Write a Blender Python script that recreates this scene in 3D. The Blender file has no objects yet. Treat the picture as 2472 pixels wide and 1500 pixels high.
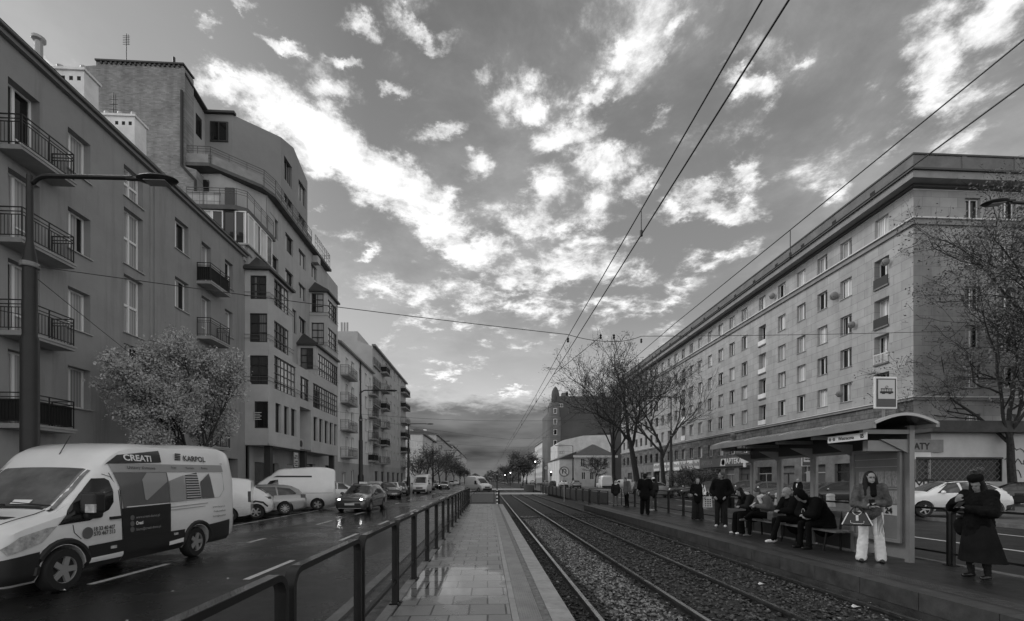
import bpy, bmesh, math, random
import numpy as np
from mathutils import Vector, Matrix, Euler
rad = math.radians
SC = bpy.context.scene
COL = SC.collection

# ------------------------------------------------------------------ camera
FPX, UC, VH, HC = 1100.0, 1236.0, 1158.0, 1.80      # focal length (px of a 2472 px frame), centre column, horizon row, eye height
YAW = math.atan(59 / FPX)
cam_d = bpy.data.cameras.new('camera')
cam = bpy.data.objects.new('camera', cam_d); COL.objects.link(cam)
cam.location = (0, 0, HC); cam.rotation_euler = (rad(90), 0, -YAW)
cam_d.sensor_width = 36; cam_d.lens = 36 * FPX / 2472
cam_d.shift_y = (VH - 750) / 2472
cam_d.clip_start = 0.05; cam_d.clip_end = 5000
SC.camera = cam
SC.view_settings.view_transform = 'Standard'; SC.view_settings.look = 'None'
SC.view_settings.gamma = 1.0; SC.view_settings.exposure = 0.58
SC.cycles.max_bounces = 6; SC.cycles.transparent_max_bounces = 12
SC.cycles.use_denoising = True

SN, CS = math.sin(YAW), math.cos(YAW)
def ray(u, v):
    a = (u - UC) / FPX
    return Vector((SN + CS * a, CS - SN * a, (VH - v) / FPX))
SH = 0.0        # frame shift along the street used while the left row is set out
def onX(u, v, X):
    d = ray(u, v); t = X / d.x
    return Vector((X, t * d.y - SH, HC + t * d.z))
def onY(u, v, Y):
    d = ray(u, v); t = (Y + SH) / d.y
    return Vector((t * d.x, Y, HC + t * d.z))
def onZ(u, v, Z):
    d = ray(u, v); t = (Z - HC) / d.z
    return Vector((t * d.x, t * d.y, Z))
def atYX(u, X): return onX(u, VH, X).y

# ------------------------------------------------------------------ sun
SUN_EL, SUN_AZ = rad(38), rad(-62)                 # azimuth from +Y towards +X
sd = bpy.data.lights.new('sun', 'SUN'); sun = bpy.data.objects.new('sun', sd); COL.objects.link(sun)
sd.energy = 0.9; sd.angle = rad(22); sd.color = (1.0, 1.0, 1.0)
sv = Vector((math.sin(SUN_AZ) * math.cos(SUN_EL), math.cos(SUN_AZ) * math.cos(SUN_EL), math.sin(SUN_EL)))
sun.rotation_euler = sv.to_track_quat('Z', 'Y').to_euler()

# ------------------------------------------------------------------ sky (world): Nishita daylight, seen in grey, with procedural cloud
W = bpy.data.worlds.new('World'); SC.world = W; W.use_nodes = True
N = W.node_tree.nodes; Lk = W.node_tree.links; N.clear()
def wn(t, **k):
    n = N.new(t)
    for a, b in k.items(): setattr(n, a, b)
    return n
def wmath(op, a, b=None, c=None, clamp=False):
    n = wn('ShaderNodeMath', operation=op, use_clamp=clamp)
    for i, x in enumerate((a, b, c)):
        if x is None: continue
        if isinstance(x, (int, float)): n.inputs[i].default_value = x
        else: Lk.new(x, n.inputs[i])
    return n.outputs[0]
def wrange(x, a, b, c, d, typ='SMOOTHSTEP'):
    n = wn('ShaderNodeMapRange', interpolation_type=typ)
    Lk.new(x, n.inputs[0])
    for i, q in enumerate((a, b, c, d)): n.inputs[1 + i].default_value = q
    return n.outputs[0]
sky = wn('ShaderNodeTexSky', sky_type='NISHITA', sun_disc=False, sun_elevation=SUN_EL, sun_rotation=SUN_AZ)
sky.air_density = 1.0; sky.dust_density = 2.0
bw = wn('ShaderNodeRGBToBW'); Lk.new(sky.outputs[0], bw.inputs[0])
tc = wn('ShaderNodeTexCoord')
nrm = wn('ShaderNodeVectorMath', operation='NORMALIZE'); Lk.new(tc.outputs['Generated'], nrm.inputs[0])
DIR = nrm.outputs[0]
sep = wn('ShaderNodeSeparateXYZ'); Lk.new(DIR, sep.inputs[0])
dz = sep.outputs[2]
# cloud-layer coordinates (perspective of a flat layer)
den = wmath('ADD', wmath('MAXIMUM', dz, 0.0), 0.16)
comb = wn('ShaderNodeCombineXYZ')
Lk.new(wmath('DIVIDE', sep.outputs[0], den), comb.inputs[0]); Lk.new(wmath('DIVIDE', sep.outputs[1], den), comb.inputs[1])
LAY = comb.outputs[0]
def noise(vec, scale, detail=6, rough=0.55, dist=0.0, off=(0, 0, 0)):
    m = wn('ShaderNodeMapping'); m.inputs['Location'].default_value = off
    Lk.new(vec, m.inputs[0])
    n = wn('ShaderNodeTexNoise'); n.inputs['Scale'].default_value = scale; n.inputs['Detail'].default_value = detail
    n.inputs['Roughness'].default_value = rough; n.inputs['Distortion'].default_value = dist
    Lk.new(m.outputs[0], n.inputs['Vector'])
    return n
# warped direction
wa = noise(LAY, 2.6, 9, 0.66)
sub = wn('ShaderNodeVectorMath', operation='SUBTRACT'); Lk.new(wa.outputs['Color'], sub.inputs[0]); sub.inputs[1].default_value = (.5, .5, .5)
scl = wn('ShaderNodeVectorMath', operation='SCALE'); Lk.new(sub.outputs[0], scl.inputs[0]); scl.inputs['Scale'].default_value = 0.24
add = wn('ShaderNodeVectorMath', operation='ADD'); Lk.new(DIR, add.inputs[0]); Lk.new(scl.outputs[0], add.inputs[1])
WDIR = add.outputs[0]
CLOUDS = [  # direction of each cloud (given as the photo's column,row), half-sizes, tilt, strength
 (590,215,135,52,12,1.08),(720,290,130,56,36,1.1),(850,400,155,68,34,1.2),(960,455,150,68,32,1.15),(1060,530,150,54,36,1.08),(1190,585,110,40,10,.8),
 (660,240,120,60,25,1.0),(820,240,60,45,-30,.7),(530,90,75,32,20,.95),(620,45,60,25,15,.8),(700,110,50,22,20,.7),(820,130,45,20,0,.7),
 (1070,310,75,38,-20,.8),(1180,150,55,60,60,.75),(1230,220,70,80,50,.85),(1290,265,55,40,20,.8),(1145,420,55,60,0,.85),
 (1010,30,100,38,10,.75),(850,20,60,34,20,.7),(940,180,50,28,0,.75),(1370,340,90,60,-25,.95),(1450,420,130,70,-25,1.0),(1320,470,70,70,-30,.9),
 (1400,520,140,60,-10,.8),(1530,470,80,50,-20,.85),(1590,300,60,35,-10,.8),(1800,220,75,48,10,.85),(1940,130,40,20,-45,.5),(1740,500,110,50,-5,.95),(1660,540,90,35,-5,.8),(1800,400,70,40,-35,.7),
 (2250,170,140,150,-35,1.05),(2400,60,160,130,0,1.15),(2180,290,90,50,-10,.7),(2360,270,110,60,-35,.6),(2080,160,50,60,-30,.5),
 (900,620,50,22,0,.9),(780,540,30,18,0,.6),(950,700,180,45,-3,.75),(1150,690,150,60,0,.8),(1330,660,190,70,-8,.8),(1500,640,120,50,0,.7),
 (870,720,80,25,0,.7),(1110,800,90,22,0,.7),(1300,825,70,25,-10,.7),(1130,900,110,22,0,.65),(1650,700,120,40,-10,.6),(1420,730,90,40,0,.7),
 (1280,540,120,50,-20,.8),(1420,250,60,30,-20,.7),(1480,180,40,25,-40,.55),(1640,120,50,22,-40,.5),(1230,700,140,40,0,.7),(1000,760,120,30,0,.6),(1700,620,110,30,-8,.7),(1560,740,120,30,-8,.6),(1240,965,70,20,-8,.8),(1060,985,90,14,-6,.7),(960,890,60,10,0,.4),(90,130,60,35,0,.9),(2000,480,60,30,-25,.6),
]
tot = None
for (u, v, ru, rv, ang, s) in CLOUDS:
    c = ray(u, v).normalized(); ca, sa = math.cos(rad(ang)), math.sin(rad(ang))
    e1 = ray(u + ru * ca, v + ru * sa).normalized() - c; e2 = ray(u - rv * sa, v + rv * ca).normalized() - c
    r1, r2 = e1.length * 1.10, e2.length * 1.08
    a1 = (e1 - c * e1.dot(c)).normalized(); a2 = c.cross(a1).normalized()
    M = Matrix((a1, a2, c)).transposed()
    mp = wn('ShaderNodeMapping', vector_type='TEXTURE')
    mp.inputs['Location'].default_value = c; mp.inputs['Rotation'].default_value = M.to_euler(); mp.inputs['Scale'].default_value = (r1, r2, 1.0)
    Lk.new(WDIR, mp.inputs[0])
    ln = wn('ShaderNodeVectorMath', operation='LENGTH'); Lk.new(mp.outputs[0], ln.inputs[0])
    f = wmath('MULTIPLY', wmath('SUBTRACT', 1.25, ln.outputs['Value'], clamp=True), s)
    tot = f if tot is None else wmath('SMOOTH_MAX', tot, f, 0.15)
fb1 = noise(LAY, 3.6, 10, 0.66, 0.25, (3, 1, 0)).outputs['Fac']
fb2 = noise(LAY, 1.1, 7, 0.55, 0.2, (7, 4, 0)).outputs['Fac']
fb3 = noise(LAY, 9.0, 9, 0.66, 0.3, (-2, 9, 0)).outputs['Fac']
dens = wmath('ADD', tot, wmath('MULTIPLY', wmath('SUBTRACT', fb1, 0.5), 2.9))
dens = wmath('ADD', dens, wmath('MULTIPLY', wmath('SUBTRACT', fb3, 0.5), 0.9))
mask = wrange(dens, 0.20, 0.80, 0.0, 1.0)
thin = wrange(wmath('ADD', fb2, wmath('MULTIPLY', fb1, .35)), 0.60, 0.86, 0.0, 0.40)
# cloud brightness
bri = wmath('ADD', wrange(dens, 0.2, 1.15, 0.24, 0.78, 'LINEAR'), wmath('MULTIPLY', wmath('SUBTRACT', fb3, 0.5), 1.05))
bri = wmath('MINIMUM', wmath('MAXIMUM', bri, 0.24), 0.86)
# clear sky: darker overhead, brighter low down
base_e = wmath('ADD', wrange(dz, 0.05, 0.75, 0.46, 0.17, 'LINEAR'), wrange(dz, 0.14, 0.34, 0.30, 0.0))
skyv = wmath('ADD', wmath('MULTIPLY', base_e, 0.52), wmath('MULTIPLY', wmath('MINIMUM', bw.outputs[0], 6.0), 0.010))
lit = wrange(sep.outputs[0], -0.75, -0.2, 0.14, 0.0, 'LINEAR')
skyv = wmath('ADD', skyv, lit)
def wmix(a, b, f):
    n = wn('ShaderNodeMix', data_type='FLOAT')
    Lk.new(f, n.inputs[0])
    for i, x in ((2, a), (3, b)):
        if isinstance(x, (int, float)): n.inputs[i].default_value = x
        else: Lk.new(x, n.inputs[i])
    return n.outputs[0]
val = wmix(skyv, 0.44, thin)
val = wmix(val, bri, mask)
# low dark cloud bank ahead
el = wmath('ADD', dz, wmath('MULTIPLY', wmath('SUBTRACT', fb3, 0.5), 0.05))
el = wmath('ADD', el, wmath('MULTIPLY', wmath('SUBTRACT', fb1, 0.5), 0.08))
bank = wrange(el, 0.170, 0.196, 1.0, 0.0)
ahead = wrange(sep.outputs[1], 0.82, 0.95, 0.0, 1.0)
bank = wmath('MULTIPLY', bank, ahead)
stc = wn('ShaderNodeMapping'); stc.inputs['Scale'].default_value = (3.0, 3.0, 16.0); Lk.new(DIR, stc.inputs[0])
stn = wn('ShaderNodeTexNoise'); stn.inputs['Scale'].default_value = 1.6; stn.inputs['Detail'].default_value = 6; Lk.new(stc.outputs[0], stn.inputs['Vector'])
bankv = wmath('ADD', wrange(dz, 0.0, 0.17, 0.06, 0.115, 'LINEAR'), wmath('MULTIPLY', wmath('SUBTRACT', stn.outputs['Fac'], 0.5), 0.30))
rim = wrange(el, 0.14, 0.18, 0.0, 0.24)
bankv = wmath('ADD', bankv, rim)
val = wmix(val, bankv, bank)
# sky behind the viewer and overhead: unseen, brightened as added fill for the scene
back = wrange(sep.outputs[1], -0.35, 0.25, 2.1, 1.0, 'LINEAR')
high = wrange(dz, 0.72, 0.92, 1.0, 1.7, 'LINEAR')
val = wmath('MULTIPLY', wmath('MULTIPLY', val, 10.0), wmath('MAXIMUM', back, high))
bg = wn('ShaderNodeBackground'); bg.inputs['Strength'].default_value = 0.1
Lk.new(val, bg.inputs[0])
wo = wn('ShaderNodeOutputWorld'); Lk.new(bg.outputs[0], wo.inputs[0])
W.cycles.sampling_method = 'MANUAL'; W.cycles.sample_map_resolution = 1024

# ------------------------------------------------------------------ materials
MATS = {}
def mat(name, base=.3, rough=.7, metal=0.0, spec=.5, nscale=0, namt=0, bump=0, bscale=40, coat=0, rvar=0, coords='Object', stretch=None, alpha=1.0, emit=0, trans=0):
    """neutral grey principled material with noise in its own colour, roughness and bump"""
    if name in MATS: return MATS[name]
    m = bpy.data.materials.new(name); m.use_nodes = True; MATS[name] = m
    nt = m.node_tree; b = nt.nodes['Principled BSDF']
    b.inputs['Base Color'].default_value = (base, base, base, 1); b.inputs['Roughness'].default_value = rough
    b.inputs['Metallic'].default_value = metal; b.inputs['Specular IOR Level'].default_value = spec
    b.inputs['Coat Weight'].default_value = coat; b.inputs['Alpha'].default_value = alpha
    b.inputs['Transmission Weight'].default_value = trans
    if emit:
        b.inputs['Emission Color'].default_value = (1, 1, 1, 1); b.inputs['Emission Strength'].default_value = emit
    if namt or bump or rvar:
        t = nt.nodes.new('ShaderNodeTexCoord'); vec = t.outputs[coords]
        if stretch:
            mp = nt.nodes.new('ShaderNodeMapping'); mp.inputs['Scale'].default_value = stretch
            nt.links.new(vec, mp.inputs[0]); vec = mp.outputs[0]
        if namt or rvar:
            n = nt.nodes.new('ShaderNodeTexNoise'); n.inputs['Scale'].default_value = nscale or 3; n.inputs['Detail'].default_value = 8
            n.inputs['Roughness'].default_value = .65
            nt.links.new(vec, n.inputs['Vector'])
            if namt:
                r = nt.nodes.new('ShaderNodeMapRange'); r.inputs[1].default_value = .3; r.inputs[2].default_value = .7
                r.inputs[3].default_value = base * (1 - namt); r.inputs[4].default_value = base * (1 + namt)
                nt.links.new(n.outputs['Fac'], r.inputs[0]); nt.links.new(r.outputs[0], b.inputs['Base Color'])
            if rvar:
                r2 = nt.nodes.new('ShaderNodeMapRange'); r2.inputs[1].default_value = .35; r2.inputs[2].default_value = .65
                r2.inputs[3].default_value = max(.02, rough - rvar); r2.inputs[4].default_value = min(1, rough + rvar)
                nt.links.new(n.outputs['Fac'], r2.inputs[0]); nt.links.new(r2.outputs[0], b.inputs['Roughness'])
        if bump:
            n2 = nt.nodes.new('ShaderNodeTexNoise'); n2.inputs['Scale'].default_value = bscale; n2.inputs['Detail'].default_value = 6
            bp = nt.nodes.new('ShaderNodeBump'); bp.inputs['Strength'].default_value = bump; bp.inputs['Distance'].default_value = .02
            nt.links.new(vec, n2.inputs['Vector'])
            nt.links.new(n2.outputs['Fac'], bp.inputs['Height']); nt.links.new(bp.outputs[0], b.inputs['Normal'])
    return m

def mnode(m, t, **k):
    n = m.node_tree.nodes.new(t)
    for a, b in k.items(): setattr(n, a, b)
    return n
def brickmat(name, c1, c2, mortar, bw_, bh, msize=.01, rough=.8, offset=.5, coords='Object', swz=None, nz=.15, nzs=1.2, bump=.4, rvar=0, squash=1.0, bias=0.0, stain=0.0):
    """slab / brick pattern; swz picks which object axes run along and across the courses"""
    m = bpy.data.materials.new(name); m.use_nodes = True; MATS[name] = m
    nt = m.node_tree; b = nt.nodes['Principled BSDF']; b.inputs['Roughness'].default_value = rough
    t = mnode(m, 'ShaderNodeTexCoord'); vec = t.outputs[coords]
    if swz:
        s = mnode(m, 'ShaderNodeSeparateXYZ'); c = mnode(m, 'ShaderNodeCombineXYZ'); nt.links.new(vec, s.inputs[0])
        nt.links.new(s.outputs[swz[0]], c.inputs[0]); nt.links.new(s.outputs[swz[1]], c.inputs[1]); bvec = c.outputs[0]
    else: bvec = vec
    br = mnode(m, 'ShaderNodeTexBrick', offset=offset, squash=squash)
    br.inputs['Color1'].default_value = (c1,) * 3 + (1,); br.inputs['Color2'].default_value = (c2,) * 3 + (1,); br.inputs['Mortar'].default_value = (mortar,) * 3 + (1,)
    br.inputs['Scale'].default_value = 1; br.inputs['Mortar Size'].default_value = msize; br.inputs['Mortar Smooth'].default_value = .2
    br.inputs['Bias'].default_value = bias; br.inputs['Brick Width'].default_value = bw_; br.inputs['Row Height'].default_value = bh
    nt.links.new(bvec, br.inputs['Vector'])
    n = mnode(m, 'ShaderNodeTexNoise'); n.inputs['Scale'].default_value = nzs; n.inputs['Detail'].default_value = 9; n.inputs['Roughness'].default_value = .65
    nt.links.new(vec, n.inputs['Vector'])
    r = mnode(m, 'ShaderNodeMapRange'); r.inputs[1].default_value = .3; r.inputs[2].default_value = .7; r.inputs[3].default_value = 1 - nz; r.inputs[4].default_value = 1 + nz
    nt.links.new(n.outputs['Fac'], r.inputs[0])
    mx = mnode(m, 'ShaderNodeVectorMath', operation='SCALE'); nt.links.new(br.outputs['Color'], mx.inputs[0]); nt.links.new(r.outputs[0], mx.inputs['Scale'])
    out = mx.outputs[0]
    if stain:
        mp = mnode(m, 'ShaderNodeMapping'); mp.inputs['Scale'].default_value = (1.2, 1.2, .12); nt.links.new(vec, mp.inputs[0])
        n3 = mnode(m, 'ShaderNodeTexNoise'); n3.inputs['Scale'].default_value = 1.3; n3.inputs['Detail'].default_value = 7; nt.links.new(mp.outputs[0], n3.inputs['Vector'])
        r3 = mnode(m, 'ShaderNodeMapRange'); r3.inputs[1].default_value = .48; r3.inputs[2].default_value = .72; r3.inputs[3].default_value = 1; r3.inputs[4].default_value = 1 - stain
        nt.links.new(n3.outputs['Fac'], r3.inputs[0])
        mx2 = mnode(m, 'ShaderNodeVectorMath', operation='SCALE'); nt.links.new(out, mx2.inputs[0]); nt.links.new(r3.outputs[0], mx2.inputs['Scale']); out = mx2.outputs[0]
    nt.links.new(out, b.inputs['Base Color'])
    if rvar:
        r2 = mnode(m, 'ShaderNodeMapRange'); r2.inputs[1].default_value = .35; r2.inputs[2].default_value = .65; r2.inputs[3].default_value = rough - rvar; r2.inputs[4].default_value = rough + rvar
        nt.links.new(n.outputs['Fac'], r2.inputs[0]); nt.links.new(r2.outputs[0], b.inputs['Roughness'])
    ad = mnode(m, 'ShaderNodeMath', operation='MULTIPLY_ADD'); nt.links.new(br.outputs['Fac'], ad.inputs[0]); ad.inputs[1].default_value = -1
    nf = mnode(m, 'ShaderNodeTexNoise'); nf.inputs['Scale'].default_value = 60; nt.links.new(vec, nf.inputs['Vector']); nt.links.new(nf.outputs['Fac'], ad.inputs[2])
    bp = mnode(m, 'ShaderNodeBump'); bp.inputs['Strength'].default_value = bump; bp.inputs['Distance'].default_value = .006
    nt.links.new(ad.outputs[0], bp.inputs['Height']); nt.links.new(bp.outputs[0], b.inputs['Normal'])
    return m

# ------------------------------------------------------------------ mesh collecting helper
WLOC = {}
class MB:
    def __init__(s): s.v = []; s.f = []; s.m = []; s.mi = 0
    def add(s, vs, fs, M=None):
        o = len(s.v)
        if M is not None: vs = [M @ Vector(p) for p in vs]
        s.v.extend([tuple(p) for p in vs]); s.f.extend([tuple(o + i for i in f) for f in fs]); s.m.extend([s.mi] * len(fs)); return s
    def box(s, x0, x1, y0, y1, z0, z1, M=None):
        vs = [(x0, y0, z0), (x1, y0, z0), (x1, y1, z0), (x0, y1, z0), (x0, y0, z1), (x1, y0, z1), (x1, y1, z1), (x0, y1, z1)]
        return s.add(vs, [(3, 2, 1, 0), (4, 5, 6, 7), (0, 1, 5, 4), (1, 2, 6, 5), (2, 3, 7, 6), (3, 0, 4, 7)], M)
    def quad(s, a, b, c, d, M=None): return s.add([a, b, c, d], [(0, 1, 2, 3)], M)
    def prism(s, poly, h0, h1, M=None):
        """polygon (counter-clockwise) in local xy, from z=h0 to h1"""
        n = len(poly); vs = [(x, y, h0) for x, y in poly] + [(x, y, h1) for x, y in poly]
        fs = [tuple(range(n - 1, -1, -1)), tuple(range(n, 2 * n))] + [(i, (i + 1) % n, n + (i + 1) % n, n + i) for i in range(n)]
        return s.add(vs, fs, M)
    def tube(s, pts, r, n=8, M=None, cap=True, flat=None):
        pts = [Vector(p) for p in pts]; k = len(pts)
        rs = r if isinstance(r, (list, tuple)) else [r] * k
        vs = []; up0 = None
        for i, p in enumerate(pts):
            d = (pts[min(i + 1, k - 1)] - pts[max(i - 1, 0)]).normalized()
            ref = Vector((0, 0, 1)) if abs(d.z) < .95 else Vector((1, 0, 0))
            a = d.cross(ref).normalized(); b = a.cross(d).normalized()
            if up0 is not None and b.dot(up0) < 0 and abs(d.z) > .9: pass
            up0 = b
            for j in range(n):
                t = 2 * math.pi * (j + .5) / n
                vs.append(p + a * math.cos(t) * rs[i] * (flat or 1) + b * math.sin(t) * rs[i])
        fs = []
        for i in range(k - 1):
            for j in range(n): fs.append((i * n + j, i * n + (j + 1) % n, (i + 1) * n + (j + 1) % n, (i + 1) * n + j))
        if cap: fs.append(tuple(range(n - 1, -1, -1))); fs.append(tuple((k - 1) * n + j for j in range(n)))
        return s.add(vs, fs, M)
    def lathe(s, prof, n=16, M=None, caps=True):
        """prof = [(r,h)...] turned round local z"""
        vs = []
        for r, h in prof:
            for j in range(n):
                t = 2 * math.pi * j / n; vs.append((r * math.cos(t), r * math.sin(t), h))
        fs = [(i * n + j, i * n + (j + 1) % n, (i + 1) * n + (j + 1) % n, (i + 1) * n + j) for i in range(len(prof) - 1) for j in range(n)]
        if caps and prof[0][0] > 1e-4: fs.append(tuple(range(n - 1, -1, -1)))
        if caps and prof[-1][0] > 1e-4: fs.append(tuple((len(prof) - 1) * n + j for j in range(n)))
        return s.add(vs, fs, M)
    def ball(s, c, r, seg=12, rings=8, M=None, rot=None):
        rx, ry, rz = r if isinstance(r, (tuple, list)) else (r, r, r)
        vs = []; fs = []
        R = rot or Matrix.Identity(3)
        for i in range(rings + 1):
            ph = math.pi * i / rings - math.pi / 2
            for j in range(seg):
                t = 2 * math.pi * j / seg
                p = R @ Vector((rx * math.cos(ph) * math.cos(t), ry * math.cos(ph) * math.sin(t), rz * math.sin(ph)))
                vs.append(Vector(c) + p)
        for i in range(rings):
            for j in range(seg): fs.append((i * seg + j, i * seg + (j + 1) % seg, (i + 1) * seg + (j + 1) % seg, (i + 1) * seg + j))
        return s.add(vs, fs, M)
    def caps(s, a, b, ra, rb, n=12):
        """tapered limb with round ends"""
        a, b = Vector(a), Vector(b); d = (b - a); L = max(d.length, 1e-5); d = d / L
        pts = []; rs = []
        for t in (-.98, -.8, -.45, 0): pts.append(a + d * ra * t); rs.append(ra * math.sqrt(max(0.02, 1 - t * t)))
        for t in (0, .45, .8, .98): pts.append(b + d * rb * t); rs.append(rb * math.sqrt(max(0.02, 1 - t * t)))
        return s.tube(pts, rs, n)
    def chain(s, pts, rs, n=12):
        for i in range(len(pts) - 1): s.caps(pts[i], pts[i + 1], rs[i], rs[i + 1], n)
        return s
    def mesh(s, name, mats, smooth=False, angle=40, off=None):
        me = bpy.data.meshes.new(name)
        V = s.v
        if off is not None: V = [(a - off[0], b - off[1], c - off[2]) for a, b, c in V]
        me.from_pydata(V, [], s.f)
        if not isinstance(mats, (list, tuple)): mats = [mats]
        for m in mats: me.materials.append(m)
        if len(mats) > 1: me.polygons.foreach_set('material_index', s.m)
        if smooth:
            me.polygons.foreach_set('use_smooth', [True] * len(me.polygons))
            if angle: me.set_sharp_from_angle(angle=rad(angle))
        me.validate(); me.update(); return me
    def build(s, name, mats, parent=None, smooth=False, angle=40, world=False, kind=None, label=None):
        off = WLOC.get(parent.name, Vector((0, 0, 0))) if (world and parent is not None) else None
        o = bpy.data.objects.new(name, s.mesh(name, mats, smooth, angle, off)); COL.objects.link(o)
        if parent is not None: o.parent = parent; WLOC[o.name] = off if off is not None else Vector((0, 0, 0))
        if kind: o['kind'] = kind
        if label: o['label'] = label
        return o
def recalc(o):
    bm = bmesh.new(); bm.from_mesh(o.data); bmesh.ops.recalc_face_normals(bm, faces=bm.faces); bm.to_mesh(o.data); bm.free()
def thing(name, label, cat, loc=(0, 0, 0), rotz=0, group=None):
    o = bpy.data.objects.new(name, None); COL.objects.link(o); o.location = loc; o.rotation_euler = (0, 0, rotz)
    o.empty_display_size = .3; o['label'] = label; o['category'] = cat
    if group: o['group'] = group
    WLOC[o.name] = Vector(loc); return o
def tag(o, label, cat, group=None, kind=None):
    o['label'] = label; o['category'] = cat
    if group: o['group'] = group
    if kind: o['kind'] = kind
    return o
def struct(name, mb, m, smooth=False):
    o = mb.build(name, m, None, smooth); o['kind'] = 'structure'; return o
def inst(name, me, parent, loc=(0, 0, 0), rotz=0, scale=None, label=None):
    o = bpy.data.objects.new(name, me); COL.objects.link(o); o.parent = parent; o.location = loc; o.rotation_euler = (0, 0, rotz)
    if scale: o.scale = scale
    if label: o['label'] = label
    return o
def copy_tree(o, parent=None, depth=0):
    c = o.copy(); COL.objects.link(c); c.parent = parent
    for ch in list(o.children): copy_tree(ch, c, depth + 1)
    if parent is None: WLOC[c.name] = o.location.copy()
    return c
def place(o, loc, rotz=None, label=None, group=None):
    o.location = loc
    if rotz is not None: o.rotation_euler = (0, 0, rotz)
    if label: o['label'] = label
    if group: o['group'] = group
    return o
def text_mesh(body, size, m, font_shear=0, align='LEFT', ext=.002, bold=0, xs=1.0):
    cu = bpy.data.curves.new('lettering', 'FONT'); cu.body = body; cu.size = size; cu.extrude = ext; cu.align_x = align; cu.offset = bold; cu.shear = font_shear
    cu.resolution_u = 3
    o = bpy.data.objects.new('lettering', cu); COL.objects.link(o)
    dg = bpy.context.evaluated_depsgraph_get(); dg.update()
    me = bpy.data.meshes.new_from_object(o.evaluated_get(dg)); bpy.data.objects.remove(o); bpy.data.curves.remove(cu)
    me.materials.clear(); me.materials.append(m)
    if xs != 1: me.transform(Matrix.Scale(xs, 4, (1, 0, 0)))
    return me
def fuse(mb, voxel, smooth=6, name='body', disp=0, dscale=8, seed=0):
    """join overlapping solids of a mesh into one continuous surface"""
    me = mb.mesh(name, bpy.data.materials[0] if bpy.data.materials else None)
    o = bpy.data.objects.new(name, me); COL.objects.link(o)
    a = o.modifiers.new('r', 'REMESH'); a.mode = 'VOXEL'; a.voxel_size = voxel; a.use_smooth_shade = True
    b = o.modifiers.new('s', 'SMOOTH'); b.iterations = smooth; b.factor = .5
    dg = bpy.context.evaluated_depsgraph_get(); dg.update()
    r = bpy.data.meshes.new_from_object(o.evaluated_get(dg)); bpy.data.objects.remove(o)
    r.materials.clear()
    if disp:
        from mathutils import noise as nz
        n = len(r.vertices); co = np.empty(n * 3); r.vertices.foreach_get('co', co); co = co.reshape(-1, 3)
        no = np.empty(n * 3); r.vertex_normals.foreach_get('vector', no) if hasattr(r, 'vertex_normals') else None
        no = no.reshape(-1, 3)
        for i in range(n):
            p = Vector(co[i]) + Vector((seed, seed, 0))
            q = nz.noise(Vector((p.x * dscale, p.y * dscale, p.z * dscale * .45))) + .5 * nz.noise(p * dscale * 2.3)
            co[i] += no[i] * disp * q
        r.vertices.foreach_set('co', co.ravel()); r.update()
    r.polygons.foreach_set('use_smooth', [True] * len(r.polygons))
    return r

# ================================================================== SETTING: ground, roads, platforms, track bed
asph = mat('wet_asphalt', .013, .30, nscale=.35, namt=.35, bump=.18, bscale=70, rvar=.16, spec=.5)
asph2 = mat('road_asphalt_right', .017, .5, nscale=.5, namt=.3, bump=.15, bscale=70, rvar=.12)
pav = brickmat('pavement_slabs', .10, .13, .05, .5, .5, .012, .6, nz=.3)
dirt = mat('verge_dirt', .085, .8, nscale=6, namt=.6, bump=.6, bscale=30)
conc = mat('kerb_concrete', .16, .6, nscale=5, namt=.35, bump=.2, bscale=50)
concd = mat('platform_side_concrete', .045, .75, nscale=2.2, namt=.65, bump=.3, bscale=30)
paint = mat('road_paint', .62, .5, nscale=14, namt=.25, bump=.1)
ballm = mat('track_ballast', .03, .85, nscale=14, namt=.9, bump=1.0, bscale=26)

g = MB(); g.quad((-900, -300, -.34), (900, -300, -.34), (900, 1500, -.34), (-900, 1500, -.34)); struct('ground', g, mat('ground_earth', .05, .9, nscale=.2, namt=.3))
KX0, KX1 = -1.95, -13.2      # left carriageway
g = MB(); g.box(KX1, KX0, -25, 900, -.3, 0); struct('left_road', g, asph)
left_road = bpy.data.objects['left_road']
g = MB(); g.box(9.35, 19.4, -25, 58, -.3, 0); g.box(8.3, 19.4, 58, 900, -.3, -.0005); right_road = struct('right_road', g, asph2)
g = MB(); g.box(-15.9, -13.35, -25, 900, -.3, .11); struct('left_pavement', g, pav)
g = MB(); g.box(-200, -15.9, -25, 900, -.3, .09); struct('left_yard', g, pav)
g = MB(); g.box(19.55, 200, -25, 900, -.3, .115); struct('right_pavement', g, pav)
g = MB(); g.box(-13.35, -13.2, -25, 900, -.3, .13); struct('left_kerb', g, conc)
g = MB(); g.box(19.4, 19.55, -25, 900, -.3, .135); struct('right_kerb', g, conc)
g = MB(); g.box(-1.95, -1.8, -25, 62, -.3, .10); struct('median_kerb', g, conc)
g = MB(); g.box(-1.8, -1.24, -25, 29.3, -.3, .05); g.box(-1.8, .9, 29.4, 58.5, -.3, .05); struct('verge', g, dirt)
g = MB(); g.box(9.2, 9.35, -25, 57.5, -.3, .10); struct('right_platform_kerb', g, conc)
g = MB(); g.box(8.62, 9.2, -25, 27.9, -.3, .06); g.box(7.6, 9.2, 27.9, 57.5, -.3, .04); struct('right_verge', g, dirt)
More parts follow.
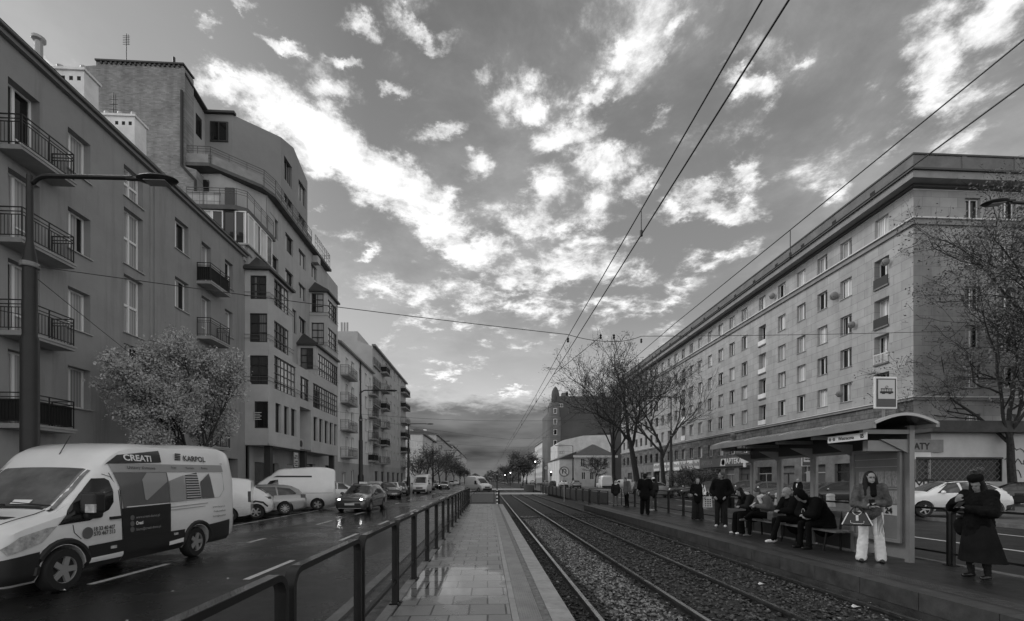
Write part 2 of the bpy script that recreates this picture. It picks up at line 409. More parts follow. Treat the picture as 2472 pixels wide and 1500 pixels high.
# lane markings
def dash(x, y0, y1, w=.12, road=None, z=.004):
    m = MB(); m.box(x - w / 2, x + w / 2, y0, y1, z - .002, z + .002); o = m.build('lane_marking', paint, road or left_road); return o
for x, us in ((-4.33, [(595, 707), (822, 862), (915, 937), (955, 975), (991, 1004), (1018, 1026), (1037, 1043)]), (-6.81, [(218, 405), (600, 640), (765, 800), (858, 878), (915, 928), (955, 965), (985, 992)])):
    for a, b in us:
        Y0, Y1 = atYX(a, x), atYX(b, x); dash(x, Y0, Y1)
    Y = Y1 + 6
    while Y < 150: dash(x, Y, Y + 4); Y += 9
dash(-6.81, 2.0, 4.6); dash(-4.33, 1.5, 4.2)
dash(-9.9, 14, 60, .08)
for x, w in ((13.35, .14), (16.85, .12)):
    Y = 2.4 if x < 15 else 3.0
    while Y < 55:
        dash(x, Y, Y + 4.2, w, right_road); Y += 8.2
# platforms
pt = brickmat('platform_tiles', .15, .235, .010, .442, .442, .011, .34, .5, nz=.22, nzs=1.5, bump=.5, rvar=.12)
# rain puddle lying on the near tiles: its own outline in the tile material's roughness
def add_puddles(m, spots, coords='Object'):
    nt = m.node_tree; b = nt.nodes['Principled BSDF']; t = mnode(m, 'ShaderNodeTexCoord'); src = b.inputs['Roughness'].links[0].from_socket if b.inputs['Roughness'].links else None
    nz_ = mnode(m, 'ShaderNodeTexNoise'); nz_.inputs['Scale'].default_value = 3.0; nz_.inputs['Detail'].default_value = 4; nt.links.new(t.outputs[coords], nz_.inputs['Vector'])
    msk = None
    for (x, y, rx, ry, s) in spots:
        mp = mnode(m, 'ShaderNodeMapping', vector_type='TEXTURE'); mp.inputs['Location'].default_value = (x, y, 0); mp.inputs['Scale'].default_value = (rx, ry, 99)
        nt.links.new(t.outputs[coords], mp.inputs[0]); l = mnode(m, 'ShaderNodeVectorMath', operation='LENGTH'); nt.links.new(mp.outputs[0], l.inputs[0])
        a = mnode(m, 'ShaderNodeMath', operation='MULTIPLY_ADD'); nt.links.new(nz_.outputs['Fac'], a.inputs[0]); a.inputs[1].default_value = .9; nt.links.new(l.outputs['Value'], a.inputs[2])
        r = mnode(m, 'ShaderNodeMapRange', interpolation_type='SMOOTHSTEP'); r.inputs[1].default_value = 1.25; r.inputs[2].default_value = 1.5; r.inputs[3].default_value = s; r.inputs[4].default_value = 0
        nt.links.new(a.outputs[0], r.inputs[0])
        if msk is None: msk = r.outputs[0]
        else:
            q = mnode(m, 'ShaderNodeMath', operation='MAXIMUM'); nt.links.new(msk, q.inputs[0]); nt.links.new(r.outputs[0], q.inputs[1]); msk = q.outputs[0]
    mx = mnode(m, 'ShaderNodeMix', data_type='FLOAT'); nt.links.new(msk, mx.inputs[0])
    if src: nt.links.new(src, mx.inputs[2])
    else: mx.inputs[2].default_value = b.inputs['Roughness'].default_value
    mx.inputs[3].default_value = .035; nt.links.new(mx.outputs[0], b.inputs['Roughness'])
    for n in nt.nodes:
        if n.type == 'BUMP':
            k = mnode(m, 'ShaderNodeMath', operation='MULTIPLY_ADD'); nt.links.new(msk, k.inputs[0]); k.inputs[1].default_value = -n.inputs['Strength'].default_value * .93; k.inputs[2].default_value = n.inputs['Strength'].default_value
            nt.links.new(k.outputs[0], n.inputs['Strength'])
add_puddles(pt, [(-.55, 7.1, .95, 1.35, 1.0), (-.2, 4.4, .6, .5, .5), (-1.0, 10.2, .3, 1.5, .6)])
add_puddles(asph, [(-5.6, 24, 1.2, 7, .75), (-3.2, 13, .6, 4, .45), (-8.4, 19, .9, 3, .5), (-3.4, 40, 1.0, 10, .7), (-6.5, 48, 1.6, 12, .6), (-9.4, 12.5, .8, 2, .45)])
PZ, PE = .23, 29.3
g = MB(); g.box(-1.24, .965, -6, PE, -.33, PZ - .03); struct('left_platform_base', g, concd)
g = MB(); g.box(-1.12, .272, -6, PE, PZ - .03, PZ); struct('left_platform_paving', g, pt)
g = MB(); g.box(-1.24, -1.12, -6, PE, PZ - .03, PZ + .012); struct('left_platform_border', g, conc)
g = MB()
for y in range(-6, 29): g.box(.278, .358, y + .004, y + .996, PZ - .03, PZ + .002)
struct('platform_guide_strip', g, mat('guide_strip', .30, .5, nscale=4, namt=.2))
tact = mat('tactile_slab', .24, .5, nscale=3, namt=.25)
# tactile paving: real raised ribs near, blisters nearest
g = MB(); g.box(.362, .618, -6, PE, PZ - .03, PZ)
for i in range(9):
    x = .378 + i * .0275; g.box(x, x + .012, 5.0, 22, PZ - .004, PZ + .005)
yy = 2.6
while yy < 5.0:
    for i in range(8):
        x = .38 + i * .029 + (.0145 if int(round(yy / .03)) % 2 else 0)
        g.box(x, x + .014, yy, yy + .015, PZ - .004, PZ + .005)
    yy += .03
struct('tactile_paving', g, tact)
g = MB(); g.box(.622, .716, -6, PE, PZ - .03, PZ - .003); struct('platform_dark_strip', g, mat('dark_paver_strip', .15, .6, nscale=9, namt=.6, bump=.3))
g = MB()
rr = random.Random(3)
y = -6
while y < PE - .4:
    d = rr.uniform(-.003, .003); g.box(.72, .972, y + .006, y + .494, -.25, PZ + .004 + d); y += .5
struct('platform_edge_blocks', g, mat('edge_block', .32, .55, nscale=6, namt=.25, bump=.25, bscale=45))
# right platform
g = MB(); g.box(5.97, 8.62, -6, 27.9, -.33, PZ - .03); struct('right_platform_base', g, concd)
rp = brickmat('right_platform_asphalt', .022, .028, .014, .5, .5, .006, .42, nz=.35, nzs=1.1, rvar=.15)
g = MB(); g.box(6.9, 8.5, -6, 27.9, PZ - .03, PZ); struct('right_platform_paving', g, rp)
g = MB()
y = -6
while y < 27.6: g.box(5.96, 6.28, y + .005, y + .995, -.02, PZ + .003 + rr.uniform(-.002, .002)); y += 1.0
struct('right_platform_edge', g, mat('edge_block_dark', .06, .5, nscale=4, namt=.45, bump=.2))
g = MB(); g.box(6.28, 6.40, -6, 27.9, PZ - .03, PZ - .002); g.box(6.70, 6.9, -6, 27.9, PZ - .03, PZ - .001); struct('right_platform_strip', g, mat('strip_dark', .035, .5, nscale=4, namt=.3))
g = MB(); g.box(6.402, 6.698, -6, 27.9, PZ - .03, PZ)
yy = 2.0
while yy < 18:
    for i in range(7): g.box(6.425 + i * .04, 6.445 + i * .04, yy, yy + .05, PZ - .004, PZ + .006)
    yy += .09
struct('right_tactile_paving', g, mat('tactile_dark', .07, .45, nscale=3, namt=.3))
g = MB(); g.box(8.5, 8.62, -6, 27.9, PZ - .03, PZ + .02); struct('right_platform_border', g, conc)
# track bed
g = MB(); nx, ny = 60, 900
rng = np.random.default_rng(1)
xs = np.concatenate([np.linspace(.9, 6.05, 70)]); ys = np.concatenate([np.linspace(-6, 14, 260), np.linspace(14.3, 60, 150)])
X, Y = np.meshgrid(xs, ys); Z = -.175 + rng.normal(0, .008, X.shape)
vs = np.stack([X, Y, Z], -1).reshape(-1, 3); nX = len(xs)
fs = [(j * nX + i, j * nX + i + 1, (j + 1) * nX + i + 1, (j + 1) * nX + i) for j in range(len(ys) - 1) for i in range(nX - 1)]
g.v = [tuple(p) for p in vs]; g.f = fs; g.m = [0] * len(fs)
struct('track_bed', g, ballm, True)
g = MB(); g.box(.9, 7.6, 28, 57.5, -.4, -.19); g.box(-1, 7.2, 64.5, 900, -.3, -.10); struct('track_bed_far', g, ballm)
# level crossing
g = MB(); g.box(-1.95, 9.35, 58.5, 64.5, -.3, -.055); struct('crossing_road', g, mat('crossing_concrete', .40, .45, nscale=1, namt=.25))
g = MB(); g.box(-1.95, 9.35, 84, 92, -.29, -.05); struct('crossing_road', g, MATS['crossing_concrete'])
# ballast stones: one countless mass
def stone_field(n, x0, x1, y0, y1, s0, s1, seed, z=-.165, pile=None):
    r = np.random.default_rng(seed)
    base = np.array([(1, 0, 0), (-1, 0, 0), (0, 1, 0), (0, -1, 0), (0, 0, 1), (0, 0, -1)], float)
    tri = np.array([(0, 2, 4), (2, 1, 4), (1, 3, 4), (3, 0, 4), (2, 0, 5), (1, 2, 5), (3, 1, 5), (0, 3, 5)])
    # subdivide octahedron's equator a little by using 10 points
    th = np.linspace(0, 2 * np.pi, 6)[:-1]
    ring = np.stack([np.cos(th), np.sin(th), np.full(5, -.35)], 1); ring2 = np.stack([np.cos(th + .6) * .62, np.sin(th + .6) * .62, np.full(5, .5)], 1)
    base = np.concatenate([ring, ring2, [(0, 0, -.8)]]); tri = []
    for i in range(5): j = (i + 1) % 5; tri += [(i, j, 5 + i), (j, 5 + j, 5 + i), (10, j, i)]
    top = [(5, 6, 7), (5, 7, 8), (5, 8, 9)]; tri = np.array(tri + top)
    V = np.empty((n, 11, 3)); 
    cx = r.uniform(x0, x1, n); cy = y0 + (y1 - y0) * r.uniform(0, 1, n) ** 1.25
    s = r.uniform(s0, s1, n)
    for i in range(n):
        sc = s[i] * r.uniform(.6, 1.25, 3) * np.array([1, 1, .7]); P = base * r.uniform(.75, 1.25, (11, 1)) * sc
        q = Euler((r.uniform(-.6, .6), r.uniform(-.6, .6), r.uniform(0, 6.28))).to_matrix(); P = P @ np.array(q).T
        V[i] = P + (cx[i], cy[i], z + r.uniform(-.2, .7) * s[i])
    F = (tri[None] + (np.arange(n) * 11)[:, None, None]).reshape(-1, 3)
    return V.reshape(-1, 3), F
def np_mesh(name, V, F, m, smooth=False):
    me = bpy.data.meshes.new(name); nv, nf = len(V), len(F); k = F.shape[1]
    me.vertices.add(nv); me.vertices.foreach_set('co', V.astype(np.float32).ravel())
    me.loops.add(nf * k); me.loops.foreach_set('vertex_index', F.astype(np.int32).ravel())
    me.polygons.add(nf); me.polygons.foreach_set('loop_start', np.arange(0, nf * k, k, dtype=np.int32))
    me.materials.append(m); me.update(calc_edges=True)
    if smooth: me.polygons.foreach_set('use_smooth', [True] * nf)
    return me
stm = mat('ballast_stone', .085, .65, nscale=4.5, namt=.8, spec=.5)
def stonemat(name, lo, hi, rough=.6):
    m = mat(name, .1, rough); nt = m.node_tree; b = nt.nodes['Principled BSDF']
    t = mnode(m, 'ShaderNodeTexCoord'); v = mnode(m, 'ShaderNodeTexVoronoi'); v.inputs['Scale'].default_value = 22
    nt.links.new(t.outputs['Object'], v.inputs['Vector']); s = mnode(m, 'ShaderNodeSeparateColor'); nt.links.new(v.outputs['Color'], s.inputs[0])
    p = mnode(m, 'ShaderNodeMath', operation='POWER'); nt.links.new(s.outputs[0], p.inputs[0]); p.inputs[1].default_value = 2.2
    r = mnode(m, 'ShaderNodeMapRange'); r.inputs[3].default_value = lo; r.inputs[4].default_value = hi; nt.links.new(p.outputs[0], r.inputs[0]); nt.links.new(r.outputs[0], b.inputs['Base Color']); return m
st1 = stonemat('ballast_stone_pale', .05, .40); st2 = stonemat('ballast_stone_dark', .02, .085)
V1, F1 = stone_field(8500, 1.76, 2.74, 1.5, 24, .016, .046, 5)
o = bpy.data.objects.new('ballast', np_mesh('ballast', V1, F1, st1)); COL.objects.link(o); tag(o, 'pale grey crushed stone between the rails of the near track', 'ballast', kind='stuff')
V2, F2 = stone_field(10500, 3.15, 5.95, 2.5, 26, .015, .048, 6)
st3 = stonemat('ballast_stone_mid', .018, .13)
o = bpy.data.objects.new('ballast', np_mesh('ballast', V2, F2, st3)); COL.objects.link(o); tag(o, 'mixed dark crushed stone from the track middle to the far platform', 'ballast', kind='stuff')
parts_ = [stone_field(n_, a_, b_, 1.6, 24, .015, .036, sd_) for n_, a_, b_, sd_ in ((2600, .98, 1.45, 7), (1300, 1.58, 1.80, 17), (1300, 2.68, 2.88, 18), (1100, 2.98, 3.2, 19))]
V3 = np.concatenate([q_[0] for q_ in parts_]); o_ = 0; F_ = []
for q_ in parts_: F_.append(q_[1] + o_); o_ += len(q_[0])
F3 = np.concatenate(F_)
o = bpy.data.objects.new('ballast', np_mesh('ballast', V3, F3, st2)); COL.objects.link(o); tag(o, 'blackened crushed stone along the near platform edge and beside its rails', 'ballast', kind='stuff')
# leaf litter on the ballast, verge and far platform
def leaf_litter(n, boxes, size, seed):
    r = np.random.default_rng(seed); V = []; F = []
    for i in range(n):
        x0, x1, y0, y1, z = boxes[i % len(boxes)]
        c = np.array([r.uniform(x0, x1), y0 + (y1 - y0) * r.uniform() ** 1.3, z + r.uniform(.004, .03)]); a = r.uniform(0, 6.28); s = size * r.uniform(.5, 1.3)
        d = np.array([math.cos(a), math.sin(a), r.uniform(-.3, .3)]); e = np.array([-math.sin(a), math.cos(a), r.uniform(-.3, .3)])
        k = len(V); V += [c - d * s, c - e * s * .6, c + d * s, c + e * s * .6 + (0, 0, s * .3)]; F.append((k, k + 1, k + 2, k + 3))
    return np.array(V), np.array(F)
lv, lf = leaf_litter(1500, [(5.4, 5.93, 4, 27, -.13), (5.4, 5.93, 4, 27, -.13), (3.1, 5.4, 4, 20, -.13), (1.1, 3, 2, 16, -.13), (-13.1, -9.0, 10, 40, .004), (-1.8, -1.3, 2, 28, .05), (-9, -2, 2, 30, .003)], .03, 8)
o = bpy.data.objects.new('leaf_litter', np_mesh('leaf_litter', lv, lf, mat('dead_leaf', .22, .7, nscale=20, namt=.8))); COL.objects.link(o); tag(o, 'small pale fallen leaves scattered over track and road', 'leaf litter', kind='stuff')
# rails
railm = mat('rail_steel', .05, .55, metal=.3, nscale=8, namt=.5)
railtop = mat('rail_running_band', .62, .22, metal=1.0, nscale=3, rvar=.08)
def rail_mesh(y1=420, shiny=.055):
    m = MB(); m.mi = 0
    m.box(-.036, .036, -6, y1, -.045, -.004); m.box(-.010, .010, -6, y1, -.13, -.045); m.box(-.075, .075, -6, y1, -.16, -.125)
    m.mi = 1; m.box(-shiny / 2, shiny / 2, -6, y1, -.004, .0)
    return m
RZ = -.07
RX = (1.52, 2.93, 4.27, 5.72)
for x, lab, sh in zip(RX, ('polished tram rail nearest the left platform', 'second tram rail from the left platform, bright top', 'third tram rail, dark, starting the far track', 'tram rail nearest the right platform'), (.06, .06, .03, .032)):
    m = rail_mesh(shiny=sh); o = m.build('tram_rail', [railm, railtop]); o.location = (x, 0, RZ); tag(o, lab, 'rail', 'tram rails')
g = MB(); g.tube([(1.0, 22.3, -.12), (2.3, 22.6, -.10), (5.9, 23.0, -.11)], .025, 6); tag(g.build('cable_pipe', railm), 'thin dark cable pipe crossing both tracks between the stones', 'pipe')

# ================================================================== BUILDINGS
class Wall:
    """a vertical wall plane. theta turns local x (along the wall) ; local y points INTO the building; z is up"""
    def __init__(s, x, y, theta): s.o = Vector((x, y, 0)); s.th = rad(theta); s.M = Matrix.Translation(s.o) @ Matrix.Rotation(s.th, 4, 'Z'); s.a = Vector((math.cos(s.th), math.sin(s.th), 0)); s.n = Vector((-math.sin(s.th), math.cos(s.th), 0))
    def hit(s, u, v, d=0):
        r = ray(u, v); p0 = Vector((0, -SH, HC)); q = s.o + s.n * d
        t = (q - p0).dot(s.n) / r.dot(s.n); p = p0 + r * t
        return ((p - s.o).dot(s.a), p.z)
    def S(s, u, d=0): return s.hit(u, VH, d)[0]
    def rect(s, u0, v0, u1, v1, d=0, vat=None):
        """opening whose left edge spans rows v0..v1 at column u0 and whose right edge is at column u1"""
        a, zt = s.hit(u0, v0, d); _, zb = s.hit(u0, v1, d); b = s.S(u1, d)
        return (min(a, b), max(a, b), zb, zt)
    def P(s, x, y, z): return s.M @ Vector((x, y, z))
def LW(X, y0=0): return Wall(X, y0, 90)        # left side of the street, faces +X; local x = world Y
def RW(X, y0=0): return Wall(X, y0, -90)       # right side, faces -X; local x = -Y
def FW(Y, x0=0): return Wall(x0, Y, 0)         # faces the camera; local x = world X
def facade(mb, w, s0, s1, z0, z1, ops, depth=.3):
    """wall sheet with real openings and their reveals"""
    ss = sorted({s0, s1, *[o[0] for o in ops], *[o[1] for o in ops]}); zs = sorted({z0, z1, *[o[2] for o in ops], *[o[3] for o in ops]})
    ss = [q for q in ss if s0 - 1e-6 <= q <= s1 + 1e-6]; zs = [q for q in zs if z0 - 1e-6 <= q <= z1 + 1e-6]
    grid = {}
    for j in range(len(zs)):
        for i in range(len(ss)): grid[(i, j)] = len(mb.v); mb.v.append(tuple(w.P(ss[i], 0, zs[j])))
    for j in range(len(zs) - 1):
        for i in range(len(ss) - 1):
            cx, cz = (ss[i] + ss[i + 1]) / 2, (zs[j] + zs[j + 1]) / 2
            if any(o[0] < cx < o[1] and o[2] < cz < o[3] for o in ops): continue
            mb.f.append((grid[(i, j)], grid[(i + 1, j)], grid[(i + 1, j + 1)], grid[(i, j + 1)])); mb.m.append(mb.mi)
    for o in ops:
        a, b, c, d = o[:4]; dp = o[4] if len(o) > 4 else depth
        P = w.P
        mb.quad(P(a, 0, c), P(a, dp, c), P(a, dp, d), P(a, 0, d)); mb.quad(P(b, 0, d), P(b, dp, d), P(b, dp, c), P(b, 0, c))
        mb.quad(P(a, 0, d), P(a, dp, d), P(b, dp, d), P(b, 0, d)); mb.quad(P(a, 0, c), P(b, 0, c), P(b, dp, c), P(a, dp, c))
def wbox(mb, w, s0, s1, d0, d1, z0, z1): mb.box(s0, s1, d0, d1, z0, z1, w.M)

frame_w = mat('window_frame_white', .85, .45); frame_d = mat('window_frame_dark', .035, .4)
sill_m = mat('sill_metal', .40, .45)
def panemat(name, lo, hi, curtain=.5, rough=.05, refl=.5):
    """glass with a dim room or a curtain close behind it, palest kind with reflected sky in its colour, different from window to window"""
    m = mat(name, .02, rough, spec=refl, coat=.0); nt = m.node_tree; b = nt.nodes['Principled BSDF']
    oi = mnode(m, 'ShaderNodeObjectInfo'); t = mnode(m, 'ShaderNodeTexCoord'); s = mnode(m, 'ShaderNodeSeparateXYZ'); nt.links.new(t.outputs['Generated'], s.inputs[0])
    # folds
    a = mnode(m, 'ShaderNodeMath', operation='MULTIPLY_ADD'); nt.links.new(s.outputs[0], a.inputs[0]); a.inputs[1].default_value = 46; nt.links.new(oi.outputs['Random'], a.inputs[2])
    sn = mnode(m, 'ShaderNodeMath', operation='SINE'); nt.links.new(a.outputs[0], sn.inputs[0])
    r = mnode(m, 'ShaderNodeMapRange'); r.inputs[1].default_value = -1; r.inputs[2].default_value = 1; r.inputs[3].default_value = hi * .6; r.inputs[4].default_value = hi; nt.links.new(sn.outputs[0], r.inputs[0])
    # which part of the width the curtain covers
    k = mnode(m, 'ShaderNodeMath', operation='MULTIPLY'); nt.links.new(oi.outputs['Random'], k.inputs[0]); k.inputs[1].default_value = 7.31
    fr = mnode(m, 'ShaderNodeMath', operation='FRACT'); nt.links.new(k.outputs[0], fr.inputs[0])
    c1 = mnode(m, 'ShaderNodeMath', operation='MULTIPLY'); nt.links.new(fr.outputs[0], c1.inputs[0]); c1.inputs[1].default_value = curtain * 1.3
    ab = mnode(m, 'ShaderNodeMath', operation='SUBTRACT'); nt.links.new(s.outputs[0], ab.inputs[0]); nt.links.new(oi.outputs['Random'], ab.inputs[1])
    ab2 = mnode(m, 'ShaderNodeMath', operation='ABSOLUTE'); nt.links.new(ab.outputs[0], ab2.inputs[0])
    lt = mnode(m, 'ShaderNodeMath', operation='LESS_THAN'); nt.links.new(ab2.outputs[0], lt.inputs[0]); nt.links.new(c1.outputs[0], lt.inputs[1])
    mx = mnode(m, 'ShaderNodeMix', data_type='FLOAT'); nt.links.new(lt.outputs[0], mx.inputs[0]); mx.inputs[2].default_value = lo; nt.links.new(r.outputs[0], mx.inputs[3])
    nt.links.new(mx.outputs[0], b.inputs['Base Color']); return m
pane_a = panemat('window_pane', .012, .45, .55); pane_d = panemat('window_pane_dim', .05, .22, .45); pane_b = panemat('window_pane_curtain_sky', .02, .70, .8, refl=.6)  # pane_b: pale curtain tone that also carries reflected sky in its colour
pane_s = mat('shop_glass', .012, .05, spec=.6)
WCACHE = {}
def window_meshes(w, h, style, fm, pm):
    key = (round(w, 2), round(h, 2), style, fm.name, pm.name)
    if key in WCACHE: return WCACHE[key]
    f = MB(); t = .07; D = .07
    def bar(x0, x1, z0, z1, d0=0, d1=D): f.box(x0, x1, d0, d1, z0, z1)
    bar(0, t, 0, h); bar(w - t, w, 0, h); bar(t, w - t, 0, t); bar(t, w - t, h - t, h)
    if style == 'two': bar(w / 2 - .045, w / 2 + .045, t, h - t, -.01)
    elif style == 'one': bar(w * .36 - .04, w * .36 + .04, t, h - t, -.01)
    elif style == 'door': bar(w * .42 - .05, w * .42 + .05, t, h - t, -.01); bar(w * .42 + .05, w - t, h * .30, h * .30 + .06)
    elif style == 'tall':
        bar(w / 2 - .045, w / 2 + .045, t, h - t, -.01); bar(t, w - t, h / 2 - .05, h / 2 + .05, -.014)
    elif style == 'grid':
        n = max(1, round(w / .55)); k = max(2, round(h / .55))
        for i in range(1, n): bar(w * i / n - .03, w * i / n + .03, t, h - t, -.01)
        for i in range(1, k): bar(t, w - t, h * i / k - .025, h * i / k + .025, -.014)
    elif style == 'bars':
        n = max(1, round(w / .75))
        for i in range(1, n): bar(w * i / n - .035, w * i / n + .035, t, h - t, -.01)
    elif style == 'ladder':
        k = 3
        bar(w / 2 - .03, w / 2 + .03, t, h - t, -.01)
        for i in range(1, k): bar(t, w - t, h * i / k - .03, h * i / k + .03, -.014)
    g_ = MB(); g_.quad((t * .5, D * .6, t * .5), (w - t * .5, D * .6, t * .5), (w - t * .5, D * .6, h - t * .5), (t * .5, D * .6, h - t * .5))
    WCACHE[key] = (f.mesh('window', fm), g_.mesh('pane', pm)); return WCACHE[key]
SILL = {}
def window(bld, w, op, style='two', fm=None, pm=None, depth=.28, sill=True, name='window', label=None):
    fm = fm or frame_w; pm = pm or pane_a
    a, b, c, d = op[:4]; dp = op[4] if len(op) > 4 else depth
    wd, h = b - a, d - c; fme, pme = window_meshes(wd, h, style, fm, pm)
    off = WLOC.get(bld.name, Vector((0, 0, 0)))
    p = w.P(a, dp - .07, c) - off
    f = inst(name, fme, bld, p, w.th, (wd / round(wd, 2), 1, h / round(h, 2)) if False else None, label)
    inst('pane', pme, f)
    if sill:
        k = round(wd, 2)
        if (k, dp) not in SILL:
            m = MB(); m.box(-.06, wd + .06, -(dp - .07) - .07, 0.0, -.05, -.012); SILL[(k, dp)] = m.mesh('sill', sill_m)
        inst('sill', SILL[(k, dp)], f)
    return f
def balcony(bld, w, s0, s1, zf, pr=.8, h=1.0, railm_=None, slabm=None, panel=None, name='balcony', slab_t=.15, bars=.11, closed=0):
    """projecting slab with its railing; railing is a sub-part"""
    m = MB(); wbox(m, w, s0, s1, -pr, 0.0, zf - slab_t, zf); wbox(m, w, s0 - .03, s1 + .03, -pr - .03, -pr, zf - .06, zf + .02)
    o = m.build(name, slabm, bld, world=True)
    r = MB(); zt = zf + h
    def P(a, b, c): return w.P(a, b, c)
    e = .04
    for z in (zt, zt - .14, zt - .24, zf + .10): r.tube([P(s0 + e, 0, z), P(s0 + e, -pr + e, z), P(s1 - e, -pr + e, z), P(s1 - e, 0, z)], .018 if z < zt else .024, 4)
    def vert(a, b): r.tube([P(a, b, zf + .1), P(a, b, zt - .24)], .009, 4, cap=False)
    k = s0 + e
    while k < s1 - e: vert(k, -pr + e); k += bars
    k = 0
    while k < pr - e: vert(s0 + e, -k); vert(s1 - e, -k); k += bars
    for a, b in ((s0 + e, -pr + e), (s1 - e, -pr + e), (s0 + e, -.02), (s1 - e, -.02), ((s0 + s1) / 2, -pr + e)): r.tube([P(a, b, zf), P(a, b, zt)], .02, 4)
    r.build('railing', railm_, o, world=True)
    if panel:
        q = MB(); wbox(q, w, s0 + .07, s1 - .07, -pr + .07, -pr + .085, zf + .08, zt - .2); wbox(q, w, s0 + .06, s0 + .075, -pr + .09, -.03, zf + .08, zt - .2); q.build('privacy_screen', panel, o, world=True)
    return o
iron = mat('black_iron', .018, .5)
render_d = mat('dark_render', .30, .9, nscale=.6, namt=.10, bump=.12, bscale=55)
def add_stain(m, amt=.25, sx=1.1, sz=.10, lo=.5, hi=.72):
    nt = m.node_tree; b = nt.nodes['Principled BSDF']; src = b.inputs['Base Color'].links[0].from_socket if b.inputs['Base Color'].links else None
    t = mnode(m, 'ShaderNodeTexCoord'); mp = mnode(m, 'ShaderNodeMapping'); mp.inputs['Scale'].default_value = (sx, sx, sz); nt.links.new(t.outputs['Object'], mp.inputs[0])
    n = mnode(m, 'ShaderNodeTexNoise'); n.inputs['Scale'].default_value = 1.6; n.inputs['Detail'].default_value = 9; n.inputs['Roughness'].default_value = .68; nt.links.new(mp.outputs[0], n.inputs['Vector'])
    r = mnode(m, 'ShaderNodeMapRange'); r.inputs[1].default_value = lo; r.inputs[2].default_value = hi; r.inputs[3].default_value = 1; r.inputs[4].default_value = 1 - amt; nt.links.new(n.outputs['Fac'], r.inputs[0])
    v = mnode(m, 'ShaderNodeVectorMath', operation='SCALE')
    if src: nt.links.new(src, v.inputs[0])
    else: v.inputs[0].default_value = b.inputs['Base Color'].default_value[:3]
    nt.links.new(r.outputs[0], v.inputs['Scale']); nt.links.new(v.outputs[0], b.inputs['Base Color']); return m
add_stain(render_d, .28)
render_l = mat('balcony_render', .34, .85, nscale=1.5, namt=.2)
roofm = mat('sheet_metal_roof', .07, .5, nscale=2, namt=.3)
darkm = mat('dark_interior', .008, .8)

SH = .85
# ---------------------------------------------------------------- left building 1: dark rendered block with balconies
XF = -15.8
w1 = LW(XF)
B1E = w1.S(597.5); EAV = 16.4
b1 = thing('apartment_building', 'dark grey rendered apartment block nearest on the left, iron balconies, behind the lettered van', 'building', (XF, 18, 0))
FL = [3.62 + 3 * k for k in range(4)]
ops = []; wl = []
def addw(op, **k): ops.append(op); wl.append((op, k))
for k in range(4):
    z = FL[k]
    for (a, b) in ((9.2, 10.2), (12.1, 13.1), (17.2, 18.18)): addw((a, b, z + .95, z + 2.5, .33), style='one')
    addw((15.05, 16.12, z + .02, z + 2.5, .36), style='door', sill=False)
    addw((23.1, 24.15, z + .95, z + 2.5, .3), style='one')
    addw((25.25, 26.1, z + .02, z + 2.4, .32), style='door', sill=False)
    addw((27.5, 28.35, z + .95, z + 2.5, .3), style='one')
for zb, zt in ((14.2, 15.55), (11.25, 13.7), (8.25, 10.78), (5.3, 7.75)): addw((19.85, 20.95, zb, zt, .3), style='tall')
ops += [(26.0, 28.9, .12, 3.1, .5), (22.5, 24, .9, 2.8, .2), (12.6, 14.0, .2, 2.8, .3), (17, 18.2, 1.0, 2.7, .3)]
m = MB(); facade(m, w1, 2, B1E, .05, EAV, ops, .3)
m.quad(w1.P(B1E, 0, 0), w1.P(B1E, 9, 0), w1.P(B1E, 9, EAV), w1.P(B1E, 0, EAV)); m.quad(w1.P(2, 9, 0), w1.P(2, 0, 0), w1.P(2, 0, EAV), w1.P(2, 9, EAV))
m.quad(w1.P(2, 0, EAV), w1.P(B1E, 0, EAV), w1.P(B1E, 9, EAV), w1.P(2, 9, EAV))
for s in (21.35, 21.62): wbox(m, w1, s, s + .14, -.05, 0, 3.4, EAV - .35)
m.build('wall', render_d, b1, world=True)
for nm_, a in (('garage_door', (26.0, 28.9, .49, .55, .1, 3.1)), ('entrance_door', (12.6, 14, .28, .33, .1, 2.8)), ('shop_window', (22.5, 24, .19, .25, .9, 2.8)), ('shop_window', (17, 18.2, .29, .34, 1.0, 2.7))):
    m = MB(); wbox(m, w1, *a); m.build(nm_, darkm, b1, world=True)
for op, k in wl: window(b1, w1, op, **{**dict(pm=pane_a), **k})
for k in range(4):
    balcony(b1, w1, 14.68, 16.6, FL[k], .8, 1.0, iron, render_l, panel=mat('black_cloth_screen', .012, .8) if k == 0 else None)
    balcony(b1, w1, 24.8, 26.7, FL[k], .76, 1.0, iron, render_l, panel=MATS['black_cloth_screen'] if k == 3 else None)
m = MB(); wbox(m, w1, 2, B1E + .05, -.24, 0, EAV, EAV + .07); wbox(m, w1, 2, B1E + .02, -.18, 0, EAV - .16, EAV - .002)
m.tube([w1.P(2, -.27, EAV + .04), w1.P(B1E, -.27, EAV + .04)], .05, 8)
m.build('gutter', mat('gutter_metal', .20, .45), b1, world=True)
m = MB(); P = w1.P
m.quad(P(2, -.3, EAV + .11), P(B1E, -.3, EAV + .11), P(B1E, 4.5, EAV + 1.5), P(2, 4.5, EAV + 1.5)); m.quad(P(2, 4.5, EAV + 1.5), P(B1E, 4.5, EAV + 1.5), P(B1E, 9, EAV + .1), P(2, 9, EAV + .1))
rf = m.build('roof', roofm, b1, world=True)
m = MB(); m.tube([(XF + .1, B1E - .12, .2), (XF + .1, B1E - .12, EAV)], .07, 8); m.build('downpipe', iron, b1, world=True)
chim_m = mat('chimney_render', .78, .85, nscale=1.5, namt=.15)
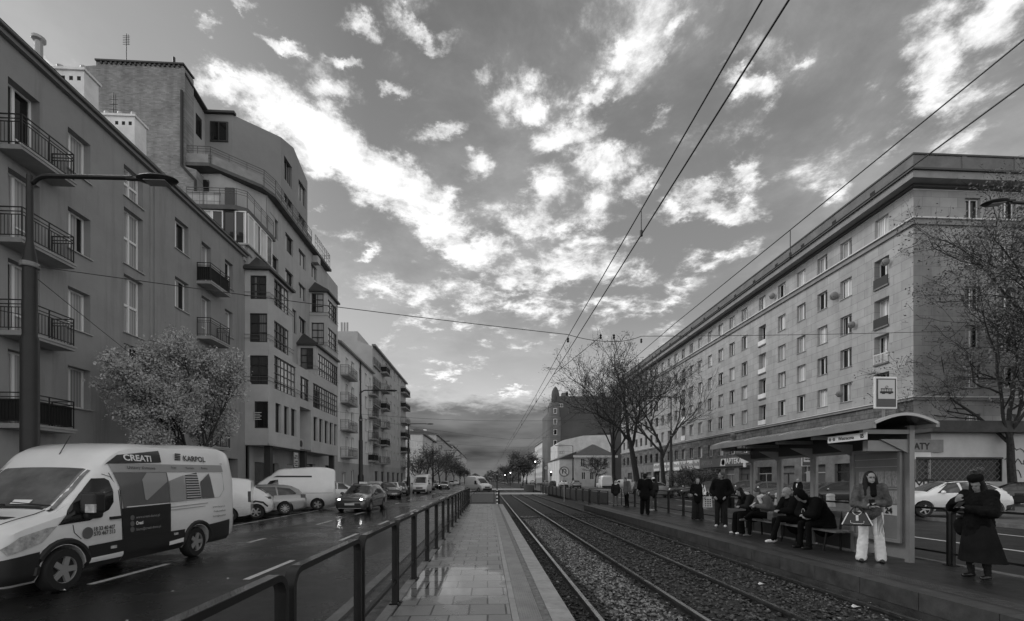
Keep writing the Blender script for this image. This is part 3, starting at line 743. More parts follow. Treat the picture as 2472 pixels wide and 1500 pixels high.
def chimney(x0, x1, y0, y1, zt, parent, pots=3, tall=False):
    m = MB(); m.box(x0, x1, y0, y1, EAV, zt); m.box(x0 - .08, x1 + .08, y0 - .08, y1 + .08, zt, zt + .10)
    c = m.build('chimney', chim_m, parent, world=True)
    for i in range(3):
        q = MB(); q.box(x1 - .95 + i * .33, x1 - .80 + i * .33, y0 - .004, y0 + .05, zt - .42, zt - .24); q.build('vent_hole', darkm, c, world=True)
    for i in range(pots):
        p = MB(); cx = x0 + .3 + (x1 - x0 - .6) * i / max(1, pots - 1); p.lathe([(.11, 0), (.11, .22), (.15, .24), (.15, .38), (.02, .42)], 10, Matrix.Translation((cx, (y0 + y1) / 2, zt + .1)))
        p.build('chimney_pot', mat('galvanised', .35, .45, metal=.5), c, world=True)
    if tall:
        p = MB(); p.lathe([(.14, 0), (.14, 1.5), (.24, 1.56), (.24, 1.68), (.02, 1.8)], 12, Matrix.Translation((x0 + .9, y0 - .2, zt - .5))); p.build('flue_pipe', MATS['galvanised'], c, world=True)
p0 = onX(203, 172, -17.7); chimney(-20.3, -17.7, p0.y, p0.y + .75, p0.z, rf, 3, True)
p0 = onX(325, 283, -18.0); chimney(-20.6, -18.0, p0.y, p0.y + .8, p0.z, rf, 4)

# ---------------------------------------------------------------- left building 2: modern stepped block with glazed bays
brick = brickmat('pale_brick', .34, .22, .25, .25, .075, .008, .9, swz=(0, 2), nz=.22, nzs=1.0, bump=.5, stain=.3, coords='Object')
render2 = mat('grey_render', .41, .85, nscale=.5, namt=.12, bump=.08, bscale=50)
Y0 = 29.75
add_stain(render2, .25)
b2 = thing('apartment_building', 'tall stepped grey block with glazed bays, roof terraces and a bare brick side wall', 'building', (XF, 36, 0))
fw = FW(Y0)
# brick end wall, one solid standing 1 m deep
poly = [(-32, 10), fw.hit(205, 160), fw.hit(232, 158), fw.hit(232, 149), fw.hit(437, 152), fw.hit(446, 166), fw.hit(446, 402), fw.hit(474, 410), fw.hit(474, 506), (fw.hit(474, 506)[0], 10)]
poly[0] = (fw.hit(205, 160)[0], 10)
m = MB(); M = Matrix.Translation((0, Y0, 0)) @ Matrix.Rotation(rad(90), 4, 'X')
m.prism(poly[::-1] if False else poly, -.9, 0, M)
o = m.build('brick_wall', brick, b2, world=True); recalc(o)
m = MB(); a, z_ = fw.hit(232, 149); b_, z2 = fw.hit(446, 152); m.box(a, b_, Y0 - .12, Y0 + 1.0, z_ , z_ + .1)
i = a + .3
while i < b_ - .3: m.box(i, i + .12, Y0 - .09, Y0 - .01, z_ - .14, z_ - .002); i += .3
m.build('coping', mat('dark_coping', .05, .6), b2, world=True)
def solid(name, plan, z0, z1, m_, parent, tops=None):
    """vertical solid from a plan outline; tops gives a height for each corner"""
    k = len(plan); q = MB(); vs = [(x, y, z0) for x, y in plan] + [(x, y, (tops[i] if tops else z1)) for i, (x, y) in enumerate(plan)]
    fs = [tuple(range(k - 1, -1, -1)), tuple(range(k, 2 * k))] + [(i, (i + 1) % k, k + (i + 1) % k, k + i) for i in range(k)]
    q.add(vs, fs); o = q.build(name, m_, parent, world=True); recalc(o); return o
w2 = LW(XF)
S0 = 48.2
CZ = 22.2
# main sheet (street front) with windows
def r2(u0, v0, u1, v1, w=w2): return w.rect(u0, v0, u1, v1)
main_ops = [r2(651, 511, 672, 560), r2(651, 606, 672, 650), r2(689, 559, 708, 602), r2(689, 646, 708, 690), r2(721, 598, 738, 637), r2(721, 680, 738, 716), r2(751, 633, 765, 666), r2(722, 762, 739, 800), r2(704, 742, 716, 800)]
main_ops = [(a, b, (max(c, 19.25) if d > 20.2 else c), d, .22) for a, b, c, d in main_ops]
mw = MB(); facade(mw, w2, Y0 + .1, S0, 3.9, 19.2, [o for o in main_ops if o[2] < 19.2], .22); facade(mw, w2, 32.7, S0, 19.2, CZ, [o for o in main_ops if o[2] >= 19.2], .22)
facade(mw, w2, Y0 + .1, S0, 0.1, 3.9, [(31, 34.5, .1, 3.0, .4), (36, 38.5, .5, 3.0, .4), (39.5, 42, .1, 3.2, .4), (44.5, 46.2, .1, 3.2, .3)], .4)
mw.quad((XF, S0, 0), (-28, S0, 0), (-28, S0, CZ), (XF, S0, CZ)); mw.quad((-19.3, Y0 + .1, 0), (XF, Y0 + .1, 0), (XF, Y0 + .1, 19.2), (-19.3, Y0 + .1, 19.2))
mw.quad((XF, 33, CZ - .02), (XF, S0, CZ - .02), (-28, S0, CZ - .02), (-28, 34, CZ - .02)); mw.quad((XF, Y0 + .1, 19.18), (XF, 34, 19.18), (-24, 34, 19.18), (-24, Y0 + .1, 19.18))
mw.build('wall', render2, b2, world=True)
for op in main_ops: window(b2, w2, op, 'two', frame_d, pane_b, .22, sill=False)
for (a, b, c, d) in ((31, 34.5, .1, 3.0), (36, 38.5, .5, 3.0), (39.5, 42, .1, 3.2), (44.5, 46.2, .1, 3.2)):
    m = MB(); wbox(m, w2, a, b, .28, .32, c, d); m.build('shopfront_glass', pane_s, b2, world=True)
# upper stepped storeys
wall3 = solid('terrace_storey_wall', [(-19.8, 30.6), (-17.8, 30.5), (-15.83, 32.7), (-15.83, 34), (-26, 34)], 19.5, CZ - .03, render2, b2)
solid('side_wall', [(-19.8, Y0 + .02), (-19.78, 32.2), (-24, 32.2), (-24, Y0 + .02)], CZ, 27, render2, b2, tops=[28.0, 27.4, 27.4, 28.0])
wt = Wall(-17.9, 32.2, math.degrees(math.atan2(35.4 - 32.2, 1.9)))
wu = LW(-16.0)
g1 = wt.hit(675, 330); L1 = math.hypot(1.9, 3.2)
tops = [27.4, 27.45, 28.35, 29.2, 28.5, 28.5, 27.4]
pts = [(-19.8, 32.2), (-17.9, 32.2), (-16.0, 35.4), (-16.0, 37.7), (-16.0, 40.6), (-24, 40.6), (-24, 32.2)]
up_ops = [wu.rect(686, 375, 705, 430), wu.rect(686, 464, 706, 517), wu.rect(721, 432, 738, 480), wu.rect(721, 512, 738, 556)]
up_ops = [(a, b, c, d, .22) for a, b, c, d in up_ops]
m = MB(); facade(m, wu, 35.4, 40.6, CZ, 28.3, up_ops, .22)
m.add([(-16, 35.4, 28.3), (-16, 40.6, 28.3), (-16, 37.7, 29.2), (-16, 35.4, 28.35)], [(0, 1, 2, 3)])
m.quad((-17.9, 32.2, CZ), (-16, 35.4, CZ), (-16, 35.4, 28.35), (-17.9, 32.2, 27.45)); m.quad((-19.8, 32.2, CZ), (-17.9, 32.2, CZ), (-17.9, 32.2, 27.45), (-19.8, 32.2, 27.4))
m.quad((-16, 40.6, CZ), (-24, 40.6, CZ), (-24, 40.6, 28.3), (-16, 40.6, 28.3))
m.add([(-19.8, 32.2, 27.4), (-17.9, 32.2, 27.45), (-16, 35.4, 28.35), (-16, 37.7, 29.2), (-16, 40.6, 28.3), (-24, 40.6, 28.3), (-24, 32.2, 27.4)], [(0, 1, 2, 3, 4, 5, 6)])
m.build('gable_wall', mat('dark_grey_render_upper', .27, .85, nscale=.5, namt=.1), b2, world=True)
for op in up_ops: window(b2, wu, op, 'two', frame_d, pane_a, .22, sill=False)
m = MB(); m.box(-19.4, -18.2, 32.12, 32.2, 25.5, 26.9); m.build('window', frame_d, b2, world=True)
m = MB(); m.box(-19.3, -18.85, 32.10, 32.115, 25.6, 26.8); m.box(-18.75, -18.3, 32.10, 32.115, 25.6, 26.8); m.build('pane', pane_s, b2.children[-1], world=True)
wsd = LW(-19.79)
for a, b in ((30.3, 30.9), (31.2, 31.8)):
    m = MB(); wbox(m, wsd, a, b, -.03, .02, 25.3, 26.7); m.build('window', pane_s, b2, world=True)
m = MB(); m.box(-20.1, -17.7, 32.0, 32.3, 27.45, 27.6); m.add([(-19.5, Y0, 28.02), (-19.5, 32.3, 27.47), (-20.4, 32.3, 27.47), (-20.4, Y0, 28.02), (-19.5, Y0, 28.14), (-19.5, 32.3, 27.6), (-20.4, 32.3, 27.6), (-20.4, Y0, 28.14)], [(0, 1, 2, 3), (4, 5, 6, 7), (0, 1, 5, 4)])
m.build('roof_edge', MATS['dark_coping'], b2, world=True)
# terrace slabs + railings
slab1 = [(-19.8, Y0 + .05), (-18.1, Y0 + .05), (-15.75, 31.9), (-15.3, 33), (-15.3, 44.8), (-16.2, 44.8), (-16.2, 36), (-20, 36)]
solid('terrace_slab', slab1, CZ, CZ + .22, mat('slab_edge', .10, .7, nscale=2, namt=.3), b2)
slab2 = [(-19.4, Y0 - .35), (-16.2, Y0 - .35), (-15.6, Y0), (-15.5, 33.4), (-16.2, 33.4), (-16.2, 34), (-19.4, 34)]
s2 = solid('terrace_slab', slab2, 19.2, 19.48, MATS['slab_edge'], b2)
def railing(path, z, h, n_h, parent, m_, post=1.0, r=.022):
    q = MB(); path = [Vector((x, y, 0)) for x, y in path]
    for k in range(n_h): zz = z + h - k * .16 if k < 3 else z + h * .5 - (k - 3) * .2; q.tube([p + Vector((0, 0, zz)) for p in path], r if k == 0 else r * .7, 5)
    for a, b in zip(path[:-1], path[1:]):
        L = (b - a).length; n = max(1, round(L / post))
        for i in range(n + 1): p = a.lerp(b, i / n); q.tube([p + Vector((0, 0, z)), p + Vector((0, 0, z + h))], r, 5)
    return q.build('railing', m_, parent, world=True)
steel = mat('painted_steel', .10, .45)
railing([(-19.7, 29.95), (-18.1, 29.95), (-15.7, 32.1), (-15.4, 33.2), (-15.4, 40)], CZ + .22, 1.15, 5, b2, steel)
q = MB()
for a, b in (((-19.6, 29.9), (-18.2, 29.9)), ((-18.0, 30.0), (-15.75, 32.0)), ((-15.42, 33.4), (-15.42, 40))):
    a = Vector((*a, 0)); b = Vector((*b, 0)); q.quad(a + Vector((0, 0, CZ + .25)), b + Vector((0, 0, CZ + .25)), b + Vector((0, 0, CZ + .85)), a + Vector((0, 0, CZ + .85)))
q.build('parapet_panel', mat('pale_panel', .26, .6, nscale=2, namt=.2), b2, world=True)
railing([(-19.3, Y0 - .28), (-16.2, Y0 - .28), (-15.65, Y0), (-15.6, 33.3)], 19.48, 1.1, 3, b2, steel)
q = MB(); q.box(-19.2, -17.2, Y0 - .24, Y0 - .2, 19.5, 20.35); q.build('parapet_panel', brickmat('white_tile_panel', .42, .34, .15, .45, .42, .02, .5, swz=(0, 2), offset=0, nz=.3), b2, world=True)
# railing round the roof terrace at the far end
railing([(-15.4, 40.8), (-15.4, 44.6), (-17, 44.6)], CZ + .22, 1.3, 4, b2, steel, .5)
for a, b, z0, z1 in ((30.32, 31.2, 20.6, 21.6),):
    q = MB(); q.box(-19.3, -18.5, 30.44, 30.5, 20.7, 21.7); q.box(-17.6, -17.0, 30.7, 30.8, 19.5, 21.4); q.build('terrace_door', pane_s, b2, world=True)
# winter garden under slab 2
q = MB(); q.box(-19.3, -15.7, Y0 - .25, Y0 + .08, 16.0, 17.0); q.box(-15.8, -15.55, Y0, 33.2, 15.6, 17.0); q.box(-19.3, -15.45, Y0 - .32, Y0 - .25, 16.95, 17.05); q.box(-15.56, -15.4, Y0 - .3, 33.25, 16.95, 17.05); q.build('winter_garden_base', render2, b2, world=True)
wn1 = FW(Y0 - .22); wn2 = LW(-15.58)
for i in range(5): window(b2, wn1, (-19.2 + i * .72, -18.5 + i * .72, 17.05, 19.18, .07), 'none', frame_w if i != 3 else frame_d, pane_b if i in (0, 1, 4) else pane_s, sill=False)
for i in range(4): window(b2, wn2, (Y0 + .0 + i * .84, Y0 + .8 + i * .84, 17.05, 19.18, .07), 'none', frame_w, pane_b, sill=False)
# bays: plan boxes in front of the main sheet (front at X = -14.3)
XB = -14.3; wb = LW(XB)
low_ops = [wb.rect(662, 857, 714, 938), wb.rect(725, 907, 746, 962), wb.rect(756, 924, 815.5, 983)]
low_ops = [(a, b, c, d, .15) for a, b, c, d in low_ops]
off_ops = [(*wb.rect(u0, 978, u1, 1040)[:2], 5.0, 7.0, .25) for u0, u1 in ((665, 679), (686, 698), (703, 716), (757, 767), (771, 780), (784, 793), (796, 804), (807, 814))]
nY0, nY1 = wb.S(724), wb.S(751)
Z0, Z1 = 4.05, 10.45
m = MB()
facade(m, wb, Y0, 43.5, 7.4, Z1, low_ops, .15); facade(m, wb, Y0, nY0, Z0, 7.4, [o for o in off_ops if o[1] < nY0], .2); facade(m, wb, nY1, 43.5, Z0, 7.4, [o for o in off_ops if o[0] > nY1], .2)
nf = FW(Y0)     # near face of the bay, faces the camera
nf_ops = [nf.rect(604, 665, 643, 722), nf.rect(603, 756, 645, 826), nf.rect(603, 858, 647, 928), nf.rect(614, 969, 647, 1034)]
nf_ops = [(a, b, c, d, .12) for a, b, c, d in nf_ops]
facade(m, nf, XF, XB, Z0, 15.6, nf_ops, .12)
P = lambda *a: a
m.quad((XF, Y0, Z0), (XF, 43.5, Z0), (XB, 43.5, Z0), (XB, Y0, Z0))
m.quad((XB, nY0, Z0), (XB - 1.4, nY0, Z0), (XB - 1.4, nY0, 7.4), (XB, nY0, 7.4)); m.quad((XB - 1.4, nY1, Z0), (XB, nY1, Z0), (XB, nY1, 7.4), (XB - 1.4, nY1, 7.4)); m.quad((XB, nY0, 7.4), (XB - 1.4, nY0, 7.4), (XB - 1.4, nY1, 7.4), (XB, nY1, 7.4))
m.quad((XB, Y0, Z1), (XF, Y0, Z1), (XF, 43.5, Z1), (XB, 43.5, Z1))
m.quad((XF, 43.5, Z0), (XB, 43.5, Z0), (XB, 43.5, 18.6), (XF, 43.5, 18.6))
# bay A
YA1 = 33.4; a_ops = [(*wb.rect(662, v0, 697, v1), .12) for v0, v1 in ((672, 735), (773, 838))]
facade(m, wb, Y0, YA1, Z1, 15.6, a_ops, .12); m.quad((XF, YA1, Z1), (XB, YA1, Z1), (XB, YA1, 15.6), (XF, YA1, 15.6))
# bay C and bay B
YC = 38.0; YB = 40.6
cn = FW(YC); c_ops = [(*cn.rect(725, 840, 756, 892), .12)]; facade(m, cn, XF, XB, Z1, 13.1, c_ops, .12)
cf_ops = [(*wb.rect(768, 852, 815, 905), .12)]; facade(m, wb, YC, 43.5, Z1, 13.1, cf_ops, .12); m.quad((XB, YC, 13.1), (XF, YC, 13.1), (XF, 43.5, 13.1), (XB, 43.5, 13.1))
bn = FW(YB); bn_ops = [(*bn.rect(752, 779, 782, 832), .12), (*bn.rect(752, 708, 781, 754), .12)]; facade(m, bn, XF, XB, 13.1, 18.6, bn_ops, .12)
bf_ops = [(*wb.rect(792, 790, 813, 836), .12), (*wb.rect(792, 722, 813, 765), .12)]; facade(m, wb, YB, 43.5, 13.1, 18.6, bf_ops, .12)
m.build('bay', mat('grey_render_bay', .48, .85, nscale=.6, namt=.12, bump=.06), b2, world=True)
for op in low_ops: window(b2, wb, op, 'grid', frame_d, pane_b, .15, sill=False)
for op in off_ops: window(b2, wb, op, 'none', frame_d, pane_s, .25, sill=False)
for op in nf_ops[:3]: window(b2, nf, op, 'ladder', frame_d, pane_d, .12, sill=False)
window(b2, nf, nf_ops[3], 'none', frame_d, pane_s, .12, sill=False)
for op in a_ops: window(b2, wb, op, 'grid', frame_d, pane_b, .12, sill=False)
for op in c_ops: window(b2, cn, op, 'ladder', frame_d, pane_d, .12, sill=False)
for op in cf_ops: window(b2, wb, op, 'grid', frame_d, pane_b, .12, sill=False)
for op in bn_ops: window(b2, bn, op, 'ladder', frame_d, pane_a, .12, sill=False)
for op in bf_ops: window(b2, wb, op, 'grid', frame_d, pane_b, .12, sill=False)
seam = mat('seamed_metal', .045, .5)
def bayroof(y0, y1, ze, zp):
    q = MB(); e = .25
    A = (XF, y0 - e, ze + .0); B = (XB + e, y0 - e, ze); C = (XB + e, y1, ze); D = (XF, y1, ze); T = (XF, y0 + 1.2, zp); U = (XF, y1, zp)
    q.add([A, B, C, D, T, U, (A[0], A[1], ze - .15), (B[0], B[1], ze - .15), (C[0], C[1], ze - .15), (D[0], D[1], ze - .15)], [(0, 1, 4), (1, 2, 5, 4), (6, 7, 1, 0), (7, 8, 2, 1), (9, 8, 7, 6)])
    q.build('bay_roof', seam, b2, world=True)
bayroof(Y0, YA1, 15.62, 17.0); bayroof(YC, 43.5, 13.12, 14.4); bayroof(YB, 43.5, 18.62, 19.9)
# window guard rails
for z in (8.25, 8.5): q = MB(); q.tube([(XF, Y0 - .1, z), (XB + .1, Y0 - .1, z), (XB + .1, 43.4, z)], .02, 4); q.build('guard_rail', steel, b2, world=True)
for z0 in (11.0, 13.75):
    for z in (z0, z0 + .25): q = MB(); q.tube([(XF, Y0 - .1, z), (XB + .1, Y0 - .1, z), (XB + .1, YA1, z)], .02, 4); q.build('guard_rail', steel, b2, world=True)
for z0, y0 in ((11.0, YC), (13.75, YB), (16.4, YB)):
    for z in (z0, z0 + .25): q = MB(); q.tube([(XF, y0 - .1, z), (XB + .1, y0 - .1, z), (XB + .1, 43.4, z)], .02, 4); q.build('guard_rail', steel, b2, world=True)
# recess: AC unit; ground floor columns
q = MB(); q.box(XB - .75, XB - .25, nY0 + .4, nY0 + 1.35, 4.2, 5.0); ac = q.build('air_conditioner', mat('ac_white', .4, .5), b2, world=True)
q = MB(); q.lathe([(.26, 0), (.26, .02)], 16, Matrix.Translation((XB - .24, nY0 + .8, 4.6)) @ Matrix.Rotation(rad(90), 4, 'Y')); q.build('fan_grille', iron, ac, world=True)
q = MB(); q.box(XF + .02, XF + .5, 41.1, 41.8, 21.4, 22.0); q.build('air_conditioner', MATS['ac_white'], b2, world=True)
for y in (30.4, 36.2, 42.8): q = MB(); q.box(-14.9, -14.5, y, y + .4, .1, Z0); q.build('column', mat('dark_column', .04, .6), b2, world=True)
q = MB(); q.box(-14.35, -14.3, Y0, 43.5, Z0 - .02, Z0 + .12); q.build('drip_edge', MATS['slab_edge'], b2, world=True)
# office notice lines in the near-face window
q = MB()
for i in range(5): q.box(-15.3, -15.3 + .55 - .1 * (i % 2), Y0 + .0, Y0 + .012, 6.15 - i * .11, 6.19 - i * .11)
q.build('window_lettering', mat('pale_lettering', .6, .6), b2, world=True)
# roof aerials
def aerial(x, y, z, h, lab, bars=6, flip=1):
    q = MB(); q.tube([(0, 0, 0), (0, 0, h)], .025, 5)
    for i in range(bars):
        zz = h * (.62 + .36 * i / bars); q.tube([(-.22, 0, zz), (.22, 0, zz)], .012, 4)
    q.tube([(.12, 0, h * .6), (.12, 0, h * .98)], .012, 4)
    o = q.build('tv_aerial', iron); o.location = (x, y + SH, z); tag(o, lab, 'aerial'); return o
p = onY(305, 150, Y0 + .5); aerial(p.x, p.y, p.z, 1.85, 'thin television mast on top of the bare brick wall')
p = onY(274, 262, Y0 - 4.0); aerial(p.x - .0, Y0 - 4.0, 18.6, p.z + .9 - 18.6, 'short roof mast in front of the brick wall')
for x in (420,): p = onY(x, 152, Y0 + .3); q = MB(); q.tube([(0, 0, 0), (0, 0, .35)], .08, 8); o = q.build('vent_pipe', iron); o.location = (p.x, p.y + SH, p.z); tag(o, 'stub vent pipe at the right end of the brick wall top', 'vent pipe')
# downpipes on the brick wall
q = MB(); X1 = fw.hit(441, 300)[0]; z = lambda v: fw.hit(441, v)[1]
q.tube([(X1, Y0 - .1, z(222)), (X1, Y0 - .1, z(402)), (fw.hit(474, 440)[0], Y0 - .1, z(437)), (fw.hit(474, 440)[0], Y0 - .1, z(500))], .09, 6); q.build('downpipe', iron, b2, world=True)

# ---------------------------------------------------------------- left building 3: pale block with a balcony stack
def simple_block(b, w, s0, s1, zb, zt, wins, wm, roof_h=.0, depth=9.0, d=.22, name='wall'):
    m = MB(); facade(m, w, s0, s1, zb, zt, wins, d); P = w.P
    m.quad(P(s0, depth, zb), P(s0, 0, zb), P(s0, 0, zt), P(s0, depth, zt)); m.quad(P(s1, 0, zb), P(s1, depth, zb), P(s1, depth, zt), P(s1, 0, zt))
    m.quad(P(s0, 0, zt), P(s1, 0, zt), P(s1, depth, zt), P(s0, depth, zt)); return m.build(name, wm, b, world=True)
pale_r = mat('pale_render', .74, .85, nscale=.4, namt=.1, bump=.05)
b3 = thing('apartment_building', 'pale apartment block with open balconies, right after the stepped block', 'building', (XF, 55, 0))
E3 = 16.3; s3 = 62.7
ops = []; bal = []
for k in range(4):
    z = 4.3 + 2.95 * k
    for y in (53.0, 56.2, 58.9): ops.append((y, y + 1.1, z + .9, z + 2.4, .25))
    ops.append((50.9, 51.9, z + .05, z + 2.3, .25)); bal.append((49.0, 52.4, z))
    ops.append((60.9, 61.9, z + .05, z + 2.3, .25))
lo = [(53, 54.1, 1.2, 2.9, .25), (56, 57.1, 1.2, 2.9, .25), (49.5, 51, .12, 2.6, .3)]
simple_block(b3, w2, S0 + .05, s3, 3.7, E3, ops, pale_r)
simple_block(b3, w2, S0 + .05, s3, .1, 3.7, lo, mat('mid_render', .38, .85, nscale=.6, namt=.15), name='ground_floor_wall')
for op in ops + lo: window(b3, w2, op, 'two' if op[3] - op[2] < 2 else 'door', frame_w, pane_a, .25, sill=op[3] - op[2] < 2)
for a, b_, z in bal: balcony(b3, w2, a, b_, z, .9, 1.0, iron, render_l, bars=.14)
for k in range(4): balcony(b3, w2, 60.4, 62.5, 4.3 + 2.95 * k, .9, 1.0, iron, render_l, bars=.14, panel=MATS['black_cloth_screen'] if k in (0,) else None)
m = MB(); wbox(m, w2, S0, s3, -.4, .2, E3, E3 + .2); m.build('cornice', MATS['gutter_metal'], b3, world=True)
m = MB(); P = w2.P; m.quad(P(S0, -.3, E3 + .21), P(s3, -.3, E3 + .21), P(s3, 4.5, E3 + 1.4), P(S0, 4.5, E3 + 1.4)); m.build('roof', roofm, b3, world=True)
m = MB(); m.tube([(XF + .12, 56.4, .2), (XF + .12, 56.4, E3)], .08, 6); m.build('downpipe', iron, b3, world=True)
# ---------------------------------------------------------------- left building 4: taller grey block with loggias
b4 = thing('apartment_building', 'taller grey apartment block with dark loggias at the far end of the left row', 'building', (XF, 75, 0))
s4a, s4b, E4 = s3 + .05, 88.2, 20.2
add_stain(pale_r, .2); mid = mat('mid_grey_render', .46, .85, nscale=.4, namt=.12, bump=.05)
ops = []
for k in range(6):
    z = 4.2 + 2.7 * k
    ops.append((63.0, 66.8, z + .1, z + 2.4, 1.3))
    for y in (70.9, 74.1, 76.9, 80.1): ops.append((y, y + 1.15, z + .85, z + 2.25, .22))
    ops.append((68.0, 69.0, z + .05, z + 2.25, .22)); ops.append((83.6, 84.6, z + .05, z + 2.25, .22))
lo = [(64 + i * 3.9, 66 + i * 3.9, .9, 3.0, .25) for i in range(6)]
m4 = simple_block(b4, w2, s4a, s4b, 3.8, E4, ops, mid, depth=11)
simple_block(b4, w2, s4a, s4b, .1, 3.8, lo, MATS['mid_render'], name='ground_floor_wall', depth=11)
for op in ops:
    if op[4] < 1: window(b4, w2, op, 'two' if op[3] - op[2] < 2 else 'door', frame_w, pane_a, .22, sill=op[3] - op[2] < 2)
    else: q = MB(); wbox(q, w2, op[0], op[1], 1.28, 1.33, op[2], op[3]); q.build('loggia_back', mat('loggia_back', .10, .8), b4, world=True)
for op in lo: window(b4, w2, op, 'none', frame_d, pane_s, .25, sill=False)
for k in range(6):
    z = 4.2 + 2.7 * k
    balcony(b4, w2, 67.4, 69.9, z, .95, 1.0, iron, render_l, bars=.16, panel=MATS['black_cloth_screen'] if k % 2 else None)
    balcony(b4, w2, 83.0, 88.0, z, .95, 1.0, iron, render_l, bars=.18, panel=MATS['black_cloth_screen'] if k % 3 else None)
    if k < 6: balcony(b4, w2, 63.0, 66.8, z, .25, 1.0, iron, render_l, bars=.16)
m = MB(); wbox(m, w2, s4a, s4b + .2, -.4, .1, E4, E4 + .25); m.build('cornice', MATS['gutter_metal'], b4, world=True)
# its bare side wall and roof rising behind the pale block
fw4 = FW(s4a)
poly = [(-30, E3), fw4.hit(818, 800), fw4.hit(863, 800), fw4.hit(863, 823), fw4.hit(899, 836), (fw4.hit(899, 836)[0], E3)]
poly[0] = (fw4.hit(780, 800)[0], E3 - 1); poly.insert(1, fw4.hit(780, 800)); poly[-1] = (fw4.hit(899, 836)[0], E3 - 1)
m = MB(); m.prism(poly, -6, -.02, Matrix.Translation((0, s4a, 0)) @ Matrix.Rotation(rad(90), 4, 'X')); o = m.build('side_wall', mid, b4, world=True); recalc(o)
for u in (823, 830, 837):
    p = fw4.hit(u, 800); m = MB(); m.tube([(p[0], s4a + .3, p[1] - .1), (p[0], s4a + .3, p[1] + 1.3)], .13, 6); m.build('chimney_pipe', MATS['galvanised'], b4, world=True)
for i in range(3): m = MB(); m.box(XF - .9, XF - .2, 70 + i * 5, 70.8 + i * 5, E4 + .2, E4 + 1.0); m.build('chimney', MATS['chimney_render'], b4, world=True)

for b_ in (b1, b2, b3, b4): b_.location.y += SH
SH = 0.0
# ---------------------------------------------------------------- far left row
def far_block(label, w, s0, s1, zt, wm, ends, depth, ncol, nfl, fh=3.0, z0=3.8, roof=0.0, cornice=True, pm=None, wstep=None, balc=(), seed=0, endwins=0):
    """distant house: street wall + the end wall that faces us, windows as parts"""
    c = w.P((s0 + s1) / 2, 0, 0)
    b = thing('apartment_building', label, 'building', (c.x, c.y, 0)); r = random.Random(seed); ops = []
    for k in range(nfl):
        for i in range(ncol):
            s = s0 + (s1 - s0) * (i + .5) / ncol; z = z0 + fh * k
            ops.append((s - .65, s + .65, z + .9, z + 2.4, .2))
    near = min(s0, s1) if w.th > 0 else max(s0, s1)
    P = w.P; m = MB(); facade(m, w, s0, s1, .1, zt, ops, .2)
    for sN in (s0, s1): m.quad(P(sN, 0, .1), P(sN, depth, .1), P(sN, depth, zt), P(sN, 0, zt))
    m.quad(P(s0, 0, zt), P(s1, 0, zt), P(s1, depth, zt), P(s0, depth, zt)); m.build('wall', wm, b, world=True)
    for op in ops[:90]: window(b, w, op, 'two', frame_w, pm or pane_a, .2, sill=False)
    if endwins:
        we = FW(P(near, 0, 0).y - .02)
        x0, x1 = sorted((P(near, 0, 0).x, P(near, depth, 0).x))
        for k in range(nfl):
            for i in range(endwins):
                x = x0 + (x1 - x0) * (i + .5) / endwins; window(b, we, (x - .6, x + .6, z0 + fh * k + .9, z0 + fh * k + 2.3, .08), 'two', frame_w, pm or pane_d, .08, sill=False)
    if cornice: q = MB(); wbox(q, w, min(s0, s1) - .2, max(s0, s1) + .2, -.5, depth + .2, zt, zt + .35); q.build('cornice', conc, b, world=True)
    if roof:
        q = MB(); a, bb = min(s0, s1) - .3, max(s0, s1) + .3
        A, B, C, D, E, F = P(a, -.4, zt + .36), P(bb, -.4, zt + .36), P(bb, depth + .3, zt + .36), P(a, depth + .3, zt + .36), P(a + 1, depth / 2, zt + roof), P(bb - 1, depth / 2, zt + roof)
        q.add([A, B, C, D, E, F], [(0, 1, 5, 4), (2, 3, 4, 5), (3, 0, 4), (1, 2, 5)]); o = q.build('roof', roofm, b, world=True); recalc(o)
        for i in range(3):
            s = a + (bb - a) * (i + .6) / 3.2; q = MB(); c0 = P(s, depth * .4, zt + roof * .4); q.box(c0.x - .5, c0.x + .5, c0.y - .4, c0.y + .4, zt, zt + roof + .8); q.build('chimney', MATS['chimney_render'], b, world=True)
    for (k, i) in balc:
        s = s0 + (s1 - s0) * (i + .5) / ncol; balcony(b, w, s - 1.3, s + 1.3, z0 + fh * k, .9, 1.0, iron, render_l, bars=.3)
    return b
stone_g = mat('weathered_stucco', .5, .85, nscale=.5, namt=.25); stone_p = mat('old_pale_stucco', .62, .85, nscale=.5, namt=.2); stone_d = mat('dark_stucco', .24, .85, nscale=.5, namt=.2)
wl5 = LW(-15.2)
far_block('pale corner house beyond the side street, nearest of the far left row', wl5, 108, 134, 12.4, stone_p, 1, 12, 9, 3, 3.1, 2.2, roof=1.6, endwins=3, seed=1, balc=((1, 2), (2, 4)))
far_block('long grey house with balconies, second of the far left row', wl5, 136, 196, 15.0, stone_g, 1, 12, 20, 4, 3.1, 2.2, roof=2, seed=2, balc=((1, 2), (2, 2), (3, 2), (1, 8), (2, 8), (1, 14), (2, 14)))
far_block('far grey house where the left row fades out', wl5, 200, 330, 16.5, stone_g, 1, 12, 30, 4, 3.3, 2.5, roof=2, seed=3)

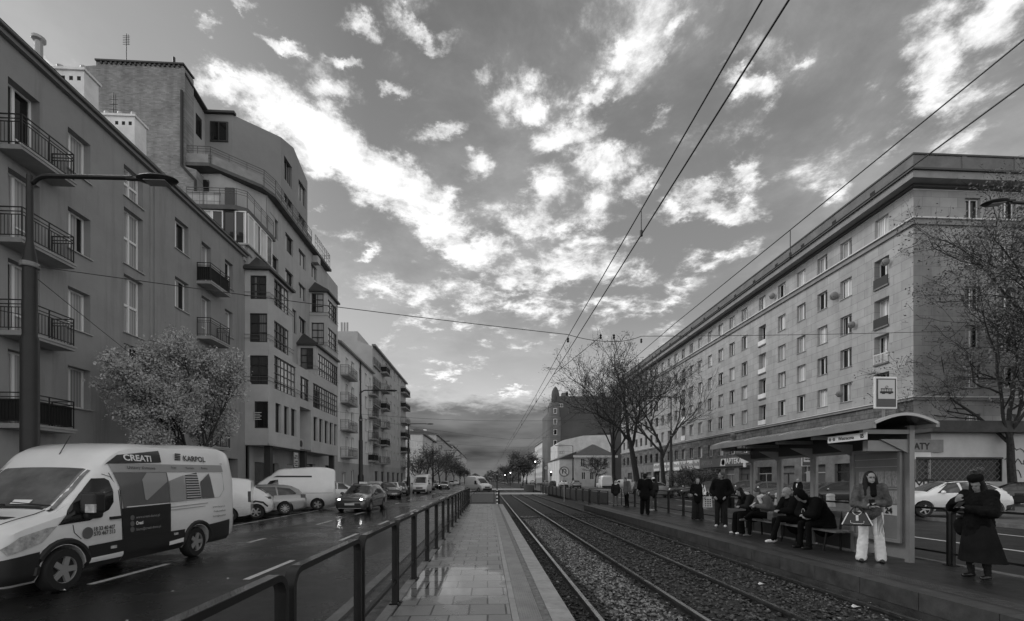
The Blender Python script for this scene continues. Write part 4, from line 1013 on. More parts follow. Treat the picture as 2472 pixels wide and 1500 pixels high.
# ---------------------------------------------------------------- right building 1: long stone-clad block
XR = 30.8
wr = RW(XR)
def RS(u, X=XR): return -atYX(u, X)
NE, FE = -RS(2205), -RS(1500)          # near and far end (world Y)
b5 = thing('apartment_building', 'long stone-clad apartment block along the whole right side, seven storeys, shops below, heavy cornice', 'building', (XR, 60, 0))
lime = brickmat('limestone_slabs', .42, .35, .20, 1.35, .72, .014, .8, swz=(1, 2), nz=.14, nzs=.8, bump=.3, stain=.16)
lime2 = brickmat('limestone_slabs_end_shaded', .38, .31, .22, 1.35, .72, .014, .8, swz=(0, 2), nz=.14, nzs=.8, bump=.3, stain=.2)  # same stone made darker: shade of the end wall put into its colour
rough_st = brickmat('rough_stone_band', .17, .09, .06, .9, .42, .02, .9, swz=(1, 2), nz=.45, nzs=2.5, bump=.9)
cols = [2128, 2042, 1985, 1934, 1887, 1840, 1797, 1767, 1740, 1714, 1690, 1669, 1650]
ys = [atYX(u, XR) for u in cols]
step = (ys[-1] - ys[6]) / 6
while ys[-1] < FE - 4: ys.append(ys[-1] + step)
sills = [20.75, 17.45, 14.3, 11.45, 8.5, 5.0]
ops = []; info = []
for j, y in enumerate(ys):
    for k, z in enumerate(sills):
        bal = j in (0, 5, 12, 17) and 0 < k < 5
        wdt = 1.25 if not bal else 1.15
        if k == 5: op = (-y - .6, -y + .6, z, z + 1.55, .35)
        elif bal: op = (-y - wdt / 2 - .1, -y + wdt / 2 + .1, z - .55, z + 1.65, .55)
        else: op = (-y - wdt / 2, -y + wdt / 2, z, z + 1.6, .32)
        ops.append(op); info.append((j, k, bal))
m = MB(); facade(m, wr, -FE, -NE, 7.75, 22.8, [o for o, i in zip(ops, info) if i[1] < 5], .32)
m.quad((XR, NE, 22.8), (XR, FE, 22.8), (46, FE, 22.8), (46, NE, 22.8)); m.quad((XR, FE, 0), (46, FE, 0), (46, FE, 22.8), (XR, FE, 22.8))
m.build('stone_wall', lime, b5, world=True)
m = MB(); facade(m, wr, -FE, -NE, 4.55, 7.55, [o for o, i in zip(ops, info) if i[1] == 5], .35); m.build('rough_stone_band', rough_st, b5, world=True)
wn_ = 0
allw = sorted(zip(ops, info), key=lambda t: t[1][0])
rest = MB()
for op, (j, k, bal) in allw:
    if wn_ < 98:
        f = window(b5, wr, op, 'two' if not bal else 'door', frame_w, pane_b if (j * 7 + k * 3) % 5 < 2 else pane_a, op[4], sill=not bal); wn_ += 1
    else: rest.box(op[0] + .05, op[1] - .05, .24, .3, op[2], op[3], wr.M)
o = rest.build('window', pane_a, b5, world=True); o['kind'] = 'stuff'; o['label'] = 'farthest windows of the long block'
# little balconies in the recessed columns
for j in (0, 5, 12):
    for k in (1, 2, 3, 4):
        y = ys[j]; z = sills[k] - .55
        m = MB(); wbox(m, wr, -y - .68, -y + .68, -.12, .3, z - .12, z - .001); o = m.build('balcony', conc, b5, world=True)
        q = MB()
        if j == 0 and k < 3 or j == 12: wbox(q, wr, -y - .66, -y + .66, -.10, -.05, z, z + .72)
        elif j == 5: wbox(q, wr, -y - .66, -y + .66, -.10, -.04, z, z + .5)
        else:
            for i in range(11): s = -y - .62 + i * .124; wbox(q, wr, s - .018, s + .018, -.10, -.07, z, z + .74)
            wbox(q, wr, -y - .66, -y + .66, -.11, -.05, z + .70, z + .76)
        q.build('balustrade', iron if (j != 5 and (k < 3)) else MATS['chimney_render'], o, world=True)
# string courses, cornice, parapet (run round the near corner)
def course(name, proj, z0, z1, m_, back=.0):
    q = MB(); q.box(XR - proj, XR + back, NE - proj, FE, z0, z1); q.box(XR + back, 64, NE - proj, NE + back, z0, z1); return q.build(name, m_, b5, world=True)
course('string_course', .16, 20.25, 20.62, conc := mat('cornice_stone', .24, .7, nscale=1, namt=.2)); course('string_course', .30, 20.62, 20.72, mat('zinc_flashing', .6, .4))
course('string_course', .14, 7.55, 7.75, MATS['cornice_stone'], .01); course('string_course', .22, 7.75, 7.83, MATS['zinc_flashing'])
course('frieze', .04, 22.78, 22.86, MATS['zinc_flashing'])
course('cornice', .95, 23.05, 23.55, conc, .5); course('cornice', .30, 22.86, 23.05, MATS['dark_coping'], .5); course('cornice', 1.1, 23.55, 23.68, MATS['dark_coping'], .5)  # dark lower band paints in the shade under the cornice
course('parapet', .45, 23.68, 25.0, mat('parapet_stone', .16, .85, nscale=1, namt=.25), -.1); course('coping', .52, 25.0, 25.12, MATS['dark_coping'], -.05)
for i in range(18):      # square vents through the parapet
    y = NE + 3 + i * 4.0; q = MB(); wbox(q, wr, -y - .22, -y + .22, -.47, -.44, 24.0, 24.5); q.build('parapet_vent', darkm, b5, world=True)
for x in (34, 38, 42, 46): q = MB(); q.box(x, x + .35, NE - .50, NE - .44, 23.7, 24.98); q.build('parapet_pier', MATS['parapet_stone'], b5, world=True)
q = MB(); q.box(XR + 1, 60, NE + 1, FE - 1, 23.4, 23.6); q.build('roof', roofm, b5, world=True)
# end wall facing us
we = FW(NE); e_ops = []
for k, z in enumerate(sills):
    for x in (35.35, 38.1, 41.6, 44.8): e_ops.append((x - .6, x + .6, z, z + 1.6, .3))
m = MB(); facade(m, we, XR, 52, 4.55, 22.8, e_ops, .3); m.build('end_wall', lime2, b5, world=True)
for op in e_ops: window(b5, we, op, 'two', frame_w, pane_a, .3)
# ground floor: shop wing with pale wall in front of the end wall, dark canopy above
shopw = mat('painted_shop_wall', .55, .8, nscale=.8, namt=.12, bump=.06)
YS = NE - 1.6
ws = FW(YS)
lat = ws.rect(2211, 1108, 2420, 1163)
m = MB(); facade(m, ws, XR - .3, 52, .1, 5.0, [(*lat, .25)], .25); m.quad((XR - .3, YS, .1), (XR - .3, NE + .3, .1), (XR - .3, NE + .3, 5.0), (XR - .3, YS, 5.0)); m.build('shop_wall', shopw, b5, world=True)
m = MB(); m.box(XR - 1.2, 52, YS - 1.0, NE, 5.0, 5.75); m.build('shop_canopy', mat('dark_canopy', .05, .7, nscale=2, namt=.4), b5, world=True)
# diamond lattice shutter
a, b_, c, d = lat
sh = MB(); sh.box(a, b_, YS + .22, YS + .25, c, d); sh.build('shop_window', mat('dim_shop_glass', .05, .4), b5, world=True)
q = MB(); st = .42; n = int((b_ - a + d - c) / st)
for i in range(-int((d - c) / st), int((b_ - a) / st) + 1):
    for sg in (1, -1):
        x0 = a + i * st; x1 = x0 + (d - c); z0, z1 = (c, d) if sg == 1 else (d, c)
        A = Vector((x0, YS + .1, z0)); B = Vector((x1, YS + .1, z1)); D_ = B - A
        t0 = max(0, (a - x0) / (x1 - x0)); t1 = min(1, (b_ - x0) / (x1 - x0))
        if t1 > t0: q.tube([A + D_ * t0, A + D_ * t1], .02, 4, cap=False)
q.build('lattice_shutter', mat('lattice_metal', .14, .5), b5, world=True)
q = MB()
for x in (a, (a + b_) * .44, b_ - .06): q.box(x, x + .09, YS + .02, YS + .2, c, d)
q.box(a, b_, YS - .06, YS - .001, d, d + .12); q.build('window_frame', iron, b5, world=True)
# graffiti and sign lettering
gpaint = mat('black_paint', .015, .6)
def letters(body, size, p, rotz, m_, label=None, parent=None, xs=1, name='lettering', bold=0, tilt=rad(90), align='LEFT'):
    me = text_mesh(body, size, m_, xs=xs, bold=bold, align=align); o = bpy.data.objects.new(name, me); COL.objects.link(o)
    off = WLOC.get(parent.name, Vector((0, 0, 0))) if parent else Vector((0, 0, 0))
    o.parent = parent; o.location = Vector(p) - off; o.rotation_euler = (tilt, 0, rotz)
    if label: o['label'] = label
    return o
p0 = onY(2206, 1214, YS - .02); letters('MELO', 1.15, (p0.x - .1, YS - .012, 1.05), 0, gpaint, None, b5, name='graffiti', xs=1.1)
q = MB(); r = random.Random(5)
def scribble(cx, cz, w_, h_, n, y):
    pts = [Vector((cx + w_ * (i / n - .5) + r.uniform(-.1, .1) * w_, y, cz + r.uniform(-.5, .5) * h_)) for i in range(n)]
    fine = []
    for i in range(len(pts) - 1):
        for t in (0, .33, .66): fine.append(pts[i].lerp(pts[i + 1], t) + Vector((0, 0, .05 * math.sin(t * 3))))
    q.tube(fine, .022, 4)
pg = onY(2452, 1115, YS - .02); scribble(pg.x, pg.z, 1.7, .5, 14, YS - .02); scribble(pg.x + .1, pg.z - .9, 1.2, .6, 9, YS - .02); scribble(pg.x + .6, pg.z + .9, 1.6, .6, 10, YS - .02)
q.build('graffiti', gpaint, b5, world=True)
# flower shop sign
A = onY(2200, 1092, YS - .15); B = onY(2276, 1062, YS - .15)
sg = thing('shop_sign', 'grey flower shop sign board half hidden behind the shelter post', 'sign', (A.x, YS - .2, A.z))
q = MB(); q.box(A.x - 1.1, B.x, YS - .2, YS - .02, A.z, B.z); q.build('board', mat('sign_grey', .22, .6, nscale=2, namt=.2), sg, world=True)
letters('KWIATY', .62, (A.x - 1.0, YS - .21, A.z + .2), 0, gpaint, None, sg, xs=.95, bold=.02)
# shopfronts under the long facade
q_y = NE
base_m = mat('shop_base_stone', .18, .8, nscale=1.2, namt=.35)
bays = []
y = NE + .6
r = random.Random(11)
while y < FE - 5: wd = r.uniform(2.6, 3.8); bays.append((y + .6, y + wd)); y += wd + .5
s_ops = [(-b_, -a, .5 if i % 3 else .12, 3.2, .35) for i, (a, b_) in enumerate(bays)]
m = MB(); facade(m, wr, -FE, -NE + .3, .1, 4.55, s_ops, .35); m.build('shop_base_wall', base_m, b5, world=True)
for i, op in enumerate(s_ops):
    q = MB(); wbox(q, wr, op[0], op[1], .3, .34, op[2], op[3]); o = q.build('shopfront', [mat('shutter_grey', .16, .6, nscale=2, namt=.2), pane_s, mat('shop_door', .09, .5)][i % 3], b5, world=True)
    q = MB(); wbox(q, wr, op[0], op[1], .22, .29, 2.4, 2.5); wbox(q, wr, (op[0] + op[1]) / 2 - .04, (op[0] + op[1]) / 2 + .04, .22, .29, op[2], 2.4); q.build('frame', frame_d if i % 2 else sill_m, o, world=True)
# pharmacy fascia sign
fas = mat('fascia_grey', .13, .5); XS = XR - .35
ya, yb = atYX(1811, XS), atYX(1690, XS)
sg = thing('shop_sign', 'long grey pharmacy fascia board with pale cross above the right-hand shops', 'sign', (XS, (ya + yb) / 2, 3.6))
z0, z1 = onX(1800, 1124, XS).z, onX(1800, 1101, XS).z
q = MB(); q.box(XS, XS + .3, ya, yb, z0, z1); q.build('board', fas, sg, world=True)
white_l = mat('white_lettering', .8, .5)
yy = atYX(1753, XS)
letters('APTEKA', 1.0, (XS - .01, yy, z0 + .32), rad(-90), white_l, None, sg, bold=.015)
letters('APTEKA', .9, (XS - .01, atYX(1693, XS), z0 + .32), rad(-90), mat('faded_lettering', .28, .6), None, sg)
q = MB(); yl = atYX(1740, XS); q.add([(XS - .012, yl + .2, z0 + .1), (XS - .012, yl - 1.1, z0 + .1), (XS - .012, yl - 1.4, z1 - .1), (XS - .012, yl - .1, z1 - .1)], [(0, 1, 2, 3)]); q.build('emblem_plate', white_l, sg, world=True)
q = MB()
for rr_ in (.24, .34): q.lathe([(rr_, 0), (rr_ + .05, 0), (rr_ + .05, .02), (rr_, .02)], 20, Matrix.Translation((XS - .03, yl - .62, (z0 + z1) / 2)) @ Matrix.Rotation(rad(90), 4, 'Y'))
q.build('emblem', gpaint, sg, world=True)
yc = atYX(1799, XS); zc = (z0 + z1) / 2
q = MB(); q.box(XS - .12, XS - .02, yc - .75, yc + .75, zc - .25, zc + .25); q.box(XS - .122, XS - .02, yc - .25, yc + .25, zc - .75, zc + .75); cr = q.build('cross', white_l, sg, world=True)
# bright banner row further along
for i in range(7):
    ub = 1688 - i * 16; Xb = XR - .3; yb0, yb1 = atYX(ub, Xb), atYX(ub - 14, Xb)
    o = MB(); zz = 4.1; o.box(Xb, Xb + .1, yb0, yb1, zz - .75 - .1 * (i % 2), zz + .6); o = o.build('shop_sign', mat('pale_banner_%d' % (i % 2), .75 if i % 2 else .6, .5))  # plain pale paint, two tones in turn
    tag(o, 'white shop banner, number %s of the row left of the pharmacy sign' % ['one', 'two', 'three', 'four', 'five', 'six', 'seven'][i], 'sign', 'white banners above the shops')
    q = MB(); rb = random.Random(40 + i)
    for k in range(5): s = yb0 + (yb1 - yb0) * (k + .3) / 5.2; q.box(Xb - .012, Xb - .002, s, s + (yb1 - yb0) * .09, zz - .3, zz + .25 * rb.uniform(.3, 1.4))
    q.build('lettering', gpaint, o)
# satellite dishes and vents on the facade
def dish(u, v, r_, lab):
    r_ *= .85
    p = onX(u, v, XR - .45); t = thing('satellite_dish', lab, 'satellite dish', p, rad(-62), 'satellite dishes on the long block')
    m = MB(); m.lathe([(0.001, .10), (r_ * .5, .115), (r_ * .85, .15), (r_, .18), (r_ * .98, .19), (r_ * .5, .13), (.001, .115)], 18, Matrix.Rotation(rad(-78), 4, 'X')); m.build('dish', mat('dish_grey', .16, .5), t, smooth=True)
    m = MB(); m.tube([(0, .05, 0), (0, .5, -.1)], .02, 5); m.tube([(0, -.1, -r_ * .9), (0, -.55, -.05)], .012, 4); m.build('arm', iron, t)
dish(2053, 785, .34, 'dark satellite dish beside the second window column, third floor from top')
dish(2011, 715, .42, 'pale satellite dish between first-row windows below the string course')
dish(2024, 952, .33, 'dark satellite dish low on the facade above the white string course')
dish(1862, 715, .38, 'pale satellite dish in the top window row')
dish(2135, 633, .34, 'satellite dish on the topmost little balcony near the corner')
dish(1767, 1053, .40, 'pale oval satellite dish on the dark stone band')

# ---------------------------------------------------------------- right side, farther on
def at(u, Y): return onX(u, VH, 1).y and onY(u, VH, Y).x
# low house with hipped roof, end wall towards us
YH = 108.0
hx0, hx1 = onY(1388, 1158, YH).x, onY(1484, 1158, YH).x
h = thing('house', 'low pale two-storey house with dark hipped roof beyond the trees', 'house', ((hx0 + hx1) / 2, YH, 0))
zt = onY(1400, 1100, YH).z; wh = FW(YH)
o1 = [wh.rect(u0, v0, u1, v1) for u0, v0, u1, v1 in ((1402, 1107, 1412, 1126), (1424, 1107, 1433, 1124), (1457, 1107, 1466, 1124), (1476, 1107, 1483, 1124), (1404, 1140, 1413, 1158), (1424, 1140, 1434, 1158))]
m = MB(); facade(m, wh, hx0, hx1, .1, zt, [(*o, .15) for o in o1], .15); m.quad((hx0, YH, .1), (hx0, YH + 12, .1), (hx0, YH + 12, zt), (hx0, YH, zt)); m.quad((hx1, YH, .1), (hx1, YH + 12, .1), (hx1, YH + 12, zt), (hx1, YH, zt)); m.build('wall', stone_p, h, world=True)
for o in o1: window(h, wh, (*o, .15), 'two', frame_w, pane_d, .15, sill=False)
pk = onY(1430, 1073, YH + 5)
m = MB(); m.add([(hx0 - .5, YH - .4, zt), (hx1 + .5, YH - .4, zt), (hx1 + .5, YH + 12.4, zt), (hx0 - .5, YH + 12.4, zt), (pk.x, YH + 5, pk.z), (pk.x + .8, YH + 6, pk.z)], [(0, 1, 5, 4), (1, 2, 5), (2, 3, 4, 5), (3, 0, 4)]); rf_ = m.build('roof', roofm, h, world=True); recalc(rf_)
m = MB(); m.box(hx0 - .6, hx1 + .6, YH - .55, YH - .3, zt - .5, zt); m.build('eaves', MATS['chimney_render'], h, world=True)
m = MB(); m.box(hx0 - 3.6, hx0 - .02, YH + 1, YH + 22, .1, zt - .8); m.build('wing', stone_p, h, world=True)
ww = RW(hx0 - 3.61)
for i in range(5):
    for zz in (1.2, 4.2): window(h, ww, (-(YH + 3 + i * 3.6) - .5, -(YH + 3 + i * 3.6) + .5, zz, zz + 1.5, .07), 'two', frame_w, pane_d, .07, sill=False)
m = MB(); a, b_, c, d = hx0 - 3.9, hx0 + .5, YH + .7, YH + 22; m.add([(a, c, zt - .8), (b_, c, zt - .8), (b_, d, zt - .8), (a, d, zt - .8), (b_, c, zt + 1), (b_, d, zt + 1)], [(0, 1, 4), (0, 4, 5, 3), (3, 5, 2), (0, 3, 2, 1)]); m.build('roof', roofm, h, world=True)
# pale building behind it
YW = 131.0; x0, x1 = onY(1346, 0, YW).x, onY(1425, 0, YW).x
h = thing('building', 'pale plain building with sloping roofline squeezed behind the low house', 'building', ((x0 + x1) / 2, YW, 0))
f2 = FW(YW); poly = [(x0, .1), (x1 + 6, .1), (x1 + 6, f2.hit(1425, 1050)[1]), (f2.hit(1408, 1052)), (f2.hit(1360, 1063)), (x0, f2.hit(1346, 1072)[1])]
m = MB(); m.prism(poly, -20, 0, Matrix.Translation((0, YW, 0)) @ Matrix.Rotation(rad(90), 4, 'X')); recalc(m.build('wall', stone_p, h, world=True))
for i in range(3):
    for j in range(5): o = f2.rect(1350 + i * 4, 1075 + j * 17, 1352 + i * 4, 1079 + j * 17); window(h, f2, (o[0], o[0] + .5, o[2], o[2] + .8, .07), 'none', frame_d, pane_s, .07, sill=False)
# tall dark block
YD = 146.0; f3 = FW(YD); x0, x1 = onY(1344, 0, YD).x, onY(1512, 0, YD).x; zt = f3.hit(1400, 957)[1]
h = thing('apartment_building', 'tall dark block with windowless side wall and a narrow rounded turret at its corner', 'building', ((x0 + x1) / 2, YD, 0))
m = MB(); m.box(x0, x1, YD, YD + 22, .1, zt); m.build('wall', mat('dark_brick_wall', .075, .9, nscale=.12, namt=.25), h, world=True)
tx = onY(1329, 0, YD).x
m = MB(); m.box(tx, x0 - .02, YD + 1.5, YD + 22, .1, f3.hit(1333, 990)[1]); m.build('stair_tower', mat('tower_render', .13, .85, nscale=.3, namt=.2), h, world=True)
m = MB(); m.lathe([(2.3, 0), (2.3, f3.hit(1, 998)[1]), (2.0, f3.hit(1, 998)[1] + .1), (1.7, f3.hit(1, 960)[1])], 16, Matrix.Translation((x0 - .6, YD + 1.2, .1))); m.build('corner_bay', MATS['tower_render'], h, smooth=True, world=True)
m = MB(); m.lathe([(1.3, 0), (1.3, 3.5), (1.1, 4.6), (.6, 5.6), (.02, 6.2)], 16, Matrix.Translation((x0 - .2, YD + 1.6, f3.hit(1, 965)[1]))); m.build('turret', MATS['dark_brick_wall'], h, smooth=True, world=True)
for k in range(7):
    z = 2.5 + k * 3.4; m = MB(); m.box(x0 - 1.2, x0 - .1, YD - 1.15, YD - 1.05, z, z + 1.7); m.build('window', frame_w, h, world=True)
    m = MB(); m.box(x0 - 1.1, x0 - .2, YD - 1.17, YD - 1.155, z + .1, z + 1.6); m.build('pane', pane_s, h.children[-1], world=True)
for (u, v) in ((1348, 979),): o = f3.rect(u, v - 4, u + 11, v + 4); window(h, f3, (o[0], o[1], o[2], o[3], .05), 'two', frame_w, pane_b, .05, sill=False)
for (u, v, w_, h_) in ((1358, 947, 14, 9), (1368, 944, 5, 3), (1450, 947, 12, 9)):
    a, zb = f3.hit(u, v + h_); b_ = f3.hit(u + w_, v)[0]; m = MB(); m.box(a, b_, YD + 1, YD + 3, zt - .1, f3.hit(u, v)[1]); m.build('roof_hut', MATS['tower_render'], h, world=True)
# row running on to the distance
wf = RW(22.4)
for i, (y0, y1, zt, m_, lab, nc, nf, rf_) in enumerate(((150, 174, 20.5, stone_d, 'narrow grey house just past the tall dark block, roof slab jutting out', 6, 5, 0), (174.5, 215, 17.2, stone_p, 'white building with long window bands on the far right row', 14, 4, 0), (215.5, 300, 15.2, stone_g, 'last long grey house of the far right row', 24, 4, 1.5))):
    far_block(lab, wf, -y1, -y0, zt, m_, 1, 14, nc, nf, 3.4, 2.4, roof=rf_, seed=20 + i)

# ================================================================== VEHICLES
paint_w = mat('car_paint_white', .84, .25, coat=.6, nscale=2, namt=.04); paint_s = mat('car_paint_silver', .30, .28, metal=.55, coat=.5)
paint_k = mat('car_paint_black', .012, .22, coat=.7); paint_g = mat('car_paint_grey', .085, .25, metal=.3, coat=.7)
plastic = mat('black_plastic', .018, .55); glass_c = mat('car_glass', .012, .06, spec=.8, coat=.3); tyre_m = mat('tyre_rubber', .014, .75); rim_m = mat('alloy_rim', .42, .35, metal=.7); cap_m = mat('wheel_cap', .30, .45, metal=.2)
lamp_m = mat('lamp_glass', .45, .12, spec=.8, nscale=9, namt=.5); lamp_on = mat('lamp_lit', .9, .2, emit=14); tail_m = mat('tail_lamp_glass', .10, .2); plate_m = mat('number_plate', .6, .5); arch_m = mat('arch_liner', .006, .9)
def add_dirt(m, z0=.35, z1=1.05, amt=.5):
    nt = m.node_tree; b = nt.nodes['Principled BSDF']; src = b.inputs['Base Color'].links[0].from_socket; t = mnode(m, 'ShaderNodeTexCoord'); s = mnode(m, 'ShaderNodeSeparateXYZ'); nt.links.new(t.outputs['Object'], s.inputs[0])
    mp = mnode(m, 'ShaderNodeMapping'); mp.inputs['Scale'].default_value = (1.5, 1.5, 5); nt.links.new(t.outputs['Object'], mp.inputs[0]); n = mnode(m, 'ShaderNodeTexNoise'); n.inputs['Scale'].default_value = 3; n.inputs['Detail'].default_value = 9; n.inputs['Roughness'].default_value = .7; nt.links.new(mp.outputs[0], n.inputs['Vector'])
    r = mnode(m, 'ShaderNodeMapRange'); r.inputs[1].default_value = z0; r.inputs[2].default_value = z1; r.inputs[3].default_value = 1.0; r.inputs[4].default_value = 0; nt.links.new(s.outputs[2], r.inputs[0])
    k = mnode(m, 'ShaderNodeMath', operation='MULTIPLY'); nt.links.new(r.outputs[0], k.inputs[0]); nt.links.new(n.outputs['Fac'], k.inputs[1]); q = mnode(m, 'ShaderNodeMath', operation='MULTIPLY_ADD'); nt.links.new(k.outputs[0], q.inputs[0]); q.inputs[1].default_value = -amt * 1.4; q.inputs[2].default_value = 1
    v = mnode(m, 'ShaderNodeVectorMath', operation='SCALE'); nt.links.new(src, v.inputs[0]); nt.links.new(q.outputs[0], v.inputs['Scale']); nt.links.new(v.outputs[0], b.inputs['Base Color'])
add_dirt(paint_w)
def crom(xs, cols, x):
    i = min(max(0, next((k for k in range(len(xs)) if xs[k] > x), len(xs)) - 1), len(xs) - 2)
    t = (x - xs[i]) / (xs[i + 1] - xs[i]); p0, p1, p2, p3 = cols[max(i - 1, 0)], cols[i], cols[i + 1], cols[min(i + 2, len(cols) - 1)]
    out = []
    for a, b, c, d in zip(p0, p1, p2, p3):
        h0 = xs[i + 1] - xs[i]; hm = xs[i] - xs[i - 1] if i > 0 else h0; hp = xs[i + 2] - xs[i + 1] if i + 2 < len(xs) else h0
        m1 = ((b - a) / hm * h0 + (c - b)) / 2 if i > 0 else (c - b); m2 = ((c - b) + (d - c) / hp * h0) / 2 if i + 2 < len(xs) else (c - b)
        m1 *= .8; m2 *= .8
        t2, t3 = t * t, t * t * t
        out.append((2 * t3 - 3 * t2 + 1) * b + (t3 - 2 * t2 + t) * m1 + (-2 * t3 + 3 * t2) * c + (t3 - t2) * m2)
    return out
class Car:
    """lofted car body. keys: x -> (zb, w, zbelt, w5, ztop). local x runs from the front bumper backwards, y across, z up"""
    def __init__(s, keys, van=False): s.xs = sorted(keys); s.c = [keys[k] for k in s.xs]; s.van = van; s.L = s.xs[-1]
    def ring(s, x):
        zb, w, zbelt, w5, zt = crom(s.xs, s.c, x)
        if s.van: return [(0, zb), (w * .9, zb), (w * .985, zb + .12), (w, (zb + zbelt) / 2), (w, zbelt), (w * .985, zbelt + (zt - zbelt) * .45), (w5 + .02, zt - .20 * min(1, (zt - zbelt))), (w5 - .03, zt - .07), (w5 - .15, zt - .012), (w5 * .4, zt + .008), (0, zt + .012)]
        g_ = max(0.02, zt - zbelt)
        return [(0, zb), (w * .88, zb), (w * .965, zb + .07), (w, (zb * .45 + zbelt * .55)), (w * .985, zbelt - .05), (w * .955, zbelt), (w5 + (w * .955 - w5) * .5, zbelt + g_ * .5), (w5, zt - min(.07, g_ * .4)), (w5 - .07, zt - .018), (w5 * .5, zt + .012), (0, zt + .018)]
    def side_y(s, x, z):
        r = s.ring(min(max(x, 0), s.L))[1:]
        for (y0, z0), (y1, z1) in zip(r[:-1], r[1:]):
            if z0 <= z <= z1: return y0 + (y1 - y0) * (z - z0) / max(1e-6, z1 - z0)
        return r[0][0] if z < r[0][1] else r[-1][0]
    def top_z(s, x, y):
        r = s.ring(min(max(x, 0), s.L))[::-1]; y = abs(y)
        for (y0, z0), (y1, z1) in zip(r[:-1], r[1:]):
            if y0 <= y <= y1: return z0 + (z1 - z0) * (y - y0) / max(1e-6, y1 - y0)
        return r[-2][1]
    def body(s, wheels, wr, mats):
        m = MB(); n = max(34, int(s.L / .09)); X = sorted({s.L * i / n for i in range(n + 1)} | {.03, .06, s.L - .03, s.L - .06}); K = None
        rings = []
        for x in X:
            r = s.ring(x); full = [(y, z) for y, z in r] + [(-y, z) for y, z in r[-2:0:-1]]; K = len(full); rings.append([(x, y, z) for y, z in full])
        vs = [p for R in rings for p in R]; fs = [(i * K + j, i * K + (j + 1) % K, (i + 1) * K + (j + 1) % K, (i + 1) * K + j) for i in range(len(X) - 1) for j in range(K)]
        fs.append(tuple(range(K - 1, -1, -1))); fs.append(tuple((len(X) - 1) * K + j for j in range(K)))
        m.add(vs, fs); me = m.mesh('body', mats[:1]); o = bpy.data.objects.new('body', me); COL.objects.link(o); recalc(o)
        cm = MB()
        for wx in wheels: 
            pr = [(wr * 1.16, -2), (wr * 1.16, 2)]; cm.lathe(pr, 28, Matrix.Translation((wx, 0, wr)) @ Matrix.Rotation(rad(90), 4, 'X'))
        c = cm.build('cutter', arch_m); recalc(c)
        cut_w = max(q[1] for q in s.c)
        # leave the middle of the floor whole: cut only the outer parts
        b = o.modifiers.new('b', 'BOOLEAN'); b.operation = 'DIFFERENCE'; b.solver = 'EXACT'; b.object = c
        try: b.material_mode = 'TRANSFER'
        except Exception: pass
        dg = bpy.context.evaluated_depsgraph_get(); dg.update(); r = bpy.data.meshes.new_from_object(o.evaluated_get(dg))
        bpy.data.objects.remove(o); bpy.data.objects.remove(c)
        r.polygons.foreach_set('use_smooth', [True] * len(r.polygons)); r.set_sharp_from_angle(angle=rad(38)); r.name = 'body'
        return r
    def side(s, poly, off=.006, side=1, sub=4):
        """patch on the flank from an (x,z) outline, following the body"""
        bm = bmesh.new(); vs = [bm.verts.new((x, 0, z)) for x, z in poly]; bm.faces.new(vs)
        x0, x1 = min(p[0] for p in poly), max(p[0] for p in poly); z0, z1 = min(p[1] for p in poly), max(p[1] for p in poly)
        for k in range(1, max(2, int((x1 - x0) / .06))): bmesh.ops.bisect_plane(bm, geom=bm.verts[:] + bm.edges[:] + bm.faces[:], plane_co=(x0 + .06 * k, 0, 0), plane_no=(1, 0, 0))
        for k in range(1, max(2, int((z1 - z0) / .05))): bmesh.ops.bisect_plane(bm, geom=bm.verts[:] + bm.edges[:] + bm.faces[:], plane_co=(0, 0, z0 + .05 * k), plane_no=(0, 0, 1))
        for v in bm.verts: v.co.y = side * (s.side_y(v.co.x, v.co.z) + off)
        m = MB(); bm.verts.index_update(); m.add([tuple(v.co) for v in bm.verts], [tuple(v.index for v in (f.verts if side < 0 else reversed(f.verts))) for f in bm.faces]); bm.free(); return m
    def top(s, x0, x1, f0, f1, off=.006, nx=8, ny=10, y0=-1, y1=1):
        """patch on the upper surface (screens, bonnet details)"""
        m = MB(); vs = []
        for i in range(nx + 1):
            x = x0 + (x1 - x0) * i / nx; w5 = crom(s.xs, s.c, x)[3]; fr = f0 + (f1 - f0) * i / nx
            for j in range(ny + 1): y = (y0 + (y1 - y0) * j / ny) * w5 * fr; vs.append((x - off * .6, y, s.top_z(x, y) + off))
        m.add(vs, [(i * (ny + 1) + j, (i + 1) * (ny + 1) + j, (i + 1) * (ny + 1) + j + 1, i * (ny + 1) + j + 1) for i in range(nx) for j in range(ny)]); return m
WHEELC = {}
def wheel_meshes(r, w, spokes, steel_cap=False):
    k = (r, w, spokes, steel_cap)
    if k in WHEELC: return WHEELC[k]
    R = Matrix.Rotation(rad(90), 4, 'X')
    t = MB(); t.lathe([(r * .62, -w / 2), (r * .93, -w / 2), (r, -w * .36), (r, w * .36), (r * .93, w / 2), (r * .62, w / 2)], 28, R, caps=False)
    q = MB(); q.mi = 0
    for sg in (1, -1):
        f = w / 2 * sg; q.mi = 1; q.lathe([(.001, f * .55), (r * .64, f * .55)], 24, R); q.mi = 0
        q.lathe([(r * .60, f * .6), (r * .60, f * .9), (r * .66, f * 1.0), (r * .66, f * .6)], 24, R, caps=False); q.lathe([(.001, f * .92), (r * .15, f * .9), (r * .18, f * .6)], 12, R, caps=False)
        for i in range(spokes):
            a = 2 * math.pi * i / spokes; M = R @ Matrix.Rotation(a, 4, 'Z'); ww = r * (.09 if spokes > 7 else .15 if not steel_cap else .26)
            z0, z1 = sorted((f * .62, f * .93)); q.box(r * .12, r * .63, -ww / 2, ww / 2, z0, z1, M)
    me = (t.mesh('tyre', tyre_m, True, 50), q.mesh('rim', [cap_m if steel_cap else rim_m, plastic], True, 30)); WHEELC[k] = me; return me
